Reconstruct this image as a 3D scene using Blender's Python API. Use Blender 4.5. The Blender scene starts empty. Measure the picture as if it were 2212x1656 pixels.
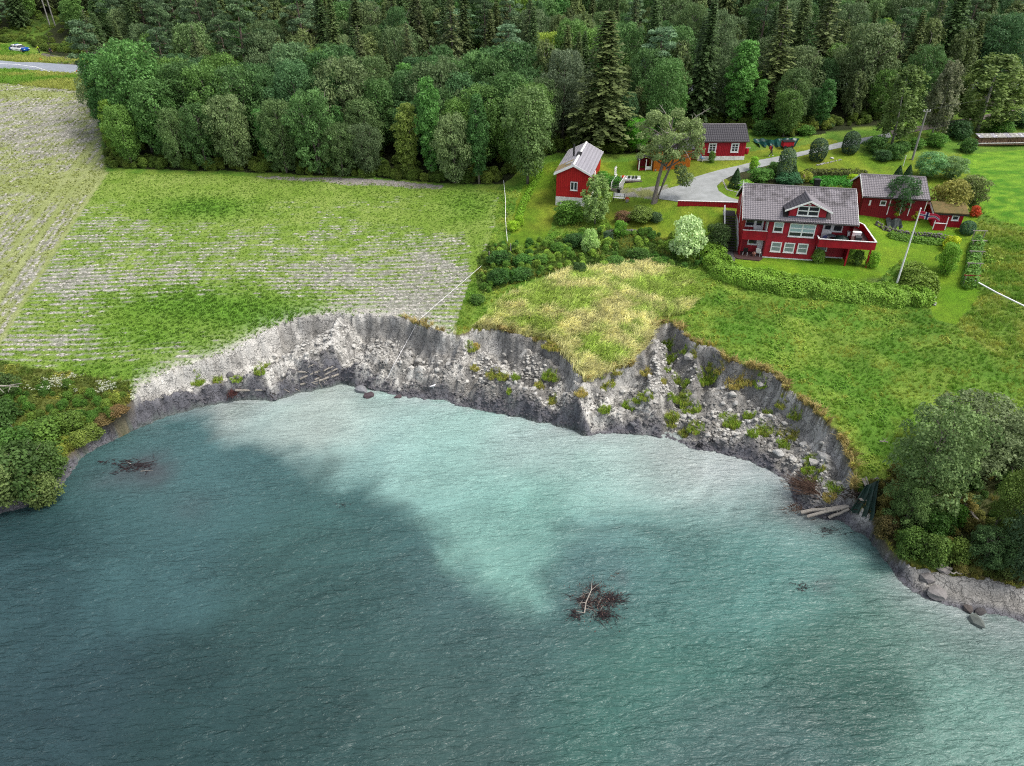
import bpy, math, random
import numpy as np
from mathutils import Vector, Matrix
random.seed(7); R = np.random.RandomState(7)
sc = bpy.context.scene
col = sc.collection
rad = math.radians
# ------------------------------------------------------------------ camera, sky, sun, exposure
CAMH, PITCH, FOC = 40.0, 32.5, 1512.0          # metres, degrees down, focal length on a 2212-wide frame
cam = bpy.data.objects.new('camera', bpy.data.cameras.new('camera')); col.objects.link(cam)
cam.location = (0, 0, CAMH); cam.rotation_euler = (rad(90 - PITCH), 0, 0)
cam.data.sensor_width = 36; cam.data.lens = 36 * FOC / 2212; cam.data.clip_start = 1; cam.data.clip_end = 4000
sc.camera = cam
w = bpy.data.worlds.new('World'); sc.world = w; w.use_nodes = True
wn = w.node_tree; bgn = wn.nodes['Background']
sky = wn.nodes.new('ShaderNodeTexSky'); sky.sky_type = 'NISHITA'; sky.sun_disc = False
SUN_EL, SUN_AZ = 60, 105                         # azimuth clockwise from +Y
sky.sun_elevation = rad(SUN_EL); sky.sun_rotation = rad(SUN_AZ)
sky.air_density = 0.8; sky.dust_density = 4.0; sky.ozone_density = 0.6; sky.altitude = 100
hsv = wn.nodes.new('ShaderNodeHueSaturation'); hsv.inputs['Saturation'].default_value = .45      # thin overcast: a paler sky
wn.links.new(sky.outputs[0], hsv.inputs['Color']); wn.links.new(hsv.outputs[0], bgn.inputs[0]); bgn.inputs[1].default_value = 0.15
sl = bpy.data.lights.new('sun', 'SUN'); sl.energy = 1.25; sl.angle = rad(18); sl.color = (1.0, 0.95, 0.87)
so = bpy.data.objects.new('sun', sl); col.objects.link(so)
SUNV = Vector((math.sin(rad(SUN_AZ)) * math.cos(rad(SUN_EL)), math.cos(rad(SUN_AZ)) * math.cos(rad(SUN_EL)), math.sin(rad(SUN_EL))))
so.rotation_euler = (-SUNV).to_track_quat('-Z', 'Y').to_euler(); so.location = (60, 60, 90)
sc.view_settings.view_transform = 'Standard'; sc.view_settings.look = 'None'
sc.view_settings.exposure = 1.08; sc.view_settings.gamma = 1; sc.view_settings.use_curve_mapping = False
sc.cycles.use_denoising = False; sc.cycles.filter_width = 1.15
sc.cycles.max_bounces = 5; sc.cycles.diffuse_bounces = 3; sc.cycles.glossy_bounces = 2
sc.cycles.transmission_bounces = 3; sc.cycles.transparent_max_bounces = 4
# ------------------------------------------------------------------ projection between frame and place
ct, st = math.cos(rad(PITCH)), math.sin(rad(PITCH))
def rayd(vx, vy):
    a, b = (vx - 1106) / FOC, -(vy - 828) / FOC
    return a, ct + b * st, -st + b * ct
def W(vx, vy, z):
    dx, dy, dz = rayd(vx, vy); t = (z - CAMH) / dz
    return dx * t, dy * t
def proj(x, y, z):
    zz = z - CAMH
    dep = np.maximum(y * ct - zz * st, 1.0); up = y * st + zz * ct
    return 1106 + FOC * x / dep, 828 - FOC * up / dep
def depth(x, y, z): return y * ct - (z - CAMH) * st
# ------------------------------------------------------------------ noise
def h2(i, j, s=0):
    n = (i.astype(np.int64) * 374761393 + j.astype(np.int64) * 668265263 + s * 982451653) & 0x7fffffff
    n = ((n ^ (n >> 13)) * 1274126177) & 0x7fffffff
    return ((n ^ (n >> 16)) & 0xffff) / 65535.0
def vn(x, y, s=0):
    i, j = np.floor(x), np.floor(y); u, v = x - i, y - j
    u = u * u * (3 - 2 * u); v = v * v * (3 - 2 * v)
    return (h2(i, j, s) * (1 - u) + h2(i + 1, j, s) * u) * (1 - v) + (h2(i, j + 1, s) * (1 - u) + h2(i + 1, j + 1, s) * u) * v
def fbm(x, y, o=4, s=0):
    r = 0; a = .5
    for k in range(o):
        r = r + a * vn(x * 2 ** k + 17.3 * k, y * 2 ** k + 9.1 * k, s + k); a *= .5
    return r / (1 - .5 ** o)
def worley(x, y, s=0):
    i, j = np.floor(x), np.floor(y); d1 = np.full(x.shape, 9.); d2 = np.full(x.shape, 9.); cid = np.zeros(x.shape)
    for a in (-1, 0, 1):
        for b in (-1, 0, 1):
            px, py = i + a + h2(i + a, j + b, s), j + b + h2(i + a, j + b, s + 5)
            d = (px - x) ** 2 + (py - y) ** 2
            m = d < d1
            d2 = np.where(m, d1, np.minimum(d2, d)); cid = np.where(m, h2(i + a, j + b, s + 9), cid); d1 = np.where(m, d, d1)
    return np.sqrt(d1), np.sqrt(d2), cid
def ss(a, b, x):
    t = np.clip((x - a) / (b - a), 0, 1); return t * t * (3 - 2 * t)
def inside(poly, x, y):
    r = np.zeros(x.shape, bool); n = len(poly)
    for k in range(n):
        (x0, y0), (x1, y1) = poly[k], poly[(k + 1) % n]
        if y0 == y1: continue
        r ^= ((y0 > y) != (y1 > y)) & (x < (x1 - x0) * (y - y0) / (y1 - y0) + x0)
    return r
def pdist(pl, x, y, vals=None, closed=False):
    d = np.full(x.shape, 1e9); val = np.zeros(x.shape); n = len(pl)
    for k in range(n if closed else n - 1):
        (x0, y0), (x1, y1) = pl[k], pl[(k + 1) % n]; ex, ey = x1 - x0, y1 - y0
        t = np.clip(((x - x0) * ex + (y - y0) * ey) / (ex * ex + ey * ey + 1e-9), 0, 1)
        dd = (x - x0 - t * ex) ** 2 + (y - y0 - t * ey) ** 2
        m = dd < d; d = np.where(m, dd, d)
        if vals is not None: val = np.where(m, vals[k] * (1 - t) + vals[(k + 1) % n] * t, val)
    d = np.sqrt(d)
    return (d, val) if vals is not None else d
# ------------------------------------------------------------------ the lie of the land
CRESTV = [(-200,1115,.7),(0,1082,.7),(60,1065,.7),(150,985,1.0),(210,925,1.6),(262,895,2.4),(280,868,3.0),(300,838,3.6),(340,810,3.8),(400,790,4.0),(450,772,4.3),
 (520,745,4.6),(600,702,5.0),(645,686,5.2),(700,678,5.3),(800,676,5.5),(870,686,5.5),(900,698,5.4),(960,718,5.2),(990,722,5.2),(1020,710,5.2),(1080,709,5.2),(1120,722,5.2),
 (1180,737,5.1),(1215,760,4.8),(1235,785,4.3),(1262,824,3.7),(1310,806,4.0),(1370,782,4.6),(1395,750,5.2),(1412,706,5.8),(1440,696,5.9),(1470,706,5.9),(1490,738,5.8),(1540,752,5.7),
 (1570,778,5.6),(1640,795,5.4),(1680,812,5.2),(1700,840,4.9),(1760,885,4.6),(1790,915,4.4),(1825,952,4.0),(1840,1000,3.3),(1842,1050,2.6),(1862,1085,2.2),(1885,1120,1.6),
 (1930,1190,1.2),(1980,1228,1.1),(2050,1240,1.1),(2212,1265,1.1),(2400,1290,1.1)]
SHOREV = [(-200,1140),(0,1108),(60,1095),(130,1050),(160,1008),(185,983),(250,948),(330,912),(400,890),(480,868),(540,862),(590,866),(650,848),(690,842),(740,830),(780,838),(850,852),(950,864),
 (1010,878),(1060,890),(1130,905),(1190,917),(1240,930),(1265,946),(1300,938),(1360,936),(1440,946),(1490,968),(1530,975),(1600,992),(1660,1012),(1705,1045),(1715,1080),(1750,1115),(1810,1125),
 (1850,1150),(1880,1165),(1910,1205),(1950,1260),(1985,1285),(2060,1318),(2130,1330),(2212,1345),(2400,1372)]
CREST = [(-120, 43.)] + [W(*p) for p in CRESTV] + [(130., 24.)]
CRESTZ = [.6] + [p[2] for p in CRESTV] + [1.]
SHORE = [(-120, 41.)] + [W(x, y, 0) for x, y in SHOREV] + [(130., 19.)]
LANDP = CREST + [(600, 24), (600, 1200), (-600, 1200), (-600, 43)]
SHP = SHORE + [(600, 19), (600, 1200), (-600, 1200), (-600, 41)]
CTRL = [(0,790,3.4),(120,800,3.3),(0,600,5.8),(0,450,8.2),(0,300,11.5),(0,210,14.2),(0,140,15.8),(130,148,15.8),(250,157,15.8),(40,105,17),(225,210,13.8),(225,290,11.4),
 (240,370,9.6),(240,500,7.4),(400,600,6.0),(600,380,9.4),(600,500,7.5),(700,620,6.0),(850,600,6.2),(1000,405,9.2),(1000,500,7.8),(1090,420,9.2),(1050,600,6.6),(1000,690,5.4),
 (1150,520,8.0),(1150,400,9.7),(1230,438,9.5),(1260,620,6.8),(1400,600,7.2),(1300,560,7.4),(1280,480,8.6),(1300,700,5.7),(1250,760,4.7),(1330,760,4.8),(1665,558,8.5),(1760,566,8.5),(1595,548,8.6),(1840,585,8.2),
 (1500,560,8.0),(1700,635,7.3),(1850,650,6.9),(1950,640,7.0),(1700,720,6.2),(1850,800,5.2),(1470,500,9.2),(1400,440,10.6),(1500,440,11.2),(1595,440,11.3),(1520,390,11.8),(1500,350,12.5),(1430,372,11.6),(1606,340,12.8),
 (1350,390,11.0),(1320,420,10.0),(1330,500,8.9),(1700,335,13.2),(1650,380,11.9),(1800,300,14.2),(1800,370,12.4),(1870,460,10.9),(2000,463,10.9),(2020,490,10.3),(2090,500,10.0),(1960,500,9.7),(1900,530,9.2),(2000,560,8.8),
 (1970,350,13.2),(2000,275,15.2),(2212,236,16.2),(2150,320,13.6),(2212,400,12.4),(2212,480,11.0),(2100,600,8.4),(2212,650,8.2),(2050,750,6.4),(2212,850,5.0),(1950,850,4.9),(2212,1000,3.4),
 (1960,1000,3.0),(2080,1100,2.2),(2212,1150,1.9),(1200,188,16.3),(1600,188,16.5),(2100,188,17.2),(700,180,15.8),(600,280,12),(1000,300,12),(1250,340,12.2),(1330,330,12.6),(1520,260,14.0),(1750,250,15.2)]
for p in CRESTV[1:-1:2]: CTRL.append(p)
cp = np.array([W(*p) + (p[2],) for p in CTRL])
EX = [(-110,60,4),(-110,110,9),(-110,170,16),(-60,45,1),(110,60,5),(110,100,11),(110,140,17),(110,175,22),(60,175,21),(0,175,20.5),(-60,178,18.5),(-125,195,18.2),(-105,200,19),(0,204,24),(110,204,26),(-60,204,22),(60,36,.8),(110,40,1.5)]
cp = np.vstack([cp, np.array(EX)])
def U(r2): return r2 * np.log(r2 + 1e-6) * .5
n = len(cp); A = np.zeros((n + 3, n + 3))
A[:n, :n] = U((cp[:, None, 0] - cp[None, :, 0]) ** 2 + (cp[:, None, 1] - cp[None, :, 1]) ** 2) + np.eye(n) * 3.0
A[:n, n] = 1; A[:n, n + 1:] = cp[:, :2]; A[n, :n] = 1; A[n + 1:, :n] = cp[:, :2].T
tps = np.linalg.solve(A, np.concatenate([cp[:, 2], np.zeros(3)]))
_gx, _gy = np.arange(-112, 112.1, 1.0), np.arange(22, 204.1, 1.0)
_GX, _GY = np.meshgrid(_gx, _gy)
_L = tps[n] + tps[n + 1] * _GX + tps[n + 2] * _GY
for k in range(n): _L = _L + tps[k] * U((_GX - cp[k, 0]) ** 2 + (_GY - cp[k, 1]) ** 2)
_L = np.clip(_L, .4, 26)
def land(x, y):
    fx = np.clip(x + 112, 0, 223.99); fy = np.clip(y - 22, 0, 181.99)
    i, j = fx.astype(int), fy.astype(int); u, v = fx - i, fy - j
    u2, v2 = u * u * (3 - 2 * u) * .5 + u * .5, v * v * (3 - 2 * v) * .5 + v * .5
    z = (_L[j, i] * (1 - u2) + _L[j, i + 1] * u2) * (1 - v2) + (_L[j + 1, i] * (1 - u2) + _L[j + 1, i + 1] * u2) * v2
    y0 = 168 + 26 * (1 - ss(-98, -72, x)); return z + np.maximum(y - y0, 0) * .34 * ss(y0 - 3, y0 + 32, y) + np.maximum(np.abs(x) - 112, 0) * .05
def Wl(pts): return [W(*p) for p in pts], [p[2] for p in pts]
RIDGES = [([(300,866,2.5),(400,842,2.3),(480,826,2.3),(560,800,2.9),(640,765,3.4),(720,712,4.4)], 1.15),
 ([(690,800,2.3),(780,790,2.1),(870,790,2.3),(940,800,2.4),(1010,795,2.6),(1055,765,3.3)], 1.25),
 ([(1262,826,3.7),(1248,862,3.2),(1252,900,2.3),(1264,930,1.2)], 1.35), ([(1408,730,5.3),(1416,800,4.2),(1400,860,3.0),(1375,905,1.5)], 1.1),
 ([(1262,826,3.6),(1310,842,2.7),(1345,815,3.0)], 1.2), ([(1070,795,3.4),(1120,828,2.9),(1165,865,2.0),(1180,890,1.2)], 1.0),
 ([(1560,835,3.0),(1640,845,3.0),(1690,860,2.9)], 1.1), ([(1492,745,5.0),(1505,790,4.0),(1500,830,3.0)], 1.1), ([(1000,720,5.0),(985,760,3.9),(960,800,2.6)], 1.3), ([(735,690,5.1),(700,740,4.2),(640,790,3.0),(600,825,1.8)], 1.3),
 ([(1130,760,3.9),(1180,775,3.6),(1225,800,3.2)], 1.2), ([(1790,940,3.2),(1815,985,2.4)], 1.2)]
RID = [(Wl(a), s) for a, s in RIDGES]
# pads: flat places under houses  (cx, cy, yaw deg, x0, x1, y0, y1, z, falloff)
HO, HYAW = (26.54, 77.28, 8.5), -10.2
PADS = [(HO[0], HO[1], HYAW, -1.0, 15.0, -2.2, 1.6, 8.48, 1.6)]
def scarp(x, y):
    """land mask, distance to crest, distance to shore, land-or-scarp mask (with ragged edges)"""
    wx = x + (fbm(x * .9, y * .9, 3, 11) - .5) * .9; wy = y + (fbm(x * .9, y * .9, 3, 31) - .5) * .9
    return inside(LANDP, wx, wy), pdist(CREST, wx, wy, CRESTZ), pdist(SHORE, wx, wy), inside(SHP, wx, wy)
def H(x, y):
    x = np.atleast_1d(np.asarray(x, float)); y = np.atleast_1d(np.asarray(y, float))
    z = land(x, y)
    for cx, cy, yaw, x0, x1, y0, y1, pz, fo in PADS:
        c, s = math.cos(rad(yaw)), math.sin(rad(yaw)); lx = (x - cx) * c + (y - cy) * s; ly = -(x - cx) * s + (y - cy) * c
        d = np.hypot(np.maximum(np.maximum(x0 - lx, lx - x1), 0), np.maximum(np.maximum(y0 - ly, ly - y1), 0))
        k = 1 - ss(0, fo, d); z = z * (1 - k) + pz * k
    m = y < 84
    if m.any():
        X, Y, Z = x[m], y[m], z[m]
        inl, (dc, cz), ds, insh = scarp(X, Y)
        cl = np.where(inl, dc, 0)
        Z = np.where(inl, Z * ss(-1, 2.5, cl) + np.minimum(Z, cz + .35) * (1 - ss(-1, 2.5, cl)) - .25 * np.exp(-cl / .35), Z)
        t = dc / (dc + ds + 1e-6) + (fbm(X * .5, Y * .5, 3, 41) - .5) * .14
        big = ss(1.2, 3.2, cz)
        p = np.interp(t, [0, .04, .12, .32, .52, .74, .87, 1.0], [1, .70, .43, .37, .35, .30, .12, 0])
        lobes = (fbm(X * .28 + 7, Y * .28, 3, 47) - .5) * 2.6 * ss(0, 1.6, dc) * ss(0, 1.4, ds) * big
        p2 = np.interp(t, [0, .3, 1.0], [1, .6, 0])
        Sc = np.minimum(Z, cz) * (p * big + p2 * (1 - big)) + lobes
        for (pl, zr), sl_ in RID:
            d, zv = pdist(pl, X + (fbm(X * .8, Y * .8, 3, 51) - .5) * 1.3, Y + (fbm(X * .8, Y * .8, 3, 61) - .5) * 1.3, zr)
            e = np.hypot(X - pl[-1][0], Y - pl[-1][1]) * 0
            Sc = np.where(inl, Sc, np.maximum(Sc, zv - d * sl_ - e + (fbm(X * 1.5, Y * 1.5, 3, 71) - .5) * .5))
        edge = ss(0, 1.0, dc) * ss(0, .9, ds)
        w1, w2, wc = worley(X * .85, Y * .85, 3); v1, v2, vc = worley(X * 2.3, Y * 2.3, 8)
        rough = (wc - .4) * .75 * ss(0, .16, w2 - w1) + (vc - .4) * .38 * ss(0, .2, v2 - v1) + (fbm(X * 1.2, Y * 1.2, 4, 81) - .5) * .8
        Sc = Sc + rough * edge * np.clip(big + .15, 0, 1) * 1.0
        flut = (fbm(X * 2.2, Y * 2.2, 3, 91) - .5) * .3 * (1 - edge) * ss(0, .25, dc)
        Sc = Sc + flut * big
        lip = ss(0.0, .55, ds + (fbm(X * 1.6, Y * 1.6, 3, 95) - .5) * .5)                       # small broken step at the waterline
        Sc = Sc * (.18 + .82 * lip) + .03
        Z = np.where(inl, Z, Sc)
        Z = np.where(insh, Z, np.minimum(-.02 - ds * .18 + (fbm(X, Y, 3, 5) - .5) * .1, .25))
        z[m] = Z
    return z
def H1(x, y): return float(H(x, y)[0])
_ts = np.concatenate([np.arange(28, 90, .12), np.arange(90, 320, .5)])
def g(vx, vy, raw=False):
    """the ground point seen at frame position (vx, vy)"""
    dx, dy, dz = rayd(vx, vy); t = _ts / dy
    X, Y, Z = dx * t, dy * t, CAMH + dz * t
    hh = H(X, Y); hit = np.nonzero(Z < np.maximum(hh, 0))[0]
    k = hit[0] if len(hit) else len(t) - 1
    return Vector((X[k], Y[k], max(hh[k], 0)))
# ------------------------------------------------------------------ colour helpers
def lin(c):
    c = np.asarray(c, float) / 255.; return np.where(c <= .04045, c / 12.92, ((c + .055) / 1.055) ** 2.4)
def P(r, g_, b, k=.62): return lin((r, g_, b)) * k * .86
# ------------------------------------------------------------------ object helpers
def tag(o, label=None, cat=None, group=None, kind=None):
    if label: o['label'] = label
    if cat: o['category'] = cat
    if group: o['group'] = group
    if kind: o['kind'] = kind
    return o
def link(o, parent=None):
    col.objects.link(o)
    if parent is not None: o.parent = parent
    return o
def empty(name, loc, yaw=0, label=None, cat=None, group=None):
    o = bpy.data.objects.new(name, None); o.empty_display_size = .3; link(o); o.location = loc; o.rotation_euler = (0, 0, rad(yaw))
    return tag(o, label, cat, group)
class MB:
    def __init__(s): s.v = []; s.f = []
    def add(s, vs, fs):
        n = len(s.v); s.v += [tuple(p) for p in vs]; s.f += [tuple(i + n for i in f) for f in fs]; return s
    def box(s, x0, x1, y0, y1, z0, z1):
        return s.add([(x0,y0,z0),(x1,y0,z0),(x1,y1,z0),(x0,y1,z0),(x0,y0,z1),(x1,y0,z1),(x1,y1,z1),(x0,y1,z1)],
                     [(0,3,2,1),(4,5,6,7),(0,1,5,4),(1,2,6,5),(2,3,7,6),(3,0,4,7)])
    def bar(s, a, b, r, n=4, r2=None, up=(0, 0, 1)):
        return s.tube([a, b], [r, r if r2 is None else r2], n)
    def tube(s, pts, rs, n=6):
        pts = [Vector(p) for p in pts]; vs = []; fs = []
        for i, p in enumerate(pts):
            d = (pts[min(i + 1, len(pts) - 1)] - pts[max(i - 1, 0)]).normalized()
            a = d.orthogonal().normalized() if abs(d.z) > .95 else d.cross(Vector((0, 0, 1))).normalized(); b = d.cross(a)
            for k in range(n):
                t = 2 * math.pi * (k + .5) / n; vs.append(p + (a * math.cos(t) + b * math.sin(t)) * rs[i])
        for i in range(len(pts) - 1):
            for k in range(n):
                k2 = (k + 1) % n; fs.append((i * n + k, i * n + k2, (i + 1) * n + k2, (i + 1) * n + k))
        fs.append(tuple(range(n))[::-1]); fs.append(tuple((len(pts) - 1) * n + k for k in range(n)))
        return s.add(vs, fs)
    def prism(s, poly, axis, a, b):
        """poly in the two other axes, extruded along axis from a to b"""
        n = len(poly)
        def pt(q, c): return {'x': (c, q[0], q[1]), 'y': (q[0], c, q[1]), 'z': (q[0], q[1], c)}[axis]
        return s.add([pt(q, a) for q in poly] + [pt(q, b) for q in poly],
                     [tuple(range(n)), tuple(range(2 * n - 1, n - 1, -1))] + [(i, (i + 1) % n, n + (i + 1) % n, n + i) for i in range(n)])
    def mesh(s, name, m=None, smooth=False):
        me = bpy.data.meshes.new(name); me.from_pydata(s.v, [], s.f); me.update()
        if m: me.materials.append(m)
        if smooth: me.polygons.foreach_set('use_smooth', [True] * len(me.polygons))
        return me
    def build(s, name, m, parent=None, loc=(0, 0, 0), rot=(0, 0, 0), smooth=False):
        return piece(name, s.mesh(name, m, smooth), parent, loc, rot)
def piece(name, me, parent=None, loc=(0, 0, 0), rot=(0, 0, 0), scale=(1, 1, 1)):
    o = bpy.data.objects.new(name, me); link(o, parent); o.location = loc; o.rotation_euler = rot; o.scale = scale; return o
def npmesh(name, V, F, mats, attrs=None, smooth=False, colattr=None):
    """V (n,3), F (m,k) constant k"""
    me = bpy.data.meshes.new(name); k = F.shape[1]
    me.vertices.add(len(V)); me.vertices.foreach_set('co', np.ascontiguousarray(V, np.float32).ravel())
    me.loops.add(F.size); me.loops.foreach_set('vertex_index', np.ascontiguousarray(F, np.int32).ravel())
    me.polygons.add(len(F)); me.polygons.foreach_set('loop_start', np.arange(len(F), dtype=np.int32) * k)
    try: me.polygons.foreach_set('loop_total', np.full(len(F), k, np.int32))
    except Exception: pass
    if smooth: me.polygons.foreach_set('use_smooth', np.ones(len(F), bool))
    me.update(calc_edges=True)
    for nm, a in (attrs or {}).items():
        at = me.attributes.new(nm, 'FLOAT', 'POINT'); at.data.foreach_set('value', np.ascontiguousarray(a, np.float32))
    if colattr is not None:
        at = me.attributes.new('col', 'FLOAT_COLOR', 'POINT')
        at.data.foreach_set('color', np.ascontiguousarray(np.hstack([colattr, np.ones((len(V), 1))]), np.float32).ravel())
    for m in (mats if isinstance(mats, (list, tuple)) else [mats]):
        if m: me.materials.append(m)
    return me
# ------------------------------------------------------------------ materials
class N:
    def __init__(s, name):
        s.m = bpy.data.materials.new(name); s.m.use_nodes = True; s.t = s.m.node_tree; s.b = s.t.nodes['Principled BSDF']; s.out = s.t.nodes['Material Output']
    def n(s, typ, **kw):
        o = s.t.nodes.new('ShaderNode' + typ)
        for k, v in kw.items():
            if k[0] == 'i':
                o.inputs[int(k[1:])].default_value = v
            else: setattr(o, k, v)
        return o
    def l(s, a, b): s.t.links.new(a, b)
    def mix(s, f, a, b, blend='MIX'):
        o = s.t.nodes.new('ShaderNodeMix'); o.data_type = 'RGBA'; o.blend_type = blend
        for sock, v in ((o.inputs[0], f), (o.inputs[6], a), (o.inputs[7], b)):
            if hasattr(v, 'is_linked') or hasattr(v, 'links'): s.l(v, sock)
            else: sock.default_value = v if not isinstance(v, tuple) or len(v) == 4 else (*v, 1)
        return o.outputs[2]
    def noise(s, scale, detail=4, rough=.55, vec=None, stretch=None):
        tc = s.n('TexCoord'); src = tc.outputs['Object']
        if stretch:
            mp = s.n('Mapping'); mp.inputs['Scale'].default_value = stretch; s.l(src, mp.inputs[0]); src = mp.outputs[0]
        o = s.n('TexNoise'); o.inputs['Scale'].default_value = scale; o.inputs['Detail'].default_value = detail; o.inputs['Roughness'].default_value = rough
        s.l(vec or src, o.inputs['Vector']); return o.outputs[0]
    def ramp(s, f, a, b):
        o = s.n('MapRange'); o.inputs[1].default_value = a; o.inputs[2].default_value = b; s.l(f, o.inputs[0]); return o.outputs[0]
    def bump(s, h, strength=.5, dist=.05, nrm=None):
        o = s.n('Bump'); o.inputs['Strength'].default_value = strength; o.inputs['Distance'].default_value = dist; s.l(h, o.inputs['Height'])
        if nrm: s.l(nrm, o.inputs['Normal'])
        s.l(o.outputs[0], s.b.inputs['Normal']); return o.outputs[0]
MATS = {}
def mat(name, c, c2=None, scale=3., rough=.75, bump=0., bdist=.02, lo=.35, hi=.65, stretch=None, metal=0., spec=.3):
    if name in MATS: return MATS[name]
    k = N(name); k.b.inputs['Roughness'].default_value = rough; k.b.inputs['Metallic'].default_value = metal
    k.b.inputs['Specular IOR Level'].default_value = spec
    c = tuple(float(q) for q in c); c2 = tuple(float(q) for q in c2) if c2 is not None else tuple(q * .72 for q in c)
    nz = k.noise(scale, 5, .6, stretch=stretch)
    k.l(k.mix(k.ramp(nz, lo, hi), c, c2), k.b.inputs['Base Color'])
    if bump: k.bump(nz, bump, bdist)
    MATS[name] = k.m; return k.m
red = mat('red_paint', P(206, 28, 50, .72), P(164, 20, 38, .66), .9, .55, .1)
red_d = mat('dark_red_paint', P(160, 24, 38, .66), P(134, 18, 30, .66), 1.5, .6)
red_barn = mat('barn_red_paint', P(222, 42, 42, .72), P(198, 30, 32, .7), 1.2, .65)
white = mat('white_paint', (.78, .78, .77), (.66, .66, .64), 1.8, .5)
white_f = mat('whitewashed_masonry', (.75, .74, .72), (.5, .49, .47), 2.5, .85, .4)
tile_m = mat('concrete_tile', P(154, 149, 154, .72), P(98, 94, 96, .62), 1.1, .75, .3)
tile_dk = mat('dark_concrete_tile', P(84, 82, 88, .6), P(58, 56, 62, .6), 2.0, .6, .3)
lead = mat('lead_flashing', P(150, 150, 165, .6), None, 3, .5)
black = mat('black_plastic', (.012, .012, .014), (.02, .02, .022), 4, .5)
darkwood = mat('dark_tarred_wood', (.022, .02, .018), (.04, .036, .032), 4, .8)
deckm = mat('stained_deck_boards', P(105, 78, 74, .6), P(82, 58, 55, .6), 5, .7, stretch=(1, 12, 1))
deckgrey = mat('weathered_deck_boards', P(120, 108, 104, .6), P(88, 78, 76, .6), 5, .7)
glassm = N('window_glass'); glassm.b.inputs['Base Color'].default_value = (.03, .035, .04, 1); glassm.b.inputs['Roughness'].default_value = .05
glass = glassm.m
curtain = mat('pale_curtain', P(160, 175, 170, .8), P(120, 135, 130, .8), 6, .8, stretch=(6, 1, .3))
blind = mat('light_roller_blind', P(186, 214, 214, .8), P(172, 200, 202, .8), 1, .7)
orange = mat('orange_stained_wood', P(224, 132, 30, .62), P(196, 104, 20, .62), 2.2, .6, stretch=(4, 4, .5))
slate = mat('grey_slate', P(190, 188, 196, .7), P(140, 138, 146, .66), 2.2, .8, .3)
slate_y = mat('lichen_slate', P(168, 140, 50, .6), P(150, 148, 140, .6), 2.5, .85, .3)
stone = mat('grey_fieldstone', P(150, 148, 140, .62), P(98, 96, 90, .62), 2.5, .9, .5, .05)
stone_w = mat('pale_stone', P(196, 194, 188, .64), P(150, 148, 142, .64), 3, .9, .5, .05)
stone_d = mat('wet_dark_stone', P(96, 92, 96, .5), P(60, 58, 62, .5), 3, .45, .5, .05)
bark_g = mat('grey_bark', P(164, 154, 144, .66), P(112, 104, 96, .62), 6, .9, .5, .03, stretch=(3, 3, .6))
bark_w = mat('white_birch_bark', P(205, 200, 190, .65), P(110, 105, 98, .65), 5, .8, lo=.5, hi=.7, stretch=(1, 1, 3))
bark_r = mat('reddish_pine_bark', P(156, 138, 122, .62), P(112, 100, 88, .62), 5, .9, .4, .03)
bark_d = mat('dark_bark', P(70, 60, 50, .6), P(48, 42, 36, .6), 5, .9)
deadw = mat('bleached_dead_wood', P(196, 190, 180, .65), P(140, 132, 120, .65), 5, .85, stretch=(5, 5, .6))
brush_m = mat('brown_twigs', P(118, 92, 76, .6), P(80, 62, 52, .6), 5, .9)
tarp_g = mat('green_tarpaulin', P(34, 92, 84, .6), P(24, 66, 62, .6), 2, .35, .4, .05)
tarp_d = mat('dark_green_tarpaulin', P(52, 82, 70, .55), P(38, 62, 54, .55), 2, .5, .4, .05)
polem = mat('grey_pole_wood', P(186, 184, 176, .62), P(150, 148, 142, .62), 3, .8, stretch=(6, 6, .6))
cablem = mat('white_cable', (.8, .8, .8), (.68, .68, .68), 3, .6)
gravel = mat('driveway_gravel', P(186, 190, 190, .62), P(158, 162, 160, .62), .9, .95, .5, .03, lo=.3, hi=.7)
gravel_b = mat('brown_gravel', P(128, 120, 112, .6), P(96, 92, 82, .6), .9, .95, .4, .03)
asphalt = mat('worn_asphalt', P(176, 184, 196, .6), P(150, 158, 170, .6), .5, .8, .2, stretch=(1, 4, 1))
firewood = mat('split_firewood', P(182, 146, 120, .62), P(128, 98, 80, .62), 9, .9, .4)
flagstone = mat('grey_flagstone', P(128, 126, 124, .62), P(96, 96, 92, .62), 2, .9, .3)
# terrain: colour attribute broken up by fine grain, cracks where bare clay shows
k = N('ground_surface'); at = k.n('Attribute', attribute_name='col'); ac = k.n('Attribute', attribute_name='clay')
fine = k.noise(7, 6, .7); mid = k.noise(1.3, 4, .6)
vo = k.n('TexVoronoi', feature='DISTANCE_TO_EDGE'); vo.inputs['Scale'].default_value = .95
tc = k.n('TexCoord'); wnz = k.n('TexNoise'); wnz.inputs['Scale'].default_value = 2.0; k.l(tc.outputs['Object'], wnz.inputs['Vector'])
va = k.n('VectorMath', operation='MULTIPLY_ADD'); va.inputs[1].default_value = (1.5, 1.5, 1.5); k.l(wnz.outputs['Color'], va.inputs[0]); k.l(tc.outputs['Object'], va.inputs[2])
k.l(va.outputs[0], vo.inputs['Vector'])
crack = k.ramp(vo.outputs['Distance'], 0.0, .05)
cm = k.n('Math', operation='MULTIPLY'); inv = k.n('Math', operation='SUBTRACT', i0=1.0); k.l(crack, inv.inputs[1]); k.l(inv.outputs[0], cm.inputs[0]); k.l(ac.outputs['Fac'], cm.inputs[1])
c1 = k.mix(k.ramp(fine, .3, .7), (.55, .55, .55), (1.38, 1.38, 1.38)); c2 = k.mix(k.ramp(mid, .3, .7), (.85, .85, .85), (1.12, 1.12, 1.12))
cc = k.mix(1.0, at.outputs['Color'], c1, 'MULTIPLY'); cc = k.mix(1.0, cc, c2, 'MULTIPLY')
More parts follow.
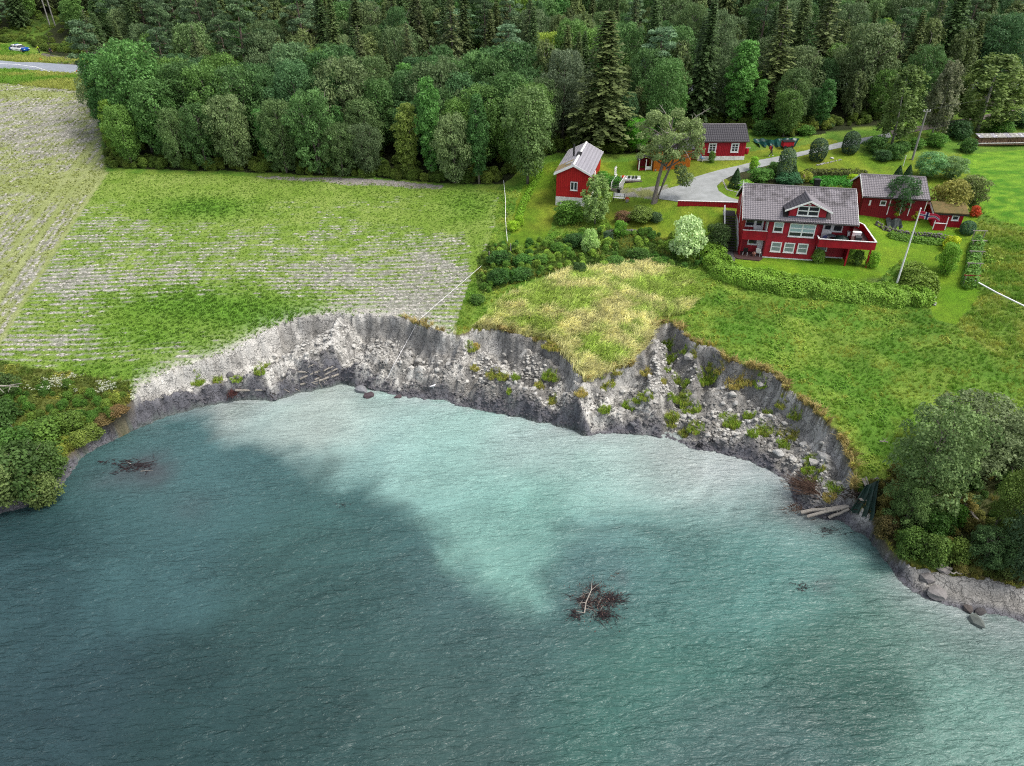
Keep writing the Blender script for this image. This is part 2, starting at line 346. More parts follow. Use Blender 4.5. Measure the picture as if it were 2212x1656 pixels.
cm2 = k.n('Math', operation='MULTIPLY', i1=.5); k.l(cm.outputs[0], cm2.inputs[0])
cc = k.mix(cm2.outputs[0], cc, (.03, .03, .03)); k.l(cc, k.b.inputs['Base Color'])
k.b.inputs['Roughness'].default_value = .9; k.b.inputs['Specular IOR Level'].default_value = .15
ad = k.n('Math', operation='MULTIPLY_ADD', i1=-.6); k.l(cm.outputs[0], ad.inputs[0]); k.l(fine, ad.inputs[2]); k.bump(ad.outputs[0], .8, .12)
ground_m = k.m
def leafmat(name, instancer=False, trans=.36):
    k = N(name); k.b.inputs['Roughness'].default_value = .6; k.b.inputs['Specular IOR Level'].default_value = .25
    if instancer: a = k.n('Attribute', attribute_name='tint', attribute_type='INSTANCER').outputs['Color']
    else: a = k.n('ObjectInfo').outputs['Color']
    v = k.n('Attribute', attribute_name='var').outputs['Fac']
    cc = k.mix(1.0, a, k.mix(v, (.66, .72, .60), (1.66, 1.66, 1.45)), 'MULTIPLY')
    k.l(cc, k.b.inputs['Base Color'])
    tr = k.n('BsdfTranslucent'); k.l(cc, tr.inputs[0]); mx = k.n('MixShader', i0=trans)
    k.l(k.b.outputs[0], mx.inputs[1]); k.l(tr.outputs[0], mx.inputs[2]); k.l(mx.outputs[0], k.out.inputs[0]); return k.m
leaf_m = leafmat('leaves'); tuft_m = leafmat('grass_blades', True, .3)
# ------------------------------------------------------------------ what grows where (areas outlined on the ground)
ZP = dict(
 field=[(-900,190),(0,178),(225,203),(215,290),(232,372),(600,383),(1000,408),(1082,420),(1062,520),(1025,600),(990,680),(975,760),(285,900),(285,832),(150,805),(0,785),(-900,760)],
 forest=[(-900,88),(60,93),(112,122),(262,133),(245,190),(224,290),(237,362),(600,374),(1000,397),(1085,400),(1140,352),(1200,330),(1330,332),(1390,330),(1500,270),(1620,278),(1700,300),(1790,288),(1900,270),(2212,225),(2900,190),(2900,-900),(-900,-900)],
 lawn1=[(1150,362),(1205,345),(1260,440),(1190,470),(1185,520),(1140,550),(1098,535),(1105,470)],
 lawn2=[(1200,362),(1390,345),(1500,345),(1600,335),(1740,300),(1660,380),(1600,440),(1592,545),(1440,515),(1335,505),(1290,450)],
 lawn3=[(1850,455),(2100,455),(2112,640),(2060,705),(2010,690),(2015,600),(1950,560),(1900,600),(1880,618),(1600,605),(1545,545),(1600,540),(1850,560)],
 lawn4=[(1620,345),(1800,300),(1890,345),(2080,335),(2100,400),(2015,400),(1740,375),(1560,420)],
 bright=[(2080,335),(2500,300),(2500,640),(2212,492),(2130,466),(2092,410)],
 dry=[(1035,700),(1095,640),(1230,588),(1400,573),(1475,592),(1505,640),(1470,680),(1412,690),(1400,760),(1310,830),(1262,850),(1225,780),(1180,737),(1100,720),(1020,712)],
 brush=[(1055,530),(1200,518),(1310,490),(1500,520),(1560,560),(1500,580),(1230,582),(1115,612),(1040,640),(1030,560)],
 rough=[(2110,478),(2212,505),(2500,640),(2500,850),(2150,770),(2060,705),(2112,640)],
 verge=[(-900,760),(0,785),(150,800),(285,832),(290,900),(160,1000),(0,1110),(-900,1200)],
 vergetop=[(-900,60),(0,95),(100,125),(265,135),(260,165),(225,205),(0,180),(-900,195)],
 bank=[(1840,1060),(1990,1000),(2500,1000),(2500,1240),(2212,1262),(2050,1238),(1930,1188)],
 yard=[(1325,412),(1400,405),(1440,400),(1440,425),(1400,432),(1340,425)],
 gravelstrip=[(530,382),(760,386),(960,400),(955,408),(760,400),(640,392)],
 bed=[(1560,385),(1640,360),(1740,372),(1870,372),(1870,405),(1600,405)])
def vwarp(vx, vy, x, y, a=10):
    return vx + (fbm(x * .25, y * .25, 3, 201) - .5) * a * 2.4, vy + (fbm(x * .25, y * .25, 3, 211) - .5) * a
FC = W(232, 378, 9.4); FD = W(5, 735, 4.2); FDIR = np.array([FD[0] - FC[0], FD[1] - FC[1]]); FDIR /= np.hypot(*FDIR); FN = np.array([FDIR[1], -FDIR[0]])   # headland direction
def blobs(vx, vy, L):
    r = 0
    for cx, cy, sx, sy, a in L: r = r + a * np.exp(-((vx - cx) / sx) ** 2 - ((vy - cy) / sy) ** 2)
    return r
def zone(vx, vy):
    """priority list of zone names as index array"""
    z = np.zeros(vx.shape, int); names = ['meadow']
    for i, nm in enumerate(['verge', 'bank', 'vergetop', 'field', 'gravelstrip', 'forest', 'rough', 'dry', 'brush', 'lawn1', 'lawn2', 'lawn3', 'lawn4', 'bright', 'yard', 'bed'], 1):
        names.append(nm); z[inside(ZP[nm], vx, vy)] = i
    return z, names
def fieldinfo(x, y, vx, vy):
    s = (x - FC[0]) * FN[0] + (y - FC[1]) * FN[1]          # signed distance across the headland line
    if True: hd = s
    t = (x - FC[0]) * FDIR[0] + (y - FC[1]) * FDIR[1]
    left = hd < 0 if SGN > 0 else hd > 0
    d = np.abs(hd)
    rowc = np.where(left, d, y + 1.2 * fbm(x * .05, y * .05, 2, 3) - x * .02)
    al = np.where(left, t, x)
    track = np.where(left, np.exp(-((d - .3) / .35) ** 2) + np.exp(-((d - 3.4) / .4) ** 2) + np.exp(-((d - 5.6) / .4) ** 2) + .7 * np.exp(-((d - 9.6) / .35) ** 2), .0)
    lo = blobs(vx, vy, [(300,400,260,34,-.55),(700,400,400,26,-.6),(440,450,120,22,-.55),(1000,440,60,50,-.5),(650,470,420,30,-.12),(430,660,230,42,-.42),(330,720,200,40,-.28),(600,690,110,26,-.2),(900,470,120,30,-.3),
        (190,620,200,50,.30),(150,740,200,36,.30),(700,600,260,45,.22),(930,620,90,90,.30),(850,660,120,26,.3),(100,260,140,60,.22),(60,200,120,14,-.4),(150,194,110,6,.4),(240,800,120,20,-.4),(1030,520,20,120,-.3),(120,500,140,150,.05)])
    nz = fbm(al * .28, rowc * .5, 4, 301)
    rows = .5 + .5 * np.sin(rowc * 2 * np.pi / .82 + 1.2 * vn(al * .12, rowc * .2, 9))
    clay = np.clip(.42 + lo + np.where(left, .10, 0) + (nz - .5) * .55 + (fbm(al * 1.1, rowc * 1.3, 4, 311) - .5) * .8 - track * .75 + .38 * (rows - .5), 0, 1)
    return clay, left, rows, track, np.where(left, math.atan2(FDIR[1], FDIR[0]), 0.0)
_a = W(100, 500, 7.4); SGN = 1 if ((_a[0] - FC[0]) * FN[0] + (_a[1] - FC[1]) * FN[1]) < 0 else -1
PALE, GREYC, DARKC = P(214, 212, 205, .73), P(150, 148, 143, .70), P(112, 112, 118, .68)
def gcol(x, y, z, sc_info=None):
    """albedo and bare-clay mask of the ground"""
    vx, vy = proj(x, y, z); wx, wy = vwarp(vx, vy, x, y)
    zi, names = zone(wx, wy)
    n1 = fbm(x * .45, y * .45, 4, 401)[:, None]; n2 = fbm(x * 2.2, y * 2.2, 3, 411)[:, None]; n3 = fbm(x * .12, y * .12, 3, 421)[:, None]
    def two(a, b, m): m = np.clip(m, 0, 1); return P(*a) * (1 - m) + P(*b) * m
    col_ = two((102,146,48), (146,172,70), (n1 - .35) * 2.4); col_ = col_ * (1 - .45 * ss(.5, .68, n3)) + two((70,112,34), (96,130,38), n2) * (.45 * ss(.5, .68, n3))
    clay = np.zeros(len(x))
    def put(nm, c):
        m = (zi == names.index(nm))[:, None]; return np.where(m, c, col_)
    lawn = two((106,142,32), (146,166,50), (n1 - .4) * 2.5) * (.8 + .4 * n2)
    lawn = lawn * (1 - .5 * ss(.45, .7, n3)) + P(140, 140, 48) * .5 * ss(.45, .7, n3)
    lawn_g = two((104,158,26), (132,176,36), (n1 - .4) * 2.5)
    stripes = .5 + .5 * np.sin((x * .9 + y * .35) * 2 * np.pi / 1.6)[:, None]
    for nm in ('lawn2', 'lawn4'): col_ = put(nm, lawn)
    col_ = put('lawn1', lawn * (.9 + .14 * stripes)); col_ = put('lawn3', lawn_g * .6 + lawn * .4)
    col_ = put('bright', two((84,142,30), (136,180,50), (fbm(x * .9, y * 1.6, 4, 433)[:, None] - .32) * 2.6))
    col_ = put('dry', two((170,164,92), (124,148,54), ss(.38, .6, n1)))
    col_ = put('rough', two((108,144,52), (148,164,74), (n1 - .35) * 3))
    col_ = put('brush', two((66,94,36), (104,128,54), n1)); col_ = put('bank', two((60,70,40), (92,96,58), n1))
    col_ = put('verge', two((84,110,46), (130,130,66), n1)); col_ = put('vergetop', two((96,128,36), (160,156,70), (n1 - .3) * 2.4))
    col_ = put('forest', two((40,52,26), (62,66,36), n1)); col_ = put('bed', two((60,52,38), (78,92,44), n1))
    fc, left, rows, track, ang = fieldinfo(x, y, vx, vy)
    fg = two((130,162,62), (160,182,92), (n1 - .3) * 1.8); fg = np.where(left[:, None], two((150,164,92), (180,188,130), n1), fg)
    fg = fg * (1 - .0) ; dk = blobs(vx, vy, [(440,450,110,24,1.),(430,660,220,44,.9),(600,690,120,30,.7),(330,735,170,34,.6),(240,800,110,24,.6),(1010,440,60,40,.6),(1150,380,20,20,.5)])[:, None]
    fg = fg * (1 - np.clip(dk, 0, 1) * .75) + P(92, 150, 36) * np.clip(dk, 0, 1) * .75
    fcl = two((138,136,126), (206,204,196), (fbm(x * 3.2, y * 3.2, 3, 431)[:, None] - .25) * 1.9) ; fcl = fcl * (.72 + .28 * rows[:, None])
    m = ss(.34, .80, fc)[:, None] * .9; col_ = put('field', fg * (1 - m) + fcl * m); clay = np.where(zi == names.index('field'), m[:, 0] * .35, clay)
    col_ = put('gravelstrip', two((150,142,132), (190,186,180), n2)); col_ = put('yard', two((168,166,156), (150,156,96), ss(.45, .62, n1)))
    # the slide scar
    near = y < 84
    if near.any():
        X, Y, Zz = x[near], y[near], z[near]
        inl, (dc, cz), ds, insh = sc_info if sc_info is not None else scarp(X, Y)
        c = col_[near]; vxx, vyy = vx[near], vy[near]
        a1 = fbm(X * .7, Y * .7, 4, 501)[:, None]; a2 = fbm(X * 2.5, Y * 2.5, 3, 511)[:, None]
        t = (dc / (dc + ds + 1e-6))[:, None]
        w1, w2, wc = worley(X * 2.3, Y * 2.3, 8)
        pl = blobs(vxx, vyy, [(430,800,230,70,1.3),(350,820,80,50,.8),(650,740,120,60,.6),(850,800,190,26,.9),(700,760,120,60,.3),(1010,760,60,30,.9),(1262,860,60,60,.7),(1350,830,80,60,1.),(1300,890,90,40,.7),
            (1640,850,90,26,.6),(1790,930,60,60,.7),(1100,780,90,50,.25),(850,720,120,24,-.8),(930,760,60,40,-.7),(1490,800,70,90,-.6),(1620,820,80,20,-.5),(1130,770,100,60,-.3),(2080,1290,260,90,-1.1),(1880,1150,60,70,-.8)])[:, None]
        lvl = np.clip(.27 + .62 * (pl) * .6 + (a1 - .5) * 1.7 + (wc[:, None] - .5) * .55 + (.35 * np.exp(-dc[:, None] / .35)), 0, 1)
        s_ = GREYC * (1 - ss(.36, .86, lvl)) + PALE * ss(.36, .86, lvl); s_ = s_ * (.66 + .68 * a2)
        lf = ss(760, 560, vxx)[:, None] * .8; wall = (1 - ss(.45, 1.1, dc[:, None] + (a1 - .5) * .9)) * (1 - np.exp(-dc[:, None] / .22)) * .75; s_ = s_ * (1 - wall) + (P(164, 163, 159, .72) * (1 - lf) + PALE * lf) * (.55 + .9 * a1) * wall
        wet = (1 - ss(.2, 1.0, ds[:, None] + (a1 - .5) * 1.2)) ; s_ = s_ * (1 - wet) + (DARKC * (.7 + .7 * a2)) * wet
        s_ = np.where(insh[:, None], s_, P(110, 120, 116))
        lip = np.where(inl, np.exp(-dc / .28), 0)[:, None] * .8
        c = np.where(inl[:, None], c * (1 - lip) + P(150, 128, 80) * lip, s_)
        fld = (vxx < 985) & inl & (vxx > 285)
        lp = (np.exp(-dc / .9) * fld)[:, None]; c = c * (1 - lp) + PALE * (.8 + .3 * a2) * lp
        col_[near] = c; clay[near] = np.where(inl, np.maximum(clay[near], lp[:, 0]), 1.0)
    return np.clip(col_, .004, .9), clay
def axis(segs):
    out = [segs[0][0]]
    for a, b, st_ in segs:
        n = max(1, round((b - a) / st_)); out += list(a + (b - a) * (np.arange(n) + 1) / n)
    return np.array(out)
ax = axis([(-900,-140,20),(-140,-70,1.4),(-70,-48,.4),(-48,46,.16),(46,66,.4),(66,140,1.2),(140,900,20)])
ay = axis([(10,30,.8),(30,79,.15),(79,112,.33),(112,190,1.1),(190,1100,20)])
GX, GY = np.meshgrid(ax, ay); fx, fy = GX.ravel(), GY.ravel()
fz = H(fx, fy)
gc, clay = gcol(fx, fy, fz)
_g = fz.reshape(len(ay), len(ax)); _sy, _sx = np.gradient(_g, ay, ax); steep = (ss(.75, 1.3, np.hypot(_sx, _sy)).ravel() * (fy < 80))[:, None]; steep = steep * (clay < .5)[:, None]; gc = gc * (1 - steep * .8) + P(112, 106, 98, .62) * (.6 + .8 * fbm(fx * 2, fy * 2, 3, 5)[:, None]) * steep * .8
nx, ny = len(ax), len(ay); I = np.arange(nx * ny).reshape(ny, nx)
F = np.stack([I[:-1, :-1], I[:-1, 1:], I[1:, 1:], I[1:, :-1]], -1).reshape(-1, 4)
gm = npmesh('ground', np.stack([fx, fy, fz], 1), F, ground_m, {'clay': clay}, True, gc)
tag(piece('ground', gm), 'clay slide scar below green fields and gardens', None, None, 'structure'); 
# ------------------------------------------------------------------ water
k = N('fjord_water'); at = k.n('Attribute', attribute_name='col'); k.b.inputs['Specular IOR Level'].default_value = .4; k.b.inputs['Roughness'].default_value = .3; k.b.inputs['IOR'].default_value = 1.33
k.l(at.outputs['Color'], k.b.inputs['Base Color'])
tc = k.n('TexCoord')
def wav(scale, stretch, rot, detail, dist=.0):
    mp = k.n('Mapping'); mp.inputs['Rotation'].default_value = (0, 0, rad(rot)); mp.inputs['Scale'].default_value = stretch; k.l(tc.outputs['Object'], mp.inputs[0])
    o = k.n('TexNoise'); o.inputs['Scale'].default_value = scale; o.inputs['Detail'].default_value = detail; o.inputs['Roughness'].default_value = .6; o.inputs['Distortion'].default_value = dist
    k.l(mp.outputs[0], o.inputs['Vector']); return o.outputs[0]
a1 = wav(.9, (.45, 1.3, 1), -20, 3, .6); a2 = wav(2.2, (.42, 1.35, 1), -24, 3, .9); a3 = wav(.12, (1, 1.6, 1), 10, 2)
m1 = k.n('Math', operation='MULTIPLY_ADD', i1=.7); k.l(a2, m1.inputs[0]); k.l(a1, m1.inputs[2])
patch = k.ramp(a3, .3, .7); m2 = k.n('Math', operation='MULTIPLY_ADD', i1=.6, i2=.6); k.l(patch, m2.inputs[0])
m3 = k.n('Math', operation='MULTIPLY'); k.l(m1.outputs[0], m3.inputs[0]); k.l(m2.outputs[0], m3.inputs[1]); k.bump(m3.outputs[0], 1.0, .40)
water_m = k.m
wx_ = axis([(-900,-100,40),(-100,-60,2),(-60,66,.35),(66,110,2),(110,900,40)]); wy_ = axis([(-900,0,40),(0,14,2),(14,78,.35)])
GX, GY = np.meshgrid(wx_, wy_); x, y = GX.ravel(), GY.ravel()
vx, vy = proj(x, np.maximum(y, 12), 0 * x)
nx, ny = len(wx_), len(wy_)
wu = vx + (fbm(x * .13, y * .13, 4, 601) - .5) * 150 + (fbm(x * .6, y * .6, 3, 605) - .5) * 36; wv = vy + (fbm(x * .13, y * .13, 4, 611) - .5) * 110 + (fbm(x * .6, y * .6, 3, 615) - .5) * 22
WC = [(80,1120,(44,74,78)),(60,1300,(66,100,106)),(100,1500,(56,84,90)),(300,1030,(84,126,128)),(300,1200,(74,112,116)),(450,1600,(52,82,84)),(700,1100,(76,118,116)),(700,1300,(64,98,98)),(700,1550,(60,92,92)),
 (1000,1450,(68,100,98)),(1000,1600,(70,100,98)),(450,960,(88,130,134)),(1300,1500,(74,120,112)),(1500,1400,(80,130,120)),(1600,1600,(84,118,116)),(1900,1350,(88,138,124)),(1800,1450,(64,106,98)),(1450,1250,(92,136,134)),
 (1280,1180,(104,146,148)),(1650,1230,(98,152,146)),(1700,1150,(116,166,162)),(1900,1220,(110,150,144)),(2000,1330,(128,158,152)),(2150,1450,(108,160,148)),(2200,1620,(118,160,150)),(2180,1360,(128,142,144)),(1050,1300,(84,120,122)),(1150,1400,(78,112,112)),(900,1020,(76,116,118)),(600,1000,(80,120,124))]  # pale entries at the lower right put bright sky reflection into the water colour
PC = [(560,900,(166,200,198)),(480,880,(172,180,176)),(700,860,(186,202,196)),(850,900,(176,208,204)),(1000,950,(160,206,198)),(1150,960,(178,206,204)),(1300,980,(176,204,200)),(1450,1000,(190,204,202)),(1600,1020,(196,204,206)),(1700,1060,(190,200,204)),
 (1000,1060,(140,190,184)),(1150,1080,(132,190,178)),(1300,1080,(150,194,188)),(1500,1100,(156,196,192)),(1650,1130,(142,190,186)),(1050,1180,(140,190,180)),(1150,1180,(110,156,152)),(1080,1290,(128,178,168)),(850,1000,(150,196,192)),(1400,1150,(126,176,168))]
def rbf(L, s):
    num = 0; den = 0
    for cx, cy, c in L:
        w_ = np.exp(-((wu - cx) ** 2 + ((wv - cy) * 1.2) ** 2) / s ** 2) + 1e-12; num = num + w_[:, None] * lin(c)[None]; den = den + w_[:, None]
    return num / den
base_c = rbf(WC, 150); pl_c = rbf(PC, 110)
PLUME = [(440,865),(468,905),(520,922),(600,935),(660,960),(740,985),(820,1015),(890,1060),(935,1120),(975,1200),(1040,1270),(1100,1318),(1160,1328),(1176,1290),(1150,1235),(1190,1170),(1380,1140),(1560,1130),(1680,1130),(1750,1110),(1790,1085),(1720,900),(1000,780),(440,780)]
ins = inside(PLUME, wu, wv); pd = pdist(PLUME, wu, wv, closed=True); soft = np.interp(vx, [400, 700, 1000, 1200, 1500, 1900], [45, 60, 44, 70, 110, 130])
sd = np.where(ins, pd, -pd); mk = ss(-1, 1, sd / soft)[:, None]
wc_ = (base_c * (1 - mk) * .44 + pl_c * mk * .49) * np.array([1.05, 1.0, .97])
q1 = fbm(x * .09, y * .09, 3, 651); wisp = fbm(x * .16 + q1 * 6 + y * .08, y * .5 + q1 * 9, 5, 631)[:, None]; wc_ = wc_ * (1 + (wisp - .5) * (.45 + .4 * mk * (1 - mk) * 4))
dsw = pdist(SHORE, x, y)[:, None]; silt = np.exp(-dsw / 1.3) * .45 * ss(.35, .6, fbm(x * .4, y * .4, 3, 641))[:, None] * ss(250, 500, vx)[:, None]; wc_ = wc_ * (1 - silt) + P(200, 204, 206, .6) * silt
for cx, cy, r_, a in [(290,1010,60,.55),(330,1000,40,.4),(1290,1300,46,.5),(1735,1268,36,.45),(1735,1130,60,.5),(1340,1245,20,.3),(400,1095,50,.2),(1860,1180,30,.3)]:
    bm = a * np.exp(-((wu - cx) / r_) ** 2 - ((wv - cy) / r_ * 1.5) ** 2)[:, None]; wc_ = wc_ * (1 - bm) + P(96, 80, 88, .5) * bm
I = np.arange(nx * ny).reshape(ny, nx); F = np.stack([I[:-1, :-1], I[:-1, 1:], I[1:, 1:], I[1:, :-1]], -1).reshape(-1, 4)
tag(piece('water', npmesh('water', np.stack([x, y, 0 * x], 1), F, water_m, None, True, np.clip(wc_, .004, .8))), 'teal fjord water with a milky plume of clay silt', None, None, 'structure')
# ------------------------------------------------------------------ road, track and driveway: sheets laid just above the ground
def sheet(name, poly, m, step=.25, off=.03, label=None):
    """poly in world xy"""
    px = [p[0] for p in poly]; py = [p[1] for p in poly]
    a0 = np.arange(min(px), max(px) + step, step); b0 = np.arange(min(py), max(py) + step, step); X, Y = np.meshgrid(a0, b0)
    inn = inside(poly, X[:-1, :-1].ravel() + step / 2, Y[:-1, :-1].ravel() + step / 2)
    I = np.arange(X.size).reshape(X.shape); F = np.stack([I[:-1, :-1], I[:-1, 1:], I[1:, 1:], I[1:, :-1]], -1).reshape(-1, 4)[inn]
    used = np.unique(F); rm = np.zeros(X.size, int); rm[used] = np.arange(len(used)); xs, ys = X.ravel()[used], Y.ravel()[used]
    # pull border vertices onto the outline
    cnt = np.bincount(rm[F].ravel(), minlength=len(used)); b = cnt < 4
    for k in np.nonzero(b)[0]:
        best = 1e9
        for q in range(len(poly)):
            (x0, y0), (x1, y1) = poly[q], poly[(q + 1) % len(poly)]; ex, ey = x1 - x0, y1 - y0
            t = min(max(((xs[k] - x0) * ex + (ys[k] - y0) * ey) / (ex * ex + ey * ey + 1e-9), 0), 1); d = (xs[k] - x0 - t * ex) ** 2 + (ys[k] - y0 - t * ey) ** 2
            if d < best: best = d; bx, by = x0 + t * ex, y0 + t * ey
        if best < step * step: xs[k], ys[k] = bx, by
    zs = H(xs, ys) + off
    o = piece(name, npmesh(name, np.stack([xs, ys, zs], 1), rm[F], m, None, True)); return tag(o, label, None, None, 'structure')
def ribbon(pts, w_):
    """world outline of a band of width w_ round a centre line"""
    P_ = [np.array(p[:2], float) for p in pts]; Lf, Rt = [], []
    ds_ = []
    for i in range(len(P_)):
        d = P_[min(i + 1, len(P_) - 1)] - P_[max(i - 1, 0)]; d /= np.hypot(*d); nrm = np.array([-d[1], d[0]]); ww = w_[i] if isinstance(w_, (list, tuple)) else w_
        Lf.append(tuple(P_[i] + nrm * ww / 2)); Rt.append(tuple(P_[i] - nrm * ww / 2))
    return Lf + Rt[::-1]
road_c = [(-220,181),(-160,176)] + [tuple(g(*q)[:2]) for q in [(0,141),(60,144),(130,149),(200,153),(255,158)]] + [(-60,150),(-30,142),(0,138)] + [tuple(g(*q)[:2]) for q in [(1200,188),(1600,189),(2000,188)]] + [(110,137)]
sheet('road', ribbon(road_c, 6.4), asphalt, .5, .06, 'worn pale asphalt road across the field and behind the forest')
DRIVE = [(1418,428),(1430,413),(1465,404),(1500,385),(1560,367),(1640,349),(1700,336),(1760,322),(1830,307),(1900,293),(1920,287),(1925,299),(1840,316),(1760,334),(1700,348),(1640,364),(1590,378),(1562,392),(1548,404),(1552,416),(1570,426),(1596,434),(1596,443),(1470,438),(1425,434)]
sheet('driveway', [tuple(g(*q)[:2]) for q in DRIVE], gravel, .2, .05, 'pale gravel driveway curving past the cottage')
sheet('track', [tuple(g(*q)[:2]) for q in [(1922,286),(2000,272),(2100,256),(2212,236),(2300,222),(2310,234),(2212,248),(2100,266),(2000,284),(1928,297)]], gravel_b, .3, .045, 'brown gravel track running on under the trees')
sheet('dirt_track', [tuple(g(*q)[:2]) for q in [(92,116),(120,122),(170,131),(240,142),(255,148),(170,142),(130,141),(112,131),(84,124)]], gravel_b, .4, .05, 'muddy track leading from the road to the parked car')
# ------------------------------------------------------------------ scattered stuff
def scatter(name, xyz, rz, scale, tint, protos, pick, label, cat=None, kind='stuff', tilt=None, m=None):
    me = bpy.data.meshes.new(name); nP = len(xyz); me.vertices.add(nP); me.vertices.foreach_set('co', np.ascontiguousarray(xyz, np.float32).ravel())
    def fa(nm, typ, arr, key): a = me.attributes.new(nm, typ, 'POINT'); a.data.foreach_set(key, np.ascontiguousarray(arr).ravel())
    rot = np.zeros((nP, 3), np.float32); rot[:, 2] = rz
    if tilt is not None: rot[:, :2] = tilt
    fa('rot', 'FLOAT_VECTOR', rot, 'vector'); fa('scl', 'FLOAT', scale.astype(np.float32), 'value'); fa('pick', 'INT', pick.astype(np.int32), 'value')
    fa('tint', 'FLOAT_COLOR', np.hstack([tint, np.ones((nP, 1))]).astype(np.float32), 'color')
    o = piece(name, me); tag(o, label, cat, None, kind)
    ng = bpy.data.node_groups.new(name, 'GeometryNodeTree'); ng.interface.new_socket('Geometry', in_out='INPUT', socket_type='NodeSocketGeometry'); ng.interface.new_socket('Geometry', in_out='OUTPUT', socket_type='NodeSocketGeometry')
    gi, go = ng.nodes.new('NodeGroupInput'), ng.nodes.new('NodeGroupOutput'); jn = ng.nodes.new('GeometryNodeJoinGeometry')
    for pm in protos[::-1]:
        po = bpy.data.objects.new(pm.name, pm); oi = ng.nodes.new('GeometryNodeObjectInfo'); oi.inputs[0].default_value = po; oi.inputs[1].default_value = True; ng.links.new(oi.outputs['Geometry'], jn.inputs[0])
    ip = ng.nodes.new('GeometryNodeInstanceOnPoints'); ng.links.new(gi.outputs[0], ip.inputs['Points']); ng.links.new(jn.outputs[0], ip.inputs['Instance']); ip.inputs['Pick Instance'].default_value = True
    def na(nm, typ): q = ng.nodes.new('GeometryNodeInputNamedAttribute'); q.data_type = typ; q.inputs[0].default_value = nm; return q.outputs[0]
    er = ng.nodes.new('FunctionNodeEulerToRotation'); ng.links.new(na('rot', 'FLOAT_VECTOR'), er.inputs[0])
    ng.links.new(er.outputs[0], ip.inputs['Rotation']); ng.links.new(na('scl', 'FLOAT'), ip.inputs['Scale']); ng.links.new(na('pick', 'INT'), ip.inputs['Instance Index'])
    ng.links.new(ip.outputs[0], go.inputs[0]); md = o.modifiers.new('scatter', 'NODES'); md.node_group = ng
    return o
def tuft(seed, nb, h, spread, wdt, lean=.4, dirb=None):
    r = np.random.RandomState(seed); V = []; Fc = []; va = []
    for b in range(nb):
        a = r.uniform(0, 6.28); rr = spread * math.sqrt(r.rand()); hh = h * r.uniform(.55, 1); la = r.uniform(0, 6.28) if dirb is None else dirb + r.normal(0, .5); le = lean * hh * r.uniform(.3, 1.3)
        x0, y0 = rr * math.cos(a), rr * math.sin(a); wa = r.uniform(0, 6.28); wx, wy = wdt * math.cos(wa), wdt * math.sin(wa); n_ = len(V)
        mx_, my_ = x0 + le * .35 * math.cos(la), y0 + le * .35 * math.sin(la)
        V += [(x0 - wx, y0 - wy, -.05), (x0 + wx, y0 + wy, -.05), (mx_ + wx * .9, my_ + wy * .9, hh * .6), (mx_ - wx * .9, my_ - wy * .9, hh * .6),
              (x0 + le * math.cos(la) + wx * .4, y0 + le * math.sin(la) + wy * .4, hh * (1 - .25 * lean)), (x0 + le * math.cos(la) - wx * .4, y0 + le * math.sin(la) - wy * .4, hh * (1 - .25 * lean))]
        Fc += [(n_, n_ + 1, n_ + 2, n_ + 3), (n_ + 3, n_ + 2, n_ + 4, n_ + 5)]; q = r.rand(); va += [q] * 6
    return npmesh('grass_tuft', np.array(V), np.array(Fc), tuft_m, {'var': np.array(va)})
def weed(seed, nl, h, spread, ls, name='weed'):
    r = np.random.RandomState(seed); c = r.normal(0, 1, (nl, 3)); c /= np.linalg.norm(c, axis=1)[:, None]; c[:, 2] = np.abs(c[:, 2]); c *= r.uniform(.5, 1, (nl, 1)) * np.array([spread, spread, h])
    return npmesh(name, *leafquads(c, r, ls))
def leafquads(c, r, ls, nrm=None, mtl=None, var=None, long=1.5, jit=.7):
    n_ = len(c); u = r.normal(0, 1, (n_, 3)) * jit
    if nrm is None: nrm = c / (np.linalg.norm(c, axis=1)[:, None] + 1e-6)
    nn = nrm + u; nn[:, 2] += .25; nn /= np.linalg.norm(nn, axis=1)[:, None]
    a = np.cross(nn, r.normal(0, 1, (n_, 3))); a /= np.linalg.norm(a, axis=1)[:, None]; b = np.cross(nn, a)
    s_ = (ls * r.uniform(.6, 1.3, n_))[:, None]; a, b = a * s_ * .5 * long, b * s_ * .5
    V = np.stack([c - a, c + b, c + a, c - b], 1).reshape(-1, 3); F = np.arange(4 * n_).reshape(-1, 4)
    va = np.repeat(np.clip((r.rand(n_) if var is None else var * .65 + r.rand(n_) * .35), 0, 1), 4)
    return V, F, (mtl or tuft_m), {'var': va}
def clodmesh(seed, m, sub=1, name='clod', flat=.6):
    import bmesh
    r = np.random.RandomState(seed); bm = bmesh.new(); bmesh.ops.create_icosphere(bm, subdivisions=sub, radius=.5)
    dirs = r.normal(0, 1, (7, 3)); dirs /= np.linalg.norm(dirs, axis=1)[:, None]; cut = r.uniform(.28, .42, 7)
    for v in bm.verts:
        p = np.array(v.co)
        for d, c in zip(dirs, cut):
            q = p @ d
            if q > c: p = p - d * (q - c)
        p = p + r.normal(0, .02, 3); p[2] *= flat; v.co = p
    me = bpy.data.meshes.new(name); bm.to_mesh(me); bm.free(); me.materials.append(m); return me
def tintmat(name, instancer=True):
    k = N(name); a = k.n('Attribute', attribute_name='tint', attribute_type='INSTANCER').outputs['Color'] if instancer else k.n('ObjectInfo').outputs['Color']
    nz = k.noise(5, 4); k.l(k.mix(1.0, a, k.mix(nz, (.6, .6, .6), (1.35, 1.35, 1.35)), 'MULTIPLY'), k.b.inputs['Base Color']); k.b.inputs['Roughness'].default_value = .9; k.bump(nz, .5, .05); return k.m
clod_m = tintmat('dry_clay_lump'); block_m = tintmat('clay_block', False)
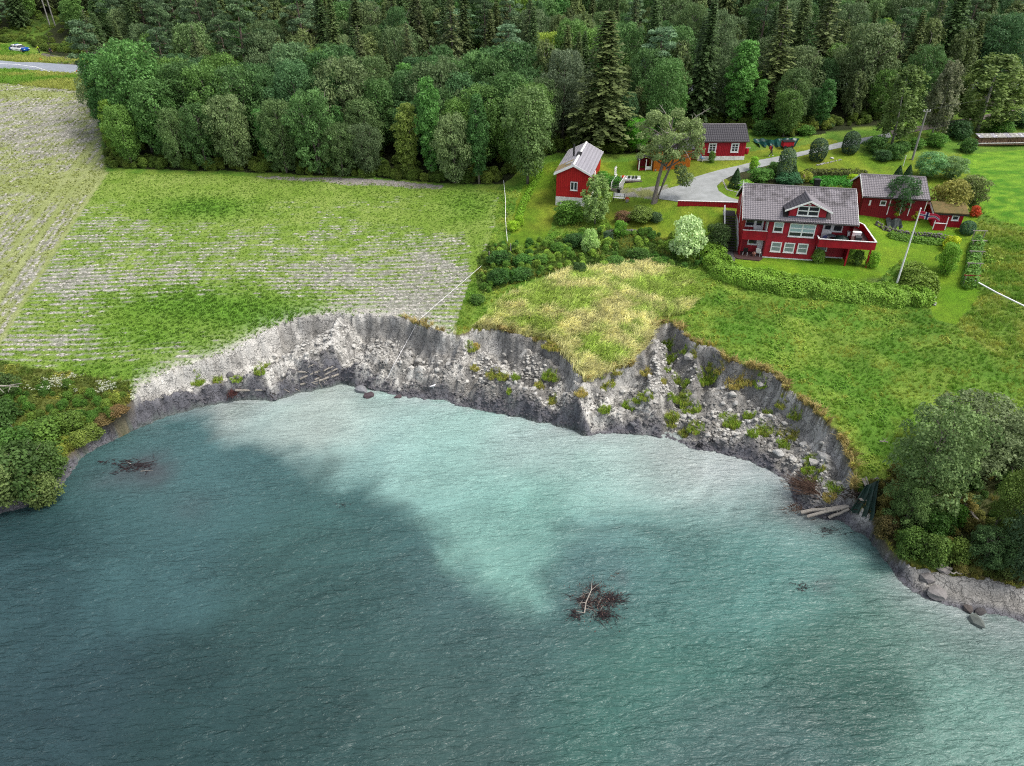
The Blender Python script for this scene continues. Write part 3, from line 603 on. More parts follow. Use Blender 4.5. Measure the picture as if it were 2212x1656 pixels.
def sample(n_, x0, x1, y0, y1, seed):
    r = np.random.RandomState(seed); x, y = r.uniform(x0, x1, n_), r.uniform(y0, y1, n_); return x, y, r
TU = [tuft(1, 12, .5, .16, .02), tuft(2, 14, .42, .2, .02), tuft(3, 10, .6, .14, .018, .6), weed(4, 22, .3, .25, .12), weed(5, 26, .4, .3, .14)]
TW = [tuft(11, 22, 1.0, .26, .026, .9, 0.2), tuft(12, 22, 1.15, .26, .026, .8, 0.0), tuft(13, 18, .85, .24, .026, 1.0, -.3)]
TC = [tuft(21, 9, .22, .12, .02, .8), tuft(22, 11, .28, .12, .02, .7, 0.0), tuft(23, 8, .18, .1, .02, .6)]
# grass over the meadows, banks and verges
x, y, r = sample(150000, -62, 78, 28, 100, 31)
z = H(x, y); vx, vy = proj(x, y, z); q = (vx > -40) & (vx < 2252) & (vy > 60); x, y, z, vx, vy = x[q], y[q], z[q], vx[q], vy[q]
wu, wv = vwarp(vx, vy, x, y); zi, names = zone(wu, wv); inl, (dc, cz), ds, insh = scarp(x, y)
nm = np.array(names)[zi]; keep = (inl | (y > 84)) & np.isin(nm, ['meadow', 'rough', 'bank', 'verge', 'brush', 'vergetop']) & (dc > .1)
keep &= (r.rand(len(x)) < np.where(nm == 'meadow', .8, 1))
x, y, z, nm, dc = x[keep], y[keep], z[keep], nm[keep], dc[keep]
tc_, _ = gcol(x, y, z); n1 = fbm(x * .35, y * .35, 4, 701); n2 = fbm(x * 1.4, y * 1.4, 3, 705)
tc_ = tc_ * np.where(nm == 'rough', 1.7, np.where(nm == 'meadow', 1.6, 1.45))[:, None]; yel = ss(.50, .66, fbm(x * .5, y * 1.0, 4, 709)) * .38 + (np.exp(-dc / .5) * .6) * (nm == 'meadow'); yel = np.clip(yel, 0, .85)[:, None]; tc_ = tc_ * (1 - yel) + P(200, 186, 92, .95) * yel
dkp = (ss(.5, .7, fbm(x * .7 + 40, y * .9, 3, 707)) * .5)[:, None]; tc_ = tc_ * (1 - dkp * .6) + P(84, 136, 44, .9) * dkp * .6
pk = np.where((n1 < .42) & (n2 > .5), r.randint(3, 5, len(x)), r.randint(0, 3, len(x))); scl = r.uniform(.5, 1.0, len(x)) * np.where(nm == 'meadow', .75, 1.05) * (1 + .5 * np.exp(-dc / .6))
scatter('meadow_grass', np.stack([x, y, z], 1), r.uniform(0, 6.28, len(x)), scl, tc_ * r.uniform(.9, 1.12, (len(x), 1)), TU, pk, 'rank green meadow grass and weeds above the slide scar', 'grass')
# dry straw-coloured grass on the headland
x, y, r = sample(42000, -12, 32, 50, 80, 41)
z = H(x, y); vx, vy = proj(x, y, z); wu, wv = vwarp(vx, vy, x, y, 14); inl, (dc, cz), ds, insh = scarp(x, y); q = inside(ZP['dry'], wu, wv) & inl
x, y, z, dc = x[q], y[q], z[q], dc[q]; n1 = fbm(x * .38, y * .5, 4, 711)
gmix = (ss(.36, .60, n1) * .85 * ss(0, 1.2, dc))[:, None]
tc_ = P(206, 200, 146, .98) * (1 - gmix) + P(140, 168, 62, 1.) * gmix
scatter('dry_grass', np.stack([x, y, z], 1), r.normal(.3, .5, len(x)) + 2.5 * (fbm(x * .2, y * .2, 2, 7) - .5), r.uniform(.55, 1.15, len(x)), tc_ * (.55 + .95 * fbm(x * 1.5, y * .8, 3, 77)[:, None]) * r.uniform(.7, 1.3, (len(x), 1)), TW, r.randint(0, 3, len(x)), 'tall straw coloured grass bent by wind on the headland', 'grass')
x, y, r = sample(26000, -128, -74, 142, 200, 45); z = H(x, y); vx, vy = proj(x, y, z); q = inside(ZP['vergetop'], vx, vy) & (pdist(road_c, x, y) > 3.6) & (vx > -60)
x, y, z = x[q], y[q], z[q]; n1 = ss(.4, .62, fbm(x * .12, y * .3, 3, 46))[:, None]
scatter('verge_grass', np.stack([x, y, z], 1), r.uniform(0, 6.28, len(x)), r.uniform(.8, 1.5, len(x)), (P(116, 158, 58, 1.) * (1 - n1) + P(172, 178, 96, .95) * n1) * r.uniform(.85, 1.15, (len(x), 1)), TU, r.randint(0, 3, len(x)), 'long rank grass on both verges of the road', 'grass')
# young crop and pale clods on the ploughed field
x, y, r = sample(260000, -125, 6, 54, 160, 51); r2 = r
q = r.rand(len(x)) < np.interp(y, [60, 90, 160], [1, .8, .28]); x, y = x[q], y[q]
z = H(x, y); vx, vy = proj(x, y, z); wu, wv = vwarp(vx, vy, x, y, 4); inl = scarp(x, y)[0] | (y > 84); q = inside(ZP['field'], wu, wv) & inl & (vx > -40)
x, y, z, vx, vy = x[q], y[q], z[q], vx[q], vy[q]; fc, left, rows, track, ang = fieldinfo(x, y, vx, vy); rr = r.rand(len(x))
cl = (fc > .45) & (rr < .62 * ss(.42, .8, fc)) & (rows + .3 * r.rand(len(x)) > .45); far = np.interp(y, [60, 100, 160], [1, 1.2, 1.7])
X = np.stack([x, y, z], 1)[cl]; sh = r.uniform(.62, 1.15, (cl.sum(), 1))
CL = [clodmesh(s_, clod_m) for s_ in (1, 2, 3, 4)]
for c_ in CL[:2]: c_.transform(Matrix.Diagonal((1.5, 1, .9, 1)))
scatter('soil_clods', X, np.where(left[cl], r.uniform(0, 6.28, cl.sum()), r.normal(0, .25, cl.sum())), r.uniform(.12, .36, cl.sum()) * far[cl], (P(198, 194, 184, .68) * sh), CL, r.randint(0, 4, cl.sum()), 'pale dry clods of ploughed clay lying in rows', 'soil')
gr = (fc < .60) & (rr < .6) & (track < .5); dk = blobs(vx, vy, [(440,450,110,24,1.),(430,660,220,44,1.),(600,690,120,30,.8),(330,735,170,34,.7),(240,800,110,24,.7),(1010,440,60,40,.6)])[gr]
dkc = np.clip(dk, 0, 1)[:, None]; tc_ = (P(142, 174, 74, .82) * (1 - dkc) + P(118, 160, 64, .85) * dkc) * r.uniform(.75, 1.2, (gr.sum(), 1)); tc_ = np.where(left[gr][:, None], P(164, 172, 98, .8) * r.uniform(.8, 1.15, (gr.sum(), 1)), tc_)
scatter('crop_grass', np.stack([x, y, z], 1)[gr], r.normal(0, .4, gr.sum()), r.uniform(.5, .85, gr.sum()) * (1 + 1.0 * dk) * far[gr] ** .5, tc_, TC, r.randint(0, 3, gr.sum()), 'thin green crop sprouting between the clods', 'crop')
# rubble in the slide scar
x, y, r = sample(170000, -50, 46, 38, 76, 61)
inl, (dc, cz), ds, insh = scarp(x, y); q = (~inl) & insh & (cz > 1.0); x, y, dc, ds, cz = x[q], y[q], dc[q], ds[q], cz[q]; z = H(x, y); vx, vy = proj(x, y, z)
dens = (.16 + .8 * ss(.4, .65, fbm(x * .5, y * .5, 3, 721))) * ss(.7, 1.5, dc)
q = r.rand(len(x)) < dens; x, y, z, dc, ds = x[q], y[q], z[q], dc[q], ds[q]
pal = np.clip(ss(.35, .6, fbm(x * .6, y * .6, 3, 731)) * .8 + r.normal(0, .25, len(x)), 0, 1)[:, None] * ss(.4, 1.6, ds)[:, None]
tc_ = (P(132, 130, 125, .68) * (1 - pal) + P(214, 212, 204, .72) * pal); wet = (1 - ss(.3, 1.4, ds))[:, None]; tc_ = tc_ * (1 - wet) + P(100, 99, 104, .66) * wet
scatter('rubble', np.stack([x, y, z], 1), r.uniform(0, 6.28, len(x)), .10 + .42 * r.rand(len(x)) ** 2.6, tc_, CL[2:], r.randint(0, 2, len(x)), 'loose small lumps of grey clay strewn over the slide scar', 'rubble')
# white flowering weeds on the bottom-left bank
x, y, r = sample(9000, -50, -30, 46, 66, 71); z = H(x, y); vx, vy = proj(x, y, z); q = (blobs(vx, vy, [(160,830,80,20,1.),(90,850,80,16,.6),(230,850,50,18,1.),(60,800,60,20,.3)]) > .55 + .6 * r.rand(len(x))) & (fbm(x * .8, y * .8, 2, 9) > .45)
x, y, z = x[q], y[q], z[q]; FL = weed(8, 7, .12, .16, .075, 'flower_head'); scatter('white_flowers', np.stack([x, y, z + .55], 1), r.uniform(0, 6.28, len(x)), r.uniform(.6, 1.2, len(x)), np.tile(P(214, 216, 204, .7), (len(x), 1)), [FL], np.zeros(len(x)), 'white flower heads over weeds on the left bank', 'flowers')
# ------------------------------------------------------------------ placing by frame position: base, top and width become metres
def hz(p, vy):
    dx, dy, dz = rayd(1106, vy); return CAMH + p[1] * dz / dy
def vw(p, wpx): return wpx * depth(*p) / FOC
def yawof(a, b): return math.degrees(math.atan2(b[1] - a[1], b[0] - a[0]))
# ------------------------------------------------------------------ houses
def window(parent, loc, rz, w_, h_, nx, nz, mats, tr=.11, name='window', sill=True, mull=.05):
    """frame with one pane object per light; local x along the wall, outward is -y; loc is the lower left corner"""
    m = MB(); d = .07
    m.box(0, w_, -d, 0, 0, tr); m.box(0, w_, -d, 0, h_ - tr, h_); m.box(0, tr, -d, 0, tr, h_ - tr); m.box(w_ - tr, w_, -d, 0, tr, h_ - tr)
    iw, ih = (w_ - 2 * tr), (h_ - 2 * tr)
    for i in range(1, nx): x = tr + iw * i / nx; m.box(x - mull, x + mull, -d + .01, 0, tr, h_ - tr)
    zs = [tr + ih * j / nz for j in range(nz + 1)]
    for j in range(1, nz): m.box(tr, w_ - tr, -d + .015, 0, zs[j] - mull * .8, zs[j] + mull * .8)
    if sill: m.box(-.04, w_ + .04, -d - .05, 0, -.05, -.002)
    o = m.build(name, white, parent, loc, (0, 0, rad(rz)))
    pw, ph = iw / nx, ih / nz; k = 0
    me = {}
    for j in range(nz):
        for i in range(nx):
            mm = mats[(nz - 1 - j) % len(mats)]
            if mm.name not in me: me[mm.name] = MB().box(0, pw, -.022, -.004, 0, ph).mesh('pane', mm)
            piece('pane', me[mm.name], o, (tr + pw * i, 0, tr + ph * j))
    return o
def lapsiding(parent, name, loc, rz, u0f, u1f, z0, z1, m_, pitch=.155):
    m = MB(); z = z0
    while z < z1 - .02:
        t = min(z + pitch, z1); a, b = u0f(t), u1f(t)
        if b - a > .05: m.add([(a, -.034, z), (b, -.034, z), (b, -.008, t), (a, -.008, t), (a, 0, z), (b, 0, z)], [(0, 1, 2, 3), (4, 5, 1, 0)])
        z = t
    return tag(m.build(name, m_, parent, loc, (0, 0, rad(rz))), kind='stuff')
def boards(parent, loc, rz, w_, z0, topf, m_, pitch=.24, name='board', skip=None):
    n_ = int(round(w_ / pitch)); p = w_ / n_; flat = None
    for i in range(n_):
        a, b = i * p + .018, (i + 1) * p - .018; off = -.03 if i % 2 else -.018
        zt0, zt1 = topf(a), topf(b)
        if abs(zt0 - zt1) < .001:
            if flat is None: flat = {}
            key = (i % 2,)
            if key not in flat: flat[key] = MB().box(0, p - .036, off, .004, z0, zt0).mesh(name, m_)
            piece(name, flat[key], parent, tuple(Vector(loc) + Matrix.Rotation(rad(rz), 3, 'Z') @ Vector((a, 0, 0))), (0, 0, rad(rz)))
        else:
            m = MB(); m.add([(a, off, z0), (b, off, z0), (b, .004, z0), (a, .004, z0), (a, off, zt0), (b, off, zt1), (b, .004, zt1), (a, .004, zt0)],
                            [(0, 3, 2, 1), (4, 5, 6, 7), (0, 1, 5, 4), (1, 2, 6, 5), (2, 3, 7, 6), (3, 0, 4, 7)])
            m.build(name, m_, parent, loc, (0, 0, rad(rz)))
def tilemesh(pu, pv, m_, flat=False, name='roof_tile'):
    us = [0, .12, .3, .5, .72, 1.0]; hs = [.030, .052, .046, .016, .004, .030] if not flat else [.02, .02, .02, .02, .02, .02]
    V = []; F = []
    for k, (u, h_) in enumerate(zip(us, hs)): V += [(u * pu, 0, h_ + .035), (u * pu, pv * 1.04, h_ + .004), (u * pu, .0, h_ + .005)]
    for k in range(5): a = k * 3; F += [(a, a + 3, a + 4, a + 1), (a + 2, a + 5, a + 3, a)]
    if flat: V = [(v[0] * .94 if v[0] > pu * .5 else v[0], v[1], v[2]) for v in V]
    m = MB(); m.add(V, F); return m.mesh(name, m_, False)
def tiled(roof, o0, U_, D_, nu, nv, pu, pv, tm, ok=lambda u, v: True, nind=300, name='roof_tile', bigfirst=True):
    """o0 upper left corner on the slope, U_ along the ridge, D_ down the slope; pieces are children of roof"""
    U_, D_ = Vector(U_).normalized(), Vector(D_).normalized(); Nn = U_.cross(-D_).normalized(); M = Matrix((U_, -D_, Nn)).transposed(); eul = M.to_euler()
    cells = [(i, j) for j in range(nv - 1, -1, -1) for i in range(nu) if ok((i + .5) * pu, (j + .5) * pv)]
    base = np.array([v.co[:] for v in tm.vertices]); fs = [tuple(p.vertices) for p in tm.polygons]; A = np.array(M)
    rest = MB(); rr = np.random.RandomState(3)
    for c, (i, j) in enumerate(cells):
        loc = Vector(o0) + U_ * (i * pu) + D_ * ((j + 1) * pv) + Nn * float(rr.uniform(0, .006))
        if c < nind: piece(name, tm, roof, loc, eul)
        else: rest.add(base @ A.T + np.array(loc), fs)
    if rest.v: tag(rest.build(name, tm.materials[0], roof), kind='stuff')
def prismroof(parent, L0, L1, ly0, lyr, ly1, z0, zr, z1, th, m_, name='roof'):
    poly = [(ly0, z0), (lyr, zr), (ly1, z1), (ly1, z1 - th), (lyr, zr - th * 1.1), (ly0, z0 - th)]
    return MB().prism(poly, 'x', L0, L1).build(name, m_, parent)
def barge(parent, x, ly0, lyr, ly1, z0, zr, z1, m_=white, w_=.2, d=.04, name='bargeboard'):
    for (a, za, b, zb) in ((ly0, z0, lyr, zr), (lyr, zr, ly1, z1)):
        MB().prism([(a, za + .05), (b, zb + .05), (b, zb - w_), (a, za - w_)], 'x', x, x + d).build(name, m_, parent)
# ---- main house
hs = empty('house', HO, HYAW, 'large red two storey house with grey tiled roof, dormer and deck above the hedge', 'house')
LX, DY, WT = 11.8, 7.6, 4.7; RS = .623
def rz_(ly): return 4.62 + RS * (ly + .5) if ly <= 3.8 else 4.62 + RS * 4.3 - RS * (ly - 3.8)
core = MB(); core.box(2.7, 8.2, 0, 7.6, -1, WT - .3); core.box(0, 2.7, 1.3, 7.6, -1, WT - .3); core.box(8.2, LX, 1.3, 7.6, -1, WT - .3); core.box(0, .14, 0, 1.3, -1, WT - .3)
core.box(0, 2.7, 0, 1.3, 4.35, WT - .3); core.box(8.2, LX, 0, 1.3, 4.35, WT - .3)
core.prism([(0, WT - .3), (7.6, WT - .3), (7.6, rz_(7.6) - .22), (3.8, rz_(3.8) - .24), (0, rz_(0) - .22)], 'x', .0, LX)
core.build('wall', red_d, hs)
lapsiding(hs, 'cladding', (2.7, 0, 0), 0, lambda z: 0, lambda z: 5.5, .12, 4.42, red)
lapsiding(hs, 'cladding', (.14, 1.3, 0), 0, lambda z: 0, lambda z: 2.56, .12, 4.34, red); lapsiding(hs, 'cladding', (8.2, 1.3, 0), 0, lambda z: 0, lambda z: 3.6, .12, 4.34, red)
lapsiding(hs, 'cladding', (0, 7.6, 0), -90, lambda z: max(0, (z - rz_(7.6) + .22) / RS), lambda z: 7.6 - max(0, (z - rz_(0) + .22) / RS), .12, 6.9, red)
lapsiding(hs, 'cladding', (LX, 0, 0), 90, lambda z: max(0, (z - rz_(0) + .22) / RS), lambda z: 7.6 - max(0, (z - rz_(7.6) + .22) / RS), .12, 6.9, red)
MB().box(2.62, 8.28, -.05, 1.25, -1, .10).build('foundation', white_f, hs); MB().box(8.2, LX + .03, 1.24, 7.6, -1, .10).build('foundation', white_f, hs)
MB().box(2.66, 2.78, -.05, 0.02, .12, 4.4).build('corner_board', red_d, hs); MB().box(8.12, 8.24, -.05, 0.02, .12, 4.4).build('corner_board', red_d, hs)
MB().prism([(7.2, 2.6), (7.2, -.6), (1.2, -.6), (1.2, 1.0), (4.6, 2.6)], 'x', -.06, -.005).build('foundation', white_f, hs)
roof = prismroof(hs, -.3, 12.1, -.5, 3.8, 8.1, 4.62, rz_(3.8), 4.62, .16, darkwood)
tm = tilemesh(.2696, .268, tile_m); sl_ = math.hypot(4.3, 4.3 * RS); nv = 19; pv = sl_ / nv
tm = tilemesh(12.4 / 46, pv, tile_m)
DM = dict(cx=6.6, hw=1.95, he=2.5, ze=5.78, za=6.95)
def okmain(u, v):
    lx = u - .3; ly = 3.8 - v * 4.3 / sl_
    if abs(lx - DM['cx']) < DM['hw'] - .05 and -.02 < ly < 1.5: return False
    if ly > 0:
        zd = DM['za'] - abs(lx - DM['cx']) / DM['he'] * (DM['za'] - DM['ze'])
        return not (abs(lx - DM['cx']) < DM['he'] and zd > rz_(ly) + .14)
    return True
Dn = (0, -4.3, -4.3 * RS)
tiled(roof, (-.3, 3.8, rz_(3.8)), (1, 0, 0), Dn, 46, nv, 12.4 / 46, pv, tm, okmain)
Db = (0, 4.3, -4.3 * RS); tiled(roof, (12.1, 3.8, rz_(3.8)), (-1, 0, 0), Db, 46, nv, 12.4 / 46, pv, tm, nind=0)
for i in range(31): piece('ridge_tile', RT if i else (lambda m: m)(globals().setdefault('RT', MB().prism([(-.13, -.02), (-.08, .07), (0, .1), (.08, .07), (.13, -.02)], 'x', 0, .41).mesh('ridge_tile', tile_m))), roof, (-.3 + i * .4, 3.8, rz_(3.8) + .03))
for x in (-.35, 12.1): barge(hs, x, -.52, 3.8, 8.12, 4.6, rz_(3.8), 4.6)
MB().tube([(-.3, -.56, 4.55), (12.1, -.56, 4.55)], [.075, .075], 8).build('gutter', black, hs)
MB().tube([(12.0, -.5, 4.5), (11.9, .9, 4.2), (11.85, 1.1, 2.4)], [.04] * 3, 6).build('downpipe', white, hs)
# dormer
cx = DM['cx']; hw, he, ze, za = DM['hw'], DM['he'], DM['ze'], DM['za']
wz = za - hw / he * (za - ze) - .1
MB().prism([(cx - hw, 4.85), (cx + hw, 4.85), (cx + hw, wz), (cx, za - .12), (cx - hw, wz)], 'y', 0.0, 2.6).build('dormer_wall', red, hs)
lapsiding(hs, 'cladding', (cx - hw, -.005, 0), 0, lambda z: max(0, (z - wz) * he / (za - ze)), lambda z: 2 * hw - max(0, (z - wz) * he / (za - ze)), 5.08, 6.7, red)
MB().box(cx - hw - .1, cx + hw + .1, -.12, .0, 4.93, 5.05).build('flashing', lead, hs)
MB().box(cx - hw + .05, cx + hw - .05, -.06, -.02, 5.05, 5.13).build('drip_board', darkwood, hs)
def dz_(lx): return za - abs(lx - cx) / he * (za - ze)
for sgn, nm_ in ((-1, 0), (1, 0)):
    ye, yr = (ze - 4.62) / RS - .5, (za - 4.62) / RS - .5
    e = cx + sgn * he; V = [(cx, -.35, za), (e, -.35, ze), (e, ye, ze), (cx, yr, za)]; V2 = [(a, b, c - .12) for a, b, c in V]
    dr = MB().add(V + V2, [(0, 1, 2, 3), (7, 6, 5, 4), (0, 4, 5, 1), (1, 5, 6, 2), (2, 6, 7, 3), (3, 7, 4, 0)]).build('dormer_roof', tile_dk if sgn < 0 else tile_m, hs)
    lw = math.hypot(he, za - ze); pu = (yr + .35) / 12
    def okd(u, v, s=sgn):
        ly = (yr - u) if s < 0 else (-.35 + u); return ly < ye + (yr - ye) * (1 - v / lw) - .1
    st2 = tilemesh(pu, lw / 8, tile_dk if sgn < 0 else tile_m, True, 'slate')
    if sgn < 0: tiled(dr, (cx, yr, za), (0, -1, 0), (-he, 0, ze - za), 12, 8, pu, lw / 8, st2, okd, name='slate')
    else: tiled(dr, (cx, -.35, za), (0, 1, 0), (he, 0, ze - za), 12, 8, pu, lw / 8, st2, okd, name='slate')
    MB().prism([(cx, za + .05), (e + sgn * .04, ze + .04), (e + sgn * .04, ze - .14), (cx, za - .15)][::1], 'y', -.40, -.352).build('bargeboard', white, hs)
for k_ in range(9): piece('ridge_tile', RT, roof, (cx, -.3 + k_ * .4, za + .03), (0, 0, rad(90)))
window(hs, (cx - 1.15, -.04, 5.2), 0, 2.3, 1.12, 2, 2, [glass, glass], .1, mull=.07)
MB().box(cx - .14, cx + .14, -.08, -.02, 6.42, 6.55).build('number_plaque', white, hs)
# windows of the bay and the recesses
window(hs, (3.25, -.036, 3.13), 0, 1.08, 1.18, 1, 2, [blind, glass], .12)
window(hs, (5.0, -.036, 2.72), 0, 2.8, 1.55, 2, 3, [blind, blind, glass], .11, mull=.07)
for x in (3.4, 4.85, 6.32): window(hs, (x, -.036, .78), 0, 1.15, 1.18, 1, 2, [curtain, curtain], .12)
window(hs, (.32, 1.265, 3.2), 0, 1.05, .95, 1, 1, [glass], .1); window(hs, (.95, 1.265, 1.0), 0, 1.15, .95, 1, 1, [glass], .12)
window(hs, (8.65, 1.265, .75), 0, 1.25, 1.0, 1, 1, [curtain], .12)
window(hs, (9.95, 1.265, 3.15), 0, 1.05, 1.05, 1, 1, [glass], .1)
def door(parent, loc, rz, w_, h_, name='door', glz=True):
    m = MB(); m.box(0, w_, -.06, 0, 0, h_); m.box(-.08, 0, -.075, .0, 0, h_ + .08); m.box(w_, w_ + .08, -.075, 0, 0, h_ + .08); m.box(0, w_, -.075, 0, h_, h_ + .08)
    o = m.build(name, white, parent, loc, (0, 0, rad(rz)))
    if glz: MB().box(.14, w_ - .14, -.075, -.062, h_ * .55, h_ - .14).build('pane', glass, o)
    MB().box(w_ - .12, w_ - .05, -.11, -.062, h_ * .47, h_ * .49).build('handle', black, o); return o
door(hs, (1.42, 1.265, 2.28), 0, .85, 1.95); door(hs, (8.95, 1.265, 2.28), 0, .9, 1.95); door(hs, (2.2, 1.265, .1), 0, .42, 1.95, glz=False)
MB().box(2.56, 2.69, .05, 1.2, 2.9, 4.35).build('side_window', white, hs)
# balcony and decks
MB().box(0, 2.7, -.05, 1.3, 2.02, 2.24).build('balcony_floor', red, hs)
def railing(parent, a, b, z0, z1, cap=.13, m_=red, pitch=.155, out=0.):
    """boarded railing from a to b (local xy) with a white cap rail"""
    a, b = Vector((*a, 0)), Vector((*b, 0)); d = b - a; L = d.length; yw = math.atan2(d.y, d.x); n_ = int(L / pitch); m = MB()
    for i in range(n_): x = (i + .5) * L / n_; m.box(x - pitch * .495, x + pitch * .495, -.03, .0 if i % 2 else -.012, z0, z1 - .03)
    m.box(0, L, .0, .04, z0, z0 + .12); m.box(0, L, .0, .04, z1 - .16, z1 - .05)
    o = m.build('railing', m_, parent, (a.x, a.y, 0), (0, 0, yw)); tag(o, kind='stuff')
    MB().box(-.02, L + .02, -cap / 2, cap / 2 + .02, z1 - .028, z1 + .03).build('cap_rail', white, parent, (a.x, a.y, 0), (0, 0, yw))
railing(hs, (0, -.06), (2.68, -.06), 2.04, 3.16)
DK = [(8.2, -1.1), (14.2, -1.1), (14.2, 4.6), (13.4, 6.2), (11.84, 6.2), (11.84, 1.28), (8.24, 1.28)]
MB().prism([(p[0], p[1]) for p in DK], 'z', 2.10, 2.24).build('deck_frame', darkwood, hs)
for i in range(int(7.3 / .19)):
    y0 = -1.08 + i * .19; x0 = 8.24 if y0 < 1.1 else 11.86; x1 = 14.16 if y0 < 4.5 else 14.16 - (y0 - 4.5) * .5
    if y0 < 6.0: MB().box(x0, x1, y0, y0 + .175, 2.245, 2.27).build('deck_board', deckm, hs)
railing(hs, (8.2, -1.12), (14.22, -1.12), 2.08, 3.02); railing(hs, (14.22, -1.12), (14.22, 4.6), 2.08, 3.02); railing(hs, (14.22, 4.6), (13.4, 6.2), 2.08, 3.02); railing(hs, (8.18, 0), (8.18, -1.12), 2.08, 3.02)
for x, y in ((11.6, -.95), (13.9, -.95), (13.9, 4.3)): MB().box(x - .08, x + .08, y - .08, y + .08, -1.2, 2.1).build('deck_post', red, hs)
MB().prism([(-.5, 1.3), (-.5, -.7), (-.2, -1.15), (2.2, -1.35), (2.68, -.6), (2.68, 1.3)], 'z', -.2, .1).build('terrace', deckm, hs)
# aerial on the left gable
ae = MB(); ae.tube([(-.42, 1.0, 3.6), (-.42, 3.2, 7.9)], [.025, .025], 5)
for k_, (z, l_) in enumerate(((7.7, .5), (7.5, .6), (7.2, .4))): ae.tube([(-.42 - l_, 3.1, z), (-.42 + l_, 3.1, z)], [.015, .015], 4)
ae.build('aerial', white, hs)
# outside stair down the left gable
stt = empty('stairway', HO, HYAW, 'dark wooden stair with one white handrail beside the left gable of the large house', 'stair')
for i in range(14):
    y = 6.2 - i * .38; z = 2.75 - i * .19
    MB().box(-1.55, -.25, y - .36, y, z - .05, z).build('tread', darkwood, stt); MB().box(-1.55, -.25, y - .02, y, z - .2, z - .052).build('riser', darkwood, stt)
MB().prism([(6.4, 2.4), (6.4, 2.9), (1.0, .2), (1.0, -.4)], 'x', -1.66, -1.56).build('stringer', darkwood, stt)
hb = MB(); hb.tube([(-1.66, 6.4, 3.85), (-1.66, 1.0, 1.15)], [.07, .07], 4); hb.tube([(-1.66, 6.4, 2.6), (-1.66, 6.4, 3.85)], [.06, .06], 4); hb.tube([(-1.66, 1.0, 0), (-1.66, 1.0, 1.15)], [.06, .06], 4); hb.build('handrail', white, stt)
MB().box(-1.6, -.2, 6.25, 7.9, 2.55, 2.75).build('landing', darkwood, stt)
# picket fence along the driveway edge
fa_, fb_ = g(1463, 447), g(1597, 452); fn = empty('picket_fence', (fa_.x, fa_.y, fa_.z - .1), yawof(fa_, fb_), 'long low dark red picket fence with white top rail at the driveway edge', 'fence')
L = (fb_ - fa_).length; n_ = int(L / .16); pk_ = MB().box(-.0795, .0795, -.012, .012, 0, .85).mesh('picket', red)
for i in range(n_): piece('picket', pk_, fn, ((i + .5) * L / n_, (-.03 if i % 2 else 0), (fb_.z - fa_.z) * i / n_))
MB().box(-.03, L + .03, -.08, .06, .86, .92).build('top_rail', white, fn, rot=(0, -math.atan2(fb_.z - fa_.z, L), 0))
# paving slabs by the stair
ps = empty('slab_path', (HO[0] - 1.6, HO[1] + .2, 8.55), HYAW, 'grey paving slab path at the foot of the dark outside stair', 'path')
rr = np.random.RandomState(5); sb = MB().box(-.27, .27, -.27, .27, -.05, .03).mesh('slab', flagstone)
for i in range(3):
    for j in range(8):
        lx_, ly_ = -.1 + i * .57 - max(0, 3 - j) * .12, -2.0 + j * .57; wx_, wy_p = ps.matrix_basis.to_translation().x + lx_ * math.cos(rad(HYAW)) - ly_ * math.sin(rad(HYAW)), ps.location.y + lx_ * math.sin(rad(HYAW)) + ly_ * math.cos(rad(HYAW))
        piece('slab', sb, ps, (lx_, ly_, H1(wx_, wy_p) - 8.55 + .03), (0, 0, rr.normal(0, .04)))
# things on the decks
def loc_h(lx, ly, lz): c, s = math.cos(rad(HYAW)), math.sin(rad(HYAW)); return (HO[0] + lx * c - ly * s, HO[1] + lx * s + ly * c, HO[2] + lz)
def chair(loc, yaw, m_, label, group=None):
    o = empty('chair', loc, yaw, label, 'chair', group)
    MB().box(-.26, .26, -.25, .25, .4, .45).build('seat', m_, o); MB().prism([(.22, .45), (.26, .45), (.42, 1.0), (.38, 1.0)], 'x', -.26, .26).build('backrest', m_, o)
    for sx in (-.24, .24):
        for sy in (-.23, .23): MB().tube([(sx, sy, 0), (sx, sy, .4)], [.02, .02], 5).build('leg', white, o)
    return o
bluef = mat('blue_fabric', P(74, 82, 132, .6), None, 3, .8)
chair(loc_h(8.75, -.2, 2.27), HYAW + 200, bluef, 'blue garden chair at the left end of the large wooden deck', None)
def lump(name, loc, yaw, sx, sy, sz, m_, label, cat, seed=1, parent=None):
    import bmesh
    bm = bmesh.new(); bmesh.ops.create_icosphere(bm, subdivisions=3, radius=1)
    for v in bm.verts:
        p = v.co.copy(); nse = .22 * (vn(np.array([p.x * 2.4 + seed]), np.array([p.y * 2.4 + p.z * 1.3]), seed)[0] - .5) + .1 * (vn(np.array([p.x * 6]), np.array([p.y * 6 + p.z * 5]), seed + 3)[0] - .5)
        f = 1 + nse; z = max(p.z, -.05); sq = max(abs(p.x), abs(p.y)); v.co = (p.x * sx * f, p.y * sy * f, (abs(z) ** .75 if z > 0 else z) * sz * f)
    me = bpy.data.meshes.new(name); bm.to_mesh(me); bm.free(); me.materials.append(m_)
    o = piece(name, me, parent, loc, (0, 0, rad(yaw))); return tag(o, label, cat)
lump('covered_furniture', loc_h(10.9, .35, 2.27), HYAW + 10, 1.0, .55, .75, tarp_d, 'garden furniture under a dark green cover on the large deck', 'furniture', 4)
lump('covered_table', loc_h(10.5, -.55, 2.27), HYAW, .75, .35, .55, tarp_d, 'smaller dark covered pile just behind the deck railing', 'furniture', 7)
t = empty('round_table', loc_h(9.75, .35, 2.27), HYAW, 'small grey round table between blue chair and covered furniture', 'table')
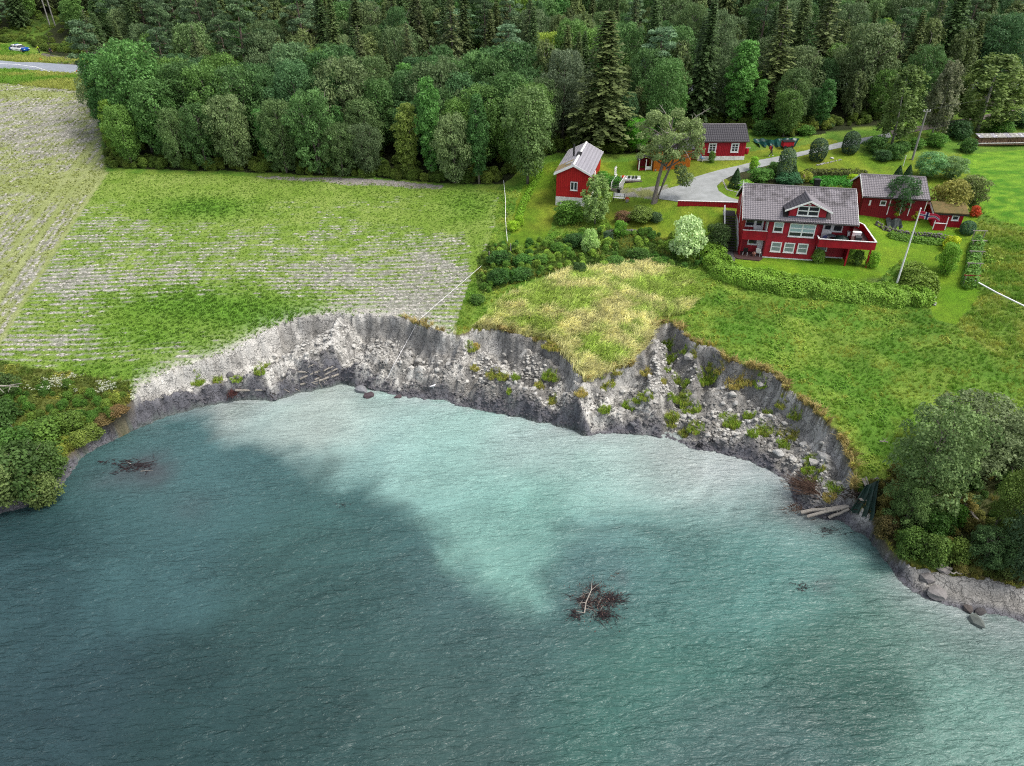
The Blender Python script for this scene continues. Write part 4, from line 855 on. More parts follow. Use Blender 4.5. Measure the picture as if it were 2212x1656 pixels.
MB().tube([(0, 0, .70), (0, 0, .73)], [.48, .48], 16).build('tabletop', mat('grey_tabletop', P(120, 128, 140, .6), None, 3, .5), t)
for a in (0, 2.1, 4.2): MB().tube([(0, 0, .7), (.3 * math.cos(a), .3 * math.sin(a), 0)], [.02, .02], 5).build('leg', black, t)
t = empty('barbecue', loc_h(12.45, -.3, 2.27), HYAW, 'black upright barbecue on the deck near its front corner', 'barbecue')
MB().box(-.3, .3, -.25, .25, .1, .7).build('cabinet', black, t); MB().prism([(-.27, .7), (.27, .7), (.24, .95), (.1, 1.1), (-.1, 1.1), (-.24, .95)], 'x', -.34, .34).build('lid', black, t)
for sx in (-.26, .26): MB().tube([(sx - .03, 0, .08), (sx + .03, 0, .08)], [.08, .08], 10).build('wheel', black, t)
t = empty('parasol_base', loc_h(12.3, .9, 2.27), HYAW, 'white boxed lantern shelf hanging by the right corner of the house', 'shelf')
MB().box(-.75, .75, -.12, .35, 1.0, 1.08).build('shelf_board', white, t); MB().box(-.7, .7, -.1, -.05, .62, 1.0).build('front_panel', white, t)
for sx in (-.68, .68): MB().box(sx - .04, sx + .04, -.05, .05, 0, 1.0).build('leg', white, t)
t = chair(loc_h(.75, .2, .1), HYAW + 170, black, 'black garden chair on the small terrace under the balcony'); t = chair(loc_h(2.25, .1, .1), HYAW + 150, white, 'white garden chair on the small terrace beside the red wall')
def pot(loc, r_, h_, m_, fcol, label, seed=1, name='flower_pot'):
    o = empty(name, loc, 0, label, 'flower pot'); MB().tube([(0, 0, 0), (0, 0, h_)], [r_ * .72, r_], 10).build('pot', m_, o)
    rr_ = np.random.RandomState(seed); c = rr_.normal(0, 1, (90, 3)); c /= np.linalg.norm(c, axis=1)[:, None]; c[:, 2] = abs(c[:, 2]); c *= [r_ * 1.3, r_ * 1.3, r_ * 1.2]; c[:, 2] += h_
    V, F, _, a_ = leafquads(c, rr_, .09, mtl=leaf_m); f = piece('flowers', npmesh('flowers', V, F, leaf_m, a_), o); f.color = (*fcol, 1); return o
pot(loc_h(1.7, -.1, .1), .16, .3, mat('terracotta', P(170, 110, 90, .6), None, 3), tuple(P(200, 150, 140, .8)), 'pink flower pot on the small terrace between the two chairs', 3)
# ---- garage
def simple_house(name, loc, yaw, L, D, wh, rise, ov, wall_m, tm_, label, cat, skirt=None, ncol=None, nrow=None, tmat=None, front=True, pitch=.24, found=None, slatem=None, board='board', sides=(1, 1), nind=300, eav=.4):
    o = empty(name, loc, yaw, label, cat); lyr = D / 2; S = rise / (D / 2 + eav); z0 = wh + .02; zr = z0 + rise
    def rz__(ly): return zr - abs(ly - lyr) * S
    MB().prism([(0, -1.2), (D, -1.2), (D, rz__(D) - .16), (lyr, zr - .16), (0, rz__(0) - .16)], 'x', 0, L).build('wall', wall_m, o)
    if front: boards(o, (0, 0, 0), 0, L, skirt or .05, lambda a: rz__(0) - .14, wall_m, pitch, board)
    if sides[0]: boards(o, (0, D, 0), -90, D, skirt or .05, lambda a: rz__(D - a) - .15, wall_m, pitch, board)
    if sides[1]: boards(o, (L, 0, 0), 90, D, skirt or .05, lambda a: rz__(a) - .15, wall_m, pitch, board)
    if found: MB().box(-.04, L + .04, -.05, D + .04, -1.6, (skirt or .05)).build('foundation', found, o)
    rf = prismroof(o, -ov, L + ov, -eav, lyr, D + eav, z0, zr, z0, .13, darkwood)
    if ncol:
        sl2 = math.hypot(D / 2 + eav, rise); pu, pv2 = (L + 2 * ov) / ncol, sl2 / nrow; t_ = tilemesh(pu, pv2, tmat)
        tiled(rf, (-ov, lyr, zr), (1, 0, 0), (0, -(D / 2 + eav), -rise), ncol, nrow, pu, pv2, t_, nind=nind)
        tiled(rf, (L + ov, lyr, zr), (-1, 0, 0), (0, D / 2 + eav, -rise), ncol, nrow, pu, pv2, t_, nind=0)
        for i in range(int((L + 2 * ov) / .42)): piece('ridge_tile', RT, rf, (-ov + i * .42, lyr, zr + .03))
    return o, rf, rz__, zr, lyr
gz = 10.95
gr_, rf, rzf, zr, lyr = simple_house('garage', (43.3, 84.9, gz), -10.2, 7.2, 6.0, 2.25, 1.75, .22, red_d, None, 'dark red garage with grey tiled roof and bushy juniper at its front', 'garage', ncol=27, nrow=13, tmat=tile_m)
for x in (-.27, 7.42): barge(gr_, x, -.42, 3.0, 6.42, 2.25, zr, 2.25, white if x < 0 else darkwood)
MB().tube([(-.2, -.47, 2.2), (7.4, -.47, 2.2)], [.06, .06], 8).build('gutter', black, gr_)
for x in (3.1, 4.55, 5.5): MB().box(x, x + .09, -.07, -.032, .05, 2.05).build('trim_board', white, gr_)
MB().tube([(7.3, -.4, 2.2), (7.25, -.1, 1.9), (7.25, -.1, .1)], [.045] * 3, 6).build('downpipe', white, gr_)
window(gr_, (2.0, -.035, 1.2), 0, .7, .6, 1, 1, [glass], .09); MB().box(.75, .95, -.07, -.035, 1.1, 1.75).build('signboard', white, gr_)
MB().tube([(-.03, 3.6, 1.9), (-.16, 3.6, 1.9)], [.12, .12], 10).build('wall_lamp', white, gr_)
MB().box(-.05, -.03, 1.0, 2.3, 0.0, 2.0).build('door', red, gr_)
# ---- turf roofed shed
sh_, rf, rzf, zr, lyr = simple_house('shed', (51.15, 82.4, 10.15), -9.5, 3.3, 3.0, 1.75, .7, .28, red, None, 'small dark red shed with a brown turf roof beside the garage', 'shed')
MB().prism([(-.5, 1.86), (1.5, 2.56), (3.5, 1.86), (3.5, 1.98), (1.5, 2.70), (-.5, 1.98)], 'x', -.3, 3.6).build('turf', mat('brown_turf', P(140, 118, 76, .62), P(110, 104, 60, .62), 1.6, .95, .5, .08), rf)
xs = np.random.RandomState(8); px_, py_ = xs.uniform(-.25, 3.55, 260), xs.uniform(-.4, 3.4, 260); V = MB()
for a, b in zip(px_, py_):
    z = 2.66 - abs(b - 1.5) * .35; h_ = xs.uniform(.08, .22); V.add([(a - .02, b, z), (a + .02, b, z), (a + xs.normal(0, .05), b + xs.normal(0, .05), z + h_)], [(0, 1, 2)])
tag(V.build('turf_grass', mat('tan_grass', P(170, 146, 96, .7), P(120, 120, 62, .7), 2), rf), kind='stuff')
for x in (-.34, 3.6): barge(sh_, x, -.42, 1.5, 3.42, 1.8, 2.5, 1.8, white if x < 0 else darkwood, .2)
window(sh_, (2.0, -.035, .95), 0, .8, .62, 1, 1, [glass], .11)
pr = MB(); pr.box(-.1, 1.3, -.95, -.9, -.1, .75); pr.build('porch_panel', red, sh_); MB().box(-.14, 1.34, -1.0, -.86, .76, .82).build('porch_rail', white, sh_)
for x in (-.08, 1.28): MB().box(x - .04, x + .04, -.97, -.89, 0, 1.6).build('porch_post', white, sh_)
# ---- small hay barn house at the left
bn_, rf, rzf, zr, lyr = None, None, None, None, None
BO = (5.95, 93.3, 9.55); by_ = -13
# gable faces the fjord: build with ridge along local x, turned so that local -x looks at the fjord
bn_, rf, rzf, zr, lyr = simple_house('barn', (BO[0] + 4.5 * math.cos(rad(by_)), BO[1] + 4.5 * math.sin(rad(by_)), BO[2]), by_ + 90, 11.4, 4.5, 4.1, 1.25, .4, red_barn, None,
    'bright red barn with white bargeboards and a lichen patched grey slate roof', 'barn', skirt=.95, found=white_f, front=False, sides=(1, 0), eav=.3, pitch=.27)
boards(bn_, (11.4, 4.5, 0), 180, 11.4, .95, lambda a: rzf(4.5) - .14, red_barn, .27); boards(bn_, (0, 0, 0), 0, 11.4, .95, lambda a: rzf(0) - .14, red_barn, .27)
for x in (-.46, 11.8): barge(bn_, x, -.34, 2.25, 4.84, 4.1, zr, 4.1, white, .24, .06)
S_ = 1.25 / 2.55; slw = math.hypot(2.55, 1.25)
sA = tilemesh(.5, slw / 6, slate, True, 'roof_slate'); sB = tilemesh(.5, slw / 6, slate_y, True, 'roof_slate')
tiled(rf, (-.4, 2.25, zr), (1, 0, 0), (0, -2.55, -1.25), 24, 6, .508, slw / 6, sA, name='roof_slate')
tiled(rf, (11.8, 2.25, zr), (-1, 0, 0), (0, 2.55, -1.25), 24, 6, .508, slw / 6, sA, lambda u, v: not (u > 8.6 and v > .7 and u < 11.9), name='roof_slate')
tiled(rf, (11.8, 2.25, zr), (-1, 0, 0), (0, 2.55, -1.25), 24, 6, .508, slw / 6, sB, lambda u, v: (u > 8.6 and v > .7 and u < 11.9), name='roof_slate')
MB().prism([(2.1, zr + .06), (2.25, zr + .13), (2.4, zr + .06), (2.25, zr - .02)], 'x', -.42, 11.82).build('ridge_cap', white, rf)
for nm_, x0, x1, y0, y1 in (('ridge_box', 4.3, 5.6, 2.0, 2.6),): MB().box(x0, x1, y0, y1, zr - .05, zr + .22).build(nm_, black, bn_)
MB().tube([(5.3, 3.1, 4.6), (5.3, 3.1, 6.6)], [.13, .13], 10).build('stovepipe', black, bn_)
MB().prism([(2.3, zr + .0), (2.3, zr + .08), (3.6, zr - .50), (3.6, zr - .58)], 'x', 1.2, 2.1).build('roof_ladder', stone_w, bn_)
window(bn_, (-.04, 2.6, 1.9), -90, .95, 1.15, 2, 1, [glass], .09, mull=.06)
MB().box(-.06, -.03, 1.55, 2.7, 3.07, 3.13).build('drip_board', red_d, bn_)
MB().box(4.0, 5.6, -.06, -.03, 1.2, 3.2).build('barn_door', white, bn_)
# ---- cottage with white foundation
ct_, rf, rzf, zr, lyr = simple_house('cottage', (27.0, 103.3, 12.75), .8, 6.7, 4.6, 2.6, 1.75, .25, red, None, 'dark red cottage with white paned windows on a white foundation by the driveway', 'cottage', skirt=.45, found=white_f, ncol=24, nrow=10, tmat=tile_dk, pitch=.25)
for x in (-.3, 6.95): barge(ct_, x, -.42, 2.3, 5.02, 2.6, zr, 2.6, white if x < 0 else darkwood, .16)
MB().tube([(-.25, -.46, 2.55), (6.95, -.46, 2.55)], [.07, .07], 8).build('gutter', black, ct_)
for x in (1.3, 4.55): window(ct_, (x, -.035, 1.0), 0, 1.15, 1.3, 2, 3, [glass], .17, mull=.035)
prh = MB(); prh.prism([(-1.5, 2.35), (-.75, 2.75), (0, 2.35), (0, 2.27), (-.75, 2.66), (-1.5, 2.27)], 'y', .3, 2.2); prh.build('porch_roof', darkwood, ct_)
MB().box(-1.45, -.05, .55, 2.0, -1.0, 2.2).build('porch', red_d, ct_); MB().prism([(-1.55, 2.38), (-.75, 2.8), (0, 2.4), (0, 2.2), (-.75, 2.58), (-1.55, 2.18)], 'y', .22, .29).build('porch_bargeboard', white, ct_)
# ---- orange shed behind the twin-trunked tree
oz = 11.75
og_, rf, rzf, zr, lyr = simple_house('log_shed', (20.3, 101.2, oz), 2, 5.2, 3.6, 3.0, 1.5, .3, orange, None, 'orange stained shed with dark tiled roof behind the twin trunked tree', 'shed', skirt=.35, ncol=19, nrow=8, tmat=tile_dk, pitch=.2)
og_.children[0].location.z = 0
for x in (.3, 1.9, 3.4, 4.9):
    for y in (.25, 3.3): lump('stone_footing', (x, y - .1, -.25), 0, .22, .22, .6, stone, None, None, int(x * 7), og_)
pc = empty('porch', (18.2, 101.6, 11.65), 2, 'low dark red porch with white posts left of the orange shed', 'porch')
MB().box(0, 1.9, 0, 1.4, -.2, .12).build('floor', red_d, pc)
for x in (0.05, 1.05, 1.85): MB().box(x - .06, x + .06, -.06, .06, 0, 1.55).build('post', white, pc)
MB().prism([(-.15, 1.45), (.9, 2.0), (1.95, 1.5), (1.95, 1.42), (.9, 1.9), (-.15, 1.37)], 'y', -.15, 1.5).build('roof', tile_dk, pc); MB().box(1.1, 1.85, -.05, 0, .1, .55).build('panel', white, pc); MB().box(.1, 1.8, 1.35, 1.4, .1, 1.4).build('back_wall', red_d, pc)
# ---- white garden steps and gate by the barn
def steps_v(label):
    p = g(1330, 405); o = empty('garden_steps', p, -35, label, 'steps')
    for i in range(4): MB().box(0, 1.2, -.3 * i - .3, -.3 * i, -.3, .75 - .2 * i).build('step', stone_w, o)
    for x in (-.02, 1.22):
        m = MB(); m.tube([(x, .1, 1.7), (x, -1.4, .9)], [.04, .04], 4); m.tube([(x, .1, .7), (x, .1, 1.75)], [.045, .045], 4); m.tube([(x, -1.4, -.1), (x, -1.4, 1.0)], [.045, .045], 4)
        m.build('handrail', white, o)
        for k_ in range(9): y = -.05 - k_ * .15; MB().box(x - .015, x + .015, y - .02, y + .02, .65 + y * .5, 1.65 + y * .53).build('baluster', white, o)
    return o
steps_v('white railed garden steps at the right side of the barn')
p = g(1326, 388); o = empty('gate_panel', p, 60, 'narrow white trellis panel leaning above the garden steps', 'trellis')
for i in range(5): MB().box(i * .16, i * .16 + .08, -.02, .02, 0, 1.5).build('slat', white, o)
MB().box(-.05, .8, -.04, -.021, 1.2, 1.28).build('rail', white, o); MB().box(-.05, .8, -.04, -.021, .3, .38).build('rail', white, o)
def bench(v, yaw, label, L=1.6, group=None):
    p = g(*v); o = empty('bench', p, yaw, label, 'bench', group)
    for i in range(3): MB().box(-L / 2, L / 2, -.22 + i * .15, -.1 + i * .15, .42, .46).build('seat_slat', white, o)
    for i in range(3): MB().box(-L / 2, L / 2, .26, .29, .55 + i * .15, .67 + i * .15).build('back_slat', white, o)
    for x in (-L / 2 + .1, L / 2 - .1): MB().prism([(-.22, 0), (-.16, 0), (-.14, .4), (.2, .4), (.24, 0), (.3, 0), (.3, .95), (.24, .95), (.2, .46), (-.22, .46)], 'x', x - .03, x + .03).build('end_frame', black, o)
    return o
bench((1336, 437), -18, 'white slatted garden bench with black ends on the lawn below the barn steps')
pot(g(1354, 438), .24, .38, stone_w, tuple(P(190, 30, 50, .9)), 'grey pot of red flowers next to the white garden bench', 5)
pot(g(1336, 421), .26, .55, black, tuple(P(60, 90, 50, .9)), 'tall black plant pot at the foot of the white railed steps', 6)
p = g(1362, 392); o = empty('planter_bench', p, -2, 'low white bench of flower pots on weathered planks in the yard', 'bench')
MB().box(-1.4, 1.4, 0, .35, .0, .3).build('bench_box', white, o); MB().box(-1.9, 1.6, -.55, -.1, -.05, .12).build('plank_step', deckgrey, o); MB().box(-1.4, 1.4, .36, .41, .2, .62).build('back_board', white, o)
for x, c_, nm_ in ((-1.0, (225, 84, 40), 'orange'), (-.2, (60, 90, 50), 'dark green'), (.35, (70, 96, 60), 'pale green'), (.8, (50, 76, 44), 'deep green')):
    a = rad(-2); pot((p.x + x * math.cos(a), p.y + .15, p.z + .3), .13 if nm_ != 'orange' else .2, .2, black, tuple(P(*c_, .9)), nm_ + ' plant in a black pot on the white planter bench', int(x * 10) + 40)
# ---- wood stack
p = g(2106, 314); o = empty('firewood_stack', p, 3, 'long stack of split firewood under white and grey roofing sheets', 'firewood')
L = 9.0; fm = [MB().tube([(0, -.42, 0), (0, .42, 0)], [.09 * s_, .09 * s_], 5).mesh('log', firewood) for s_ in (1, .85, 1.1)]; rr = np.random.RandomState(4); k_ = 0; rest = MB()
for i in range(50):
    for j in range(7):
        loc = (i * .18 + .09 * (j % 2) + rr.normal(0, .01), rr.normal(0, .04), .1 + j * .165)
        if j >= 1 and k_ < 300: piece('log', fm[rr.randint(3)], o, loc, (0, rr.uniform(0, 6), 0)); k_ += 1
        else: rest.tube([(loc[0], -.42, loc[2]), (loc[0], .42, loc[2])], [.09, .09], 5)
tag(rest.build('log', firewood, o), kind='stuff')
for i in range(13): MB().prism([(-.62, 1.18), (.62, 1.5), (.62, 1.53), (-.62, 1.21)], 'x', -.1 + i * .71, .57 + i * .71).build('roofing_sheet', stone_w if i % 3 else slate, o)
for i in range(14): lump('weight_stone', (i * .65 + .1, -.2 + .5 * rr.rand(), 1.3), 0, .18, .14, .12, white_f, None, None, i, o)
MB().box(-1.2, 9, -.65, -.58, .35, .42).build('white_pole', white, o)
# ------------------------------------------------------------------ trees and shrubs
def crown(name, c, nrm, ls, seed, var=None, long=1.5, jit=.7, m_=None):
    r = np.random.RandomState(seed); V, F, mm, a = leafquads(c, r, ls, nrm, m_ or leaf_m, var, long, jit); return npmesh(name, V, F, mm, a)
def blobcloud(cen, rad_, n, r, zs=.85, low=-.45):
    """leaves on the outer shells of many small blobs, none where another blob covers them deeply"""
    C_, N_, Vr = [], [], []
    for k_, (c, q) in enumerate(zip(cen, rad_)):
        m = int(n * q * q / np.mean(rad_ ** 2)); d = r.normal(0, 1, (int(m * 1.6) + 4, 3)); d /= np.linalg.norm(d, axis=1)[:, None]; d = d[d[:, 2] > low][:m]
        rr_ = q * (1 + r.normal(0, .17, len(d))) * (.82 + .3 * vn(d[:, 0] * 3 + k_, d[:, 1] * 3 + d[:, 2] * 2, k_ % 50))
        p = c + d * rr_[:, None] * [1, 1, zs]
        if r.rand() < 1.01: C_.append(p); N_.append(d); Vr.append(np.full(len(d), r.rand()))
    C_, N_, Vr = np.vstack(C_), np.vstack(N_), np.concatenate(Vr)
    deep = np.zeros(len(C_), bool)
    for c, q in zip(cen, rad_): deep |= (((C_ - c) / [1, 1, zs]) ** 2).sum(1) < (q * .68) ** 2
    k_ = ~deep; return C_[k_], N_[k_], Vr[k_]
def limbs(h, r, seed, m_, tr=.16, nb=9, lo=.3, spread=.8, forks=1, name='trunk', top=.85, bend=.25):
    rr_ = np.random.RandomState(seed); m = MB()
    for f in range(forks):
        bx = rr_.normal(0, bend, 2); x0 = (f - (forks - 1) / 2) * tr * 2.0
        pts = [Vector((x0, 0, -.3)), Vector((x0 + bx[0] * .3, bx[1] * .3, h * .3)), Vector((x0 + bx[0] + (f - .5) * (forks - 1) * r * .3, bx[1], h * .6)), Vector((x0 + bx[0] * 1.4 + (f - .5) * (forks - 1) * r * .6, bx[1] * 1.2, h * top))]
        m.tube(pts, [tr * 1.15, tr * .85, tr * .5, tr * .12], 7)
        for b in range(nb):
            t = lo + (top - lo) * (b + .5) / nb; z = h * t; i = min(int(t / .3), 2); q = min(max((z - pts[i].z) / (pts[i + 1].z - pts[i].z), 0), 1); s_ = pts[i].lerp(pts[i + 1], q)
            a = b * 2.4 + rr_.uniform(0, 1); l_ = r * spread * rr_.uniform(.6, 1) * (1.1 - t * .5)
            mid = s_ + Vector((math.cos(a) * l_ * .5, math.sin(a) * l_ * .5, l_ * .35)); e = s_ + Vector((math.cos(a + .3) * l_, math.sin(a + .3) * l_, l_ * rr_.uniform(.3, .8)))
            m.tube([s_, mid, e], [tr * .32, tr * .2, tr * .05], 5)
    return m.mesh(name, m_, True)
PROTO = {}
def reg(kind, crown_m, trunk_m, h, w_): PROTO.setdefault(kind, []).append((crown_m, trunk_m, h, w_))
def broad(kind, seed, h=10., w_=6., nb=44, n=120, ls=.30, lo=.12, bark=bark_g, ell=1., tops=1., zs=.85, forks=1, bs=(.16, .27)):
    r = np.random.RandomState(seed); R_ = w_ / 2; cen = []; rad_ = []
    for k_ in range(nb):
        t = (k_ + .5) / nb; z = h * (lo + (1 - lo) * t); prof = math.sin(math.pi * min(.97, (.12 + .80 * t) ** ell)) ** .62; a = k_ * 2.39996 + r.uniform(-.4, .4)
        q = R_ * r.uniform(*bs) * 2 * (.75 + .4 * prof) * .62; prof = prof * (.70 + .5 * float(vn(np.array([a % 6.283 * 1.1 + seed]), np.array([z * .55]), seed)[0])); rr_ = max(0, R_ * prof - q * .8) * r.uniform(.62, 1.22)
        cen.append((rr_ * math.cos(a), rr_ * math.sin(a), min(z, h - q * .8))); rad_.append(q)
    cen.append((0, 0, h * .5)); rad_.append(R_ * .55)
    c, nr, va = blobcloud(np.array(cen), np.array(rad_), n, r, zs); reg(kind, crown('crown', c, nr, ls, seed, va), limbs(h, R_, seed, bark, tr=h * .017, forks=forks), h, w_)
for s_ in (1, 2, 3, 4, 12): broad('broad', s_, h=10, w_=6 + (s_ % 5) * .3, nb=74, ls=.17, n=210, ell=1.0 + .1 * (s_ % 5), bs=(.10, .25))
for s_ in (13, 14, 15): broad('loose', s_, h=8, w_=7, nb=120, n=120, ls=.15, lo=.05, ell=1.15, bs=(.07, .17), forks=2)
for s_ in (5, 6): broad('willow', s_, h=8, w_=7, nb=84, n=190, ls=.16, lo=.06, ell=1.25, bs=(.09, .21), forks=2)
for s_ in (7, 8): broad('aspen', s_, h=11, w_=4, nb=56, n=170, ls=.18, ell=1.1, bs=(.13, .32))
for s_ in (9, 10, 11): broad('shrub', s_, h=3, w_=3.2, nb=46, n=120, ls=.13, lo=.02, ell=1.1, bs=(.11, .26))
def birch(seed, h=11., w_=4.6, ls=.19):
    r = np.random.RandomState(seed); C_, N_, Vr = [], [], []
    for k_ in range(95):
        t = (k_ + .5) / 95; z = h * (.22 + .78 * t); prof = math.sin(math.pi * (.18 + .76 * t)) ** .75; a = k_ * 2.4 + r.uniform(-.5, .5); rr_ = w_ / 2 * prof * r.uniform(.45, 1.0)
        x0, y0 = rr_ * math.cos(a), rr_ * math.sin(a); l_ = r.uniform(.7, 1.9) * (.5 + prof * .6); n_ = 78; s_ = r.rand(n_)
        C_.append(np.stack([x0 * (1 + .10 * s_) + r.normal(0, .17, n_), y0 * (1 + .10 * s_) + r.normal(0, .17, n_), z - s_ * l_ + r.normal(0, .1, n_)], 1)); N_.append(np.tile([math.cos(a), math.sin(a), .5], (n_, 1))); Vr.append(np.full(n_, r.rand()))
    reg('birch', crown('crown', np.vstack(C_), np.vstack(N_), ls, seed, np.concatenate(Vr), 1.6, .8), limbs(h, w_ / 2, seed, bark_w, tr=.13, nb=12, lo=.3, spread=.8, top=.95), h, w_)
for s_ in (21, 22, 23): birch(s_)
def spruce(kind, seed, h=18., w_=5.6, dens=2.1, gap=0., bark=bark_d, ls=.22):
    r = np.random.RandomState(seed); C_, A_, Vr = [], [], []; tiers = 44; m = MB(); m.tube([(0, 0, -.3), (0, 0, h * .5), (0, 0, h)], [.26, .16, .02], 7)
    for t in range(tiers):
        f = t / tiers; z = h * (.10 + .895 * f); Lb = w_ / 2 * (1 - f) ** .8 * r.uniform(.8, 1.12) + .15
        for b in range(8):
            if r.rand() < gap: 
                a = r.uniform(0, 6.28); m.tube([(0, 0, z), (math.cos(a) * Lb * .7, math.sin(a) * Lb * .7, z - Lb * .1)], [.03, .008], 3); continue
            a = b * .785 + t * .39 + r.uniform(-.25, .25); L = Lb * r.uniform(.75, 1.15); n_ = max(3, int(L * 7.5 * dens)); s_ = np.linspace(.12, 1, n_) * L
            zz = z + .10 * L - .34 * s_ ** 1.25 / max(L, .5) ** .25 + r.normal(0, .05, n_); sp = r.normal(0, .13 + .09 * (1 - s_ / L), n_)
            C_.append(np.stack([s_ * math.cos(a) - sp * math.sin(a), s_ * math.sin(a) + sp * math.cos(a), zz], 1)); A_.append(np.tile([math.cos(a) * .5, math.sin(a) * .5, 1.], (n_, 1))); Vr.append(np.full(n_, r.rand()))
    reg(kind, crown('crown', np.vstack(C_), np.vstack(A_), ls, seed, np.concatenate(Vr), 1.9, .45), m.mesh('trunk', bark, True), h, w_)
for s_ in (31, 32): spruce('spruce', s_)
spruce('old_spruce', 33, gap=.35, dens=1.8, bark=bark_g)
def pine(seed, h=17., w_=5.5):
    r = np.random.RandomState(seed); cen, rad_ = [], []; m = MB(); bx, by = r.normal(0, .35, 2)
    pts = [Vector((0, 0, -.3)), Vector((bx * .4, by * .4, h * .35)), Vector((bx, by, h * .7)), Vector((bx * .7, by, h * .97))]; m.tube(pts, [.24, .19, .13, .04], 7)
    for k_ in range(17):
        t = (k_ + .5) / 17; z = h * (.52 + .46 * t); a = k_ * 2.4; rr_ = w_ / 2 * math.sin(math.pi * (.25 + .68 * t)) * r.uniform(.5, 1.0); c = Vector((bx + rr_ * math.cos(a), by + rr_ * math.sin(a), z)); cen.append(c[:]); rad_.append(r.uniform(.6, 1.05))
        m.tube([(bx, by, z - .7), (c * .6 + Vector((bx, by, z - .5)) * .4)[:], c[:]], [.07, .05, .02], 4)
    for k_ in range(9): z = h * r.uniform(.25, .6); a = r.uniform(0, 6.28); l_ = r.uniform(.6, 1.8); m.tube([(bx * z / h, by * z / h, z), (math.cos(a) * l_, math.sin(a) * l_, z + .15)], [.04, .01], 3)
    c, nr, va = blobcloud(np.array(cen), np.array(rad_), 190, r, .5, -.8); reg('pine', crown('crown', c, nr, .22, seed, va, 1.7, .9), m.mesh('trunk', bark_r, True), h, w_)
for s_ in (41, 42): pine(s_)
def solid(kind, seed, h, w_, prof, n, ls, bark=bark_d):
    """clipped shrub: dense small leaves on one smooth surface"""
    r = np.random.RandomState(seed); t = r.rand(n) ** .8; a = r.uniform(0, 6.28, n); pr_ = np.array([prof(q) for q in t]) * w_ / 2 * (1 + (vn(a * 3, t * 6, seed) - .5) * .16 + r.normal(0, .035, n)); nz_ = np.array([(prof(max(q - .03, 0)) - prof(min(q + .03, 1))) for q in t]) * w_ / 2 / (.06 * h)
    c = np.stack([pr_ * np.cos(a), pr_ * np.sin(a), t * h], 1); nr = np.stack([np.cos(a), np.sin(a), nz_ + .15], 1); nr /= np.linalg.norm(nr, axis=1)[:, None]
    m = MB(); m.tube([(0, 0, -.2), (0, 0, h * .8)], [.1, .04], 6); reg(kind, crown('crown', c, nr, ls, seed, vn(a * 2, t * 5, 3), 1.4, .45), m.mesh('trunk', bark, True), h, w_)
solid('topiary', 51, 4, 2, lambda q: (1 - abs(2 * q - .95) ** 3.2) ** .5 if abs(2 * q - .95) < 1 else 0.02, 3600, .13)
solid('cone', 52, 3, 1.6, lambda q: max(.02, (1 - q) ** .8 * min(1, .55 + q * 4)), 2600, .11)
solid('ball', 53, 2, 2, lambda q: max(.02, math.sqrt(max(0, 1 - (2 * q - .9) ** 2 / 1.25))), 2600, .12)
cnt = {}
def plant(kind, p, h, w_, tint, label, cat='tree', group=None, name=None, idx=None, yaw=None, lean=(0, 0)):
    L_ = PROTO[kind]; k_ = cnt.get(kind, 0); cnt[kind] = k_ + 1; cm_, tm_, h0, w0 = L_[(k_ if idx is None else idx) % len(L_)]
    o = empty(name or {'broad': 'broadleaf_tree', 'willow': 'willow_tree', 'loose': 'willow_tree', 'aspen': 'aspen_tree', 'birch': 'birch_tree', 'spruce': 'spruce_tree', 'old_spruce': 'spruce_tree', 'pine': 'pine_tree', 'shrub': 'shrub', 'topiary': 'clipped_shrub', 'cone': 'cone_shrub', 'ball': 'round_shrub'}[kind],
        p, random.uniform(0, 360) if yaw is None else yaw, label, cat, group)
    o.rotation_euler.x, o.rotation_euler.y = lean; o.scale = (w_ / w0, w_ / w0, h / h0)
    c = piece('crown', cm_, o); c.color = (*[float(q) for q in tint], 1); piece('trunk', tm_, o); return o
def pv(kind, bx, by, ty, wpx, tint, label, cat='shrub', **kw):
    p = g(bx, by); h = max(.5, hz(p, ty) - p.z); return plant(kind, p - Vector((0, 0, .1)), h + .1, vw(p, wpx), tint, label, cat, **kw)
T = lambda r_, g_, b_, k_=.86: P(r_, g_, b_, k_ * 1.34)
# named garden trees and shrubs
pv('shrub', 1482, 553, 470, 80, T(176,196,150,.95), 'pale silvery round willow bush between the lower lawn and the dark red house', 'tree', idx=0)
pv('shrub', 1272, 545, 497, 42, T(150,178,112,.95), 'small pale green bush below the birch by the barn', idx=1)
pv('shrub', 1549, 540, 487, 56, T(72,92,54), 'dark green rounded bush left of the paving slabs and outside stair', idx=2)
pv('birch', 1285, 486, 376, 66, T(122,146,88,1.0), 'weeping birch with several white stems in front of the barn', 'tree', idx=0)
pv('shrub', 1228, 480, 437, 74, T(92,128,52), 'loose green shrub against the white foundation of the barn', idx=0)
pv('topiary', 1692, 392, 318, 34, T(84,106,78), 'clipped grey green column shrub nearest the person, left of three along the drive')
pv('topiary', 1763, 350, 298, 35, T(66,88,62), 'middle one of three clipped column shrubs along the drive')
pv('topiary', 1833, 333, 283, 34, T(62,84,60), 'right one of three clipped column shrubs along the drive')
pv('cone', 1587, 406, 364, 31, T(48,76,40), 'dark cone shrub in the bend of the gravel driveway')
pv('cone', 1711, 393, 355, 28, T(50,78,42), 'dark cone shrub touching the right side of a clipped column shrub')
pv('cone', 1937, 389, 358, 24, T(44,72,44), 'left one of a pair of dark cone shrubs behind the garage roof'); pv('cone', 1958, 389, 356, 24, T(46,74,44), 'right one of a pair of dark cone shrubs behind the garage roof')
p = g(1934, 466); plant('willow', p, hz(p, 384) - p.z, vw(p, 74), T(58,92,52), 'bushy dark juniper on two stems in front of the garage wall', 'tree', name='juniper_tree', idx=0)
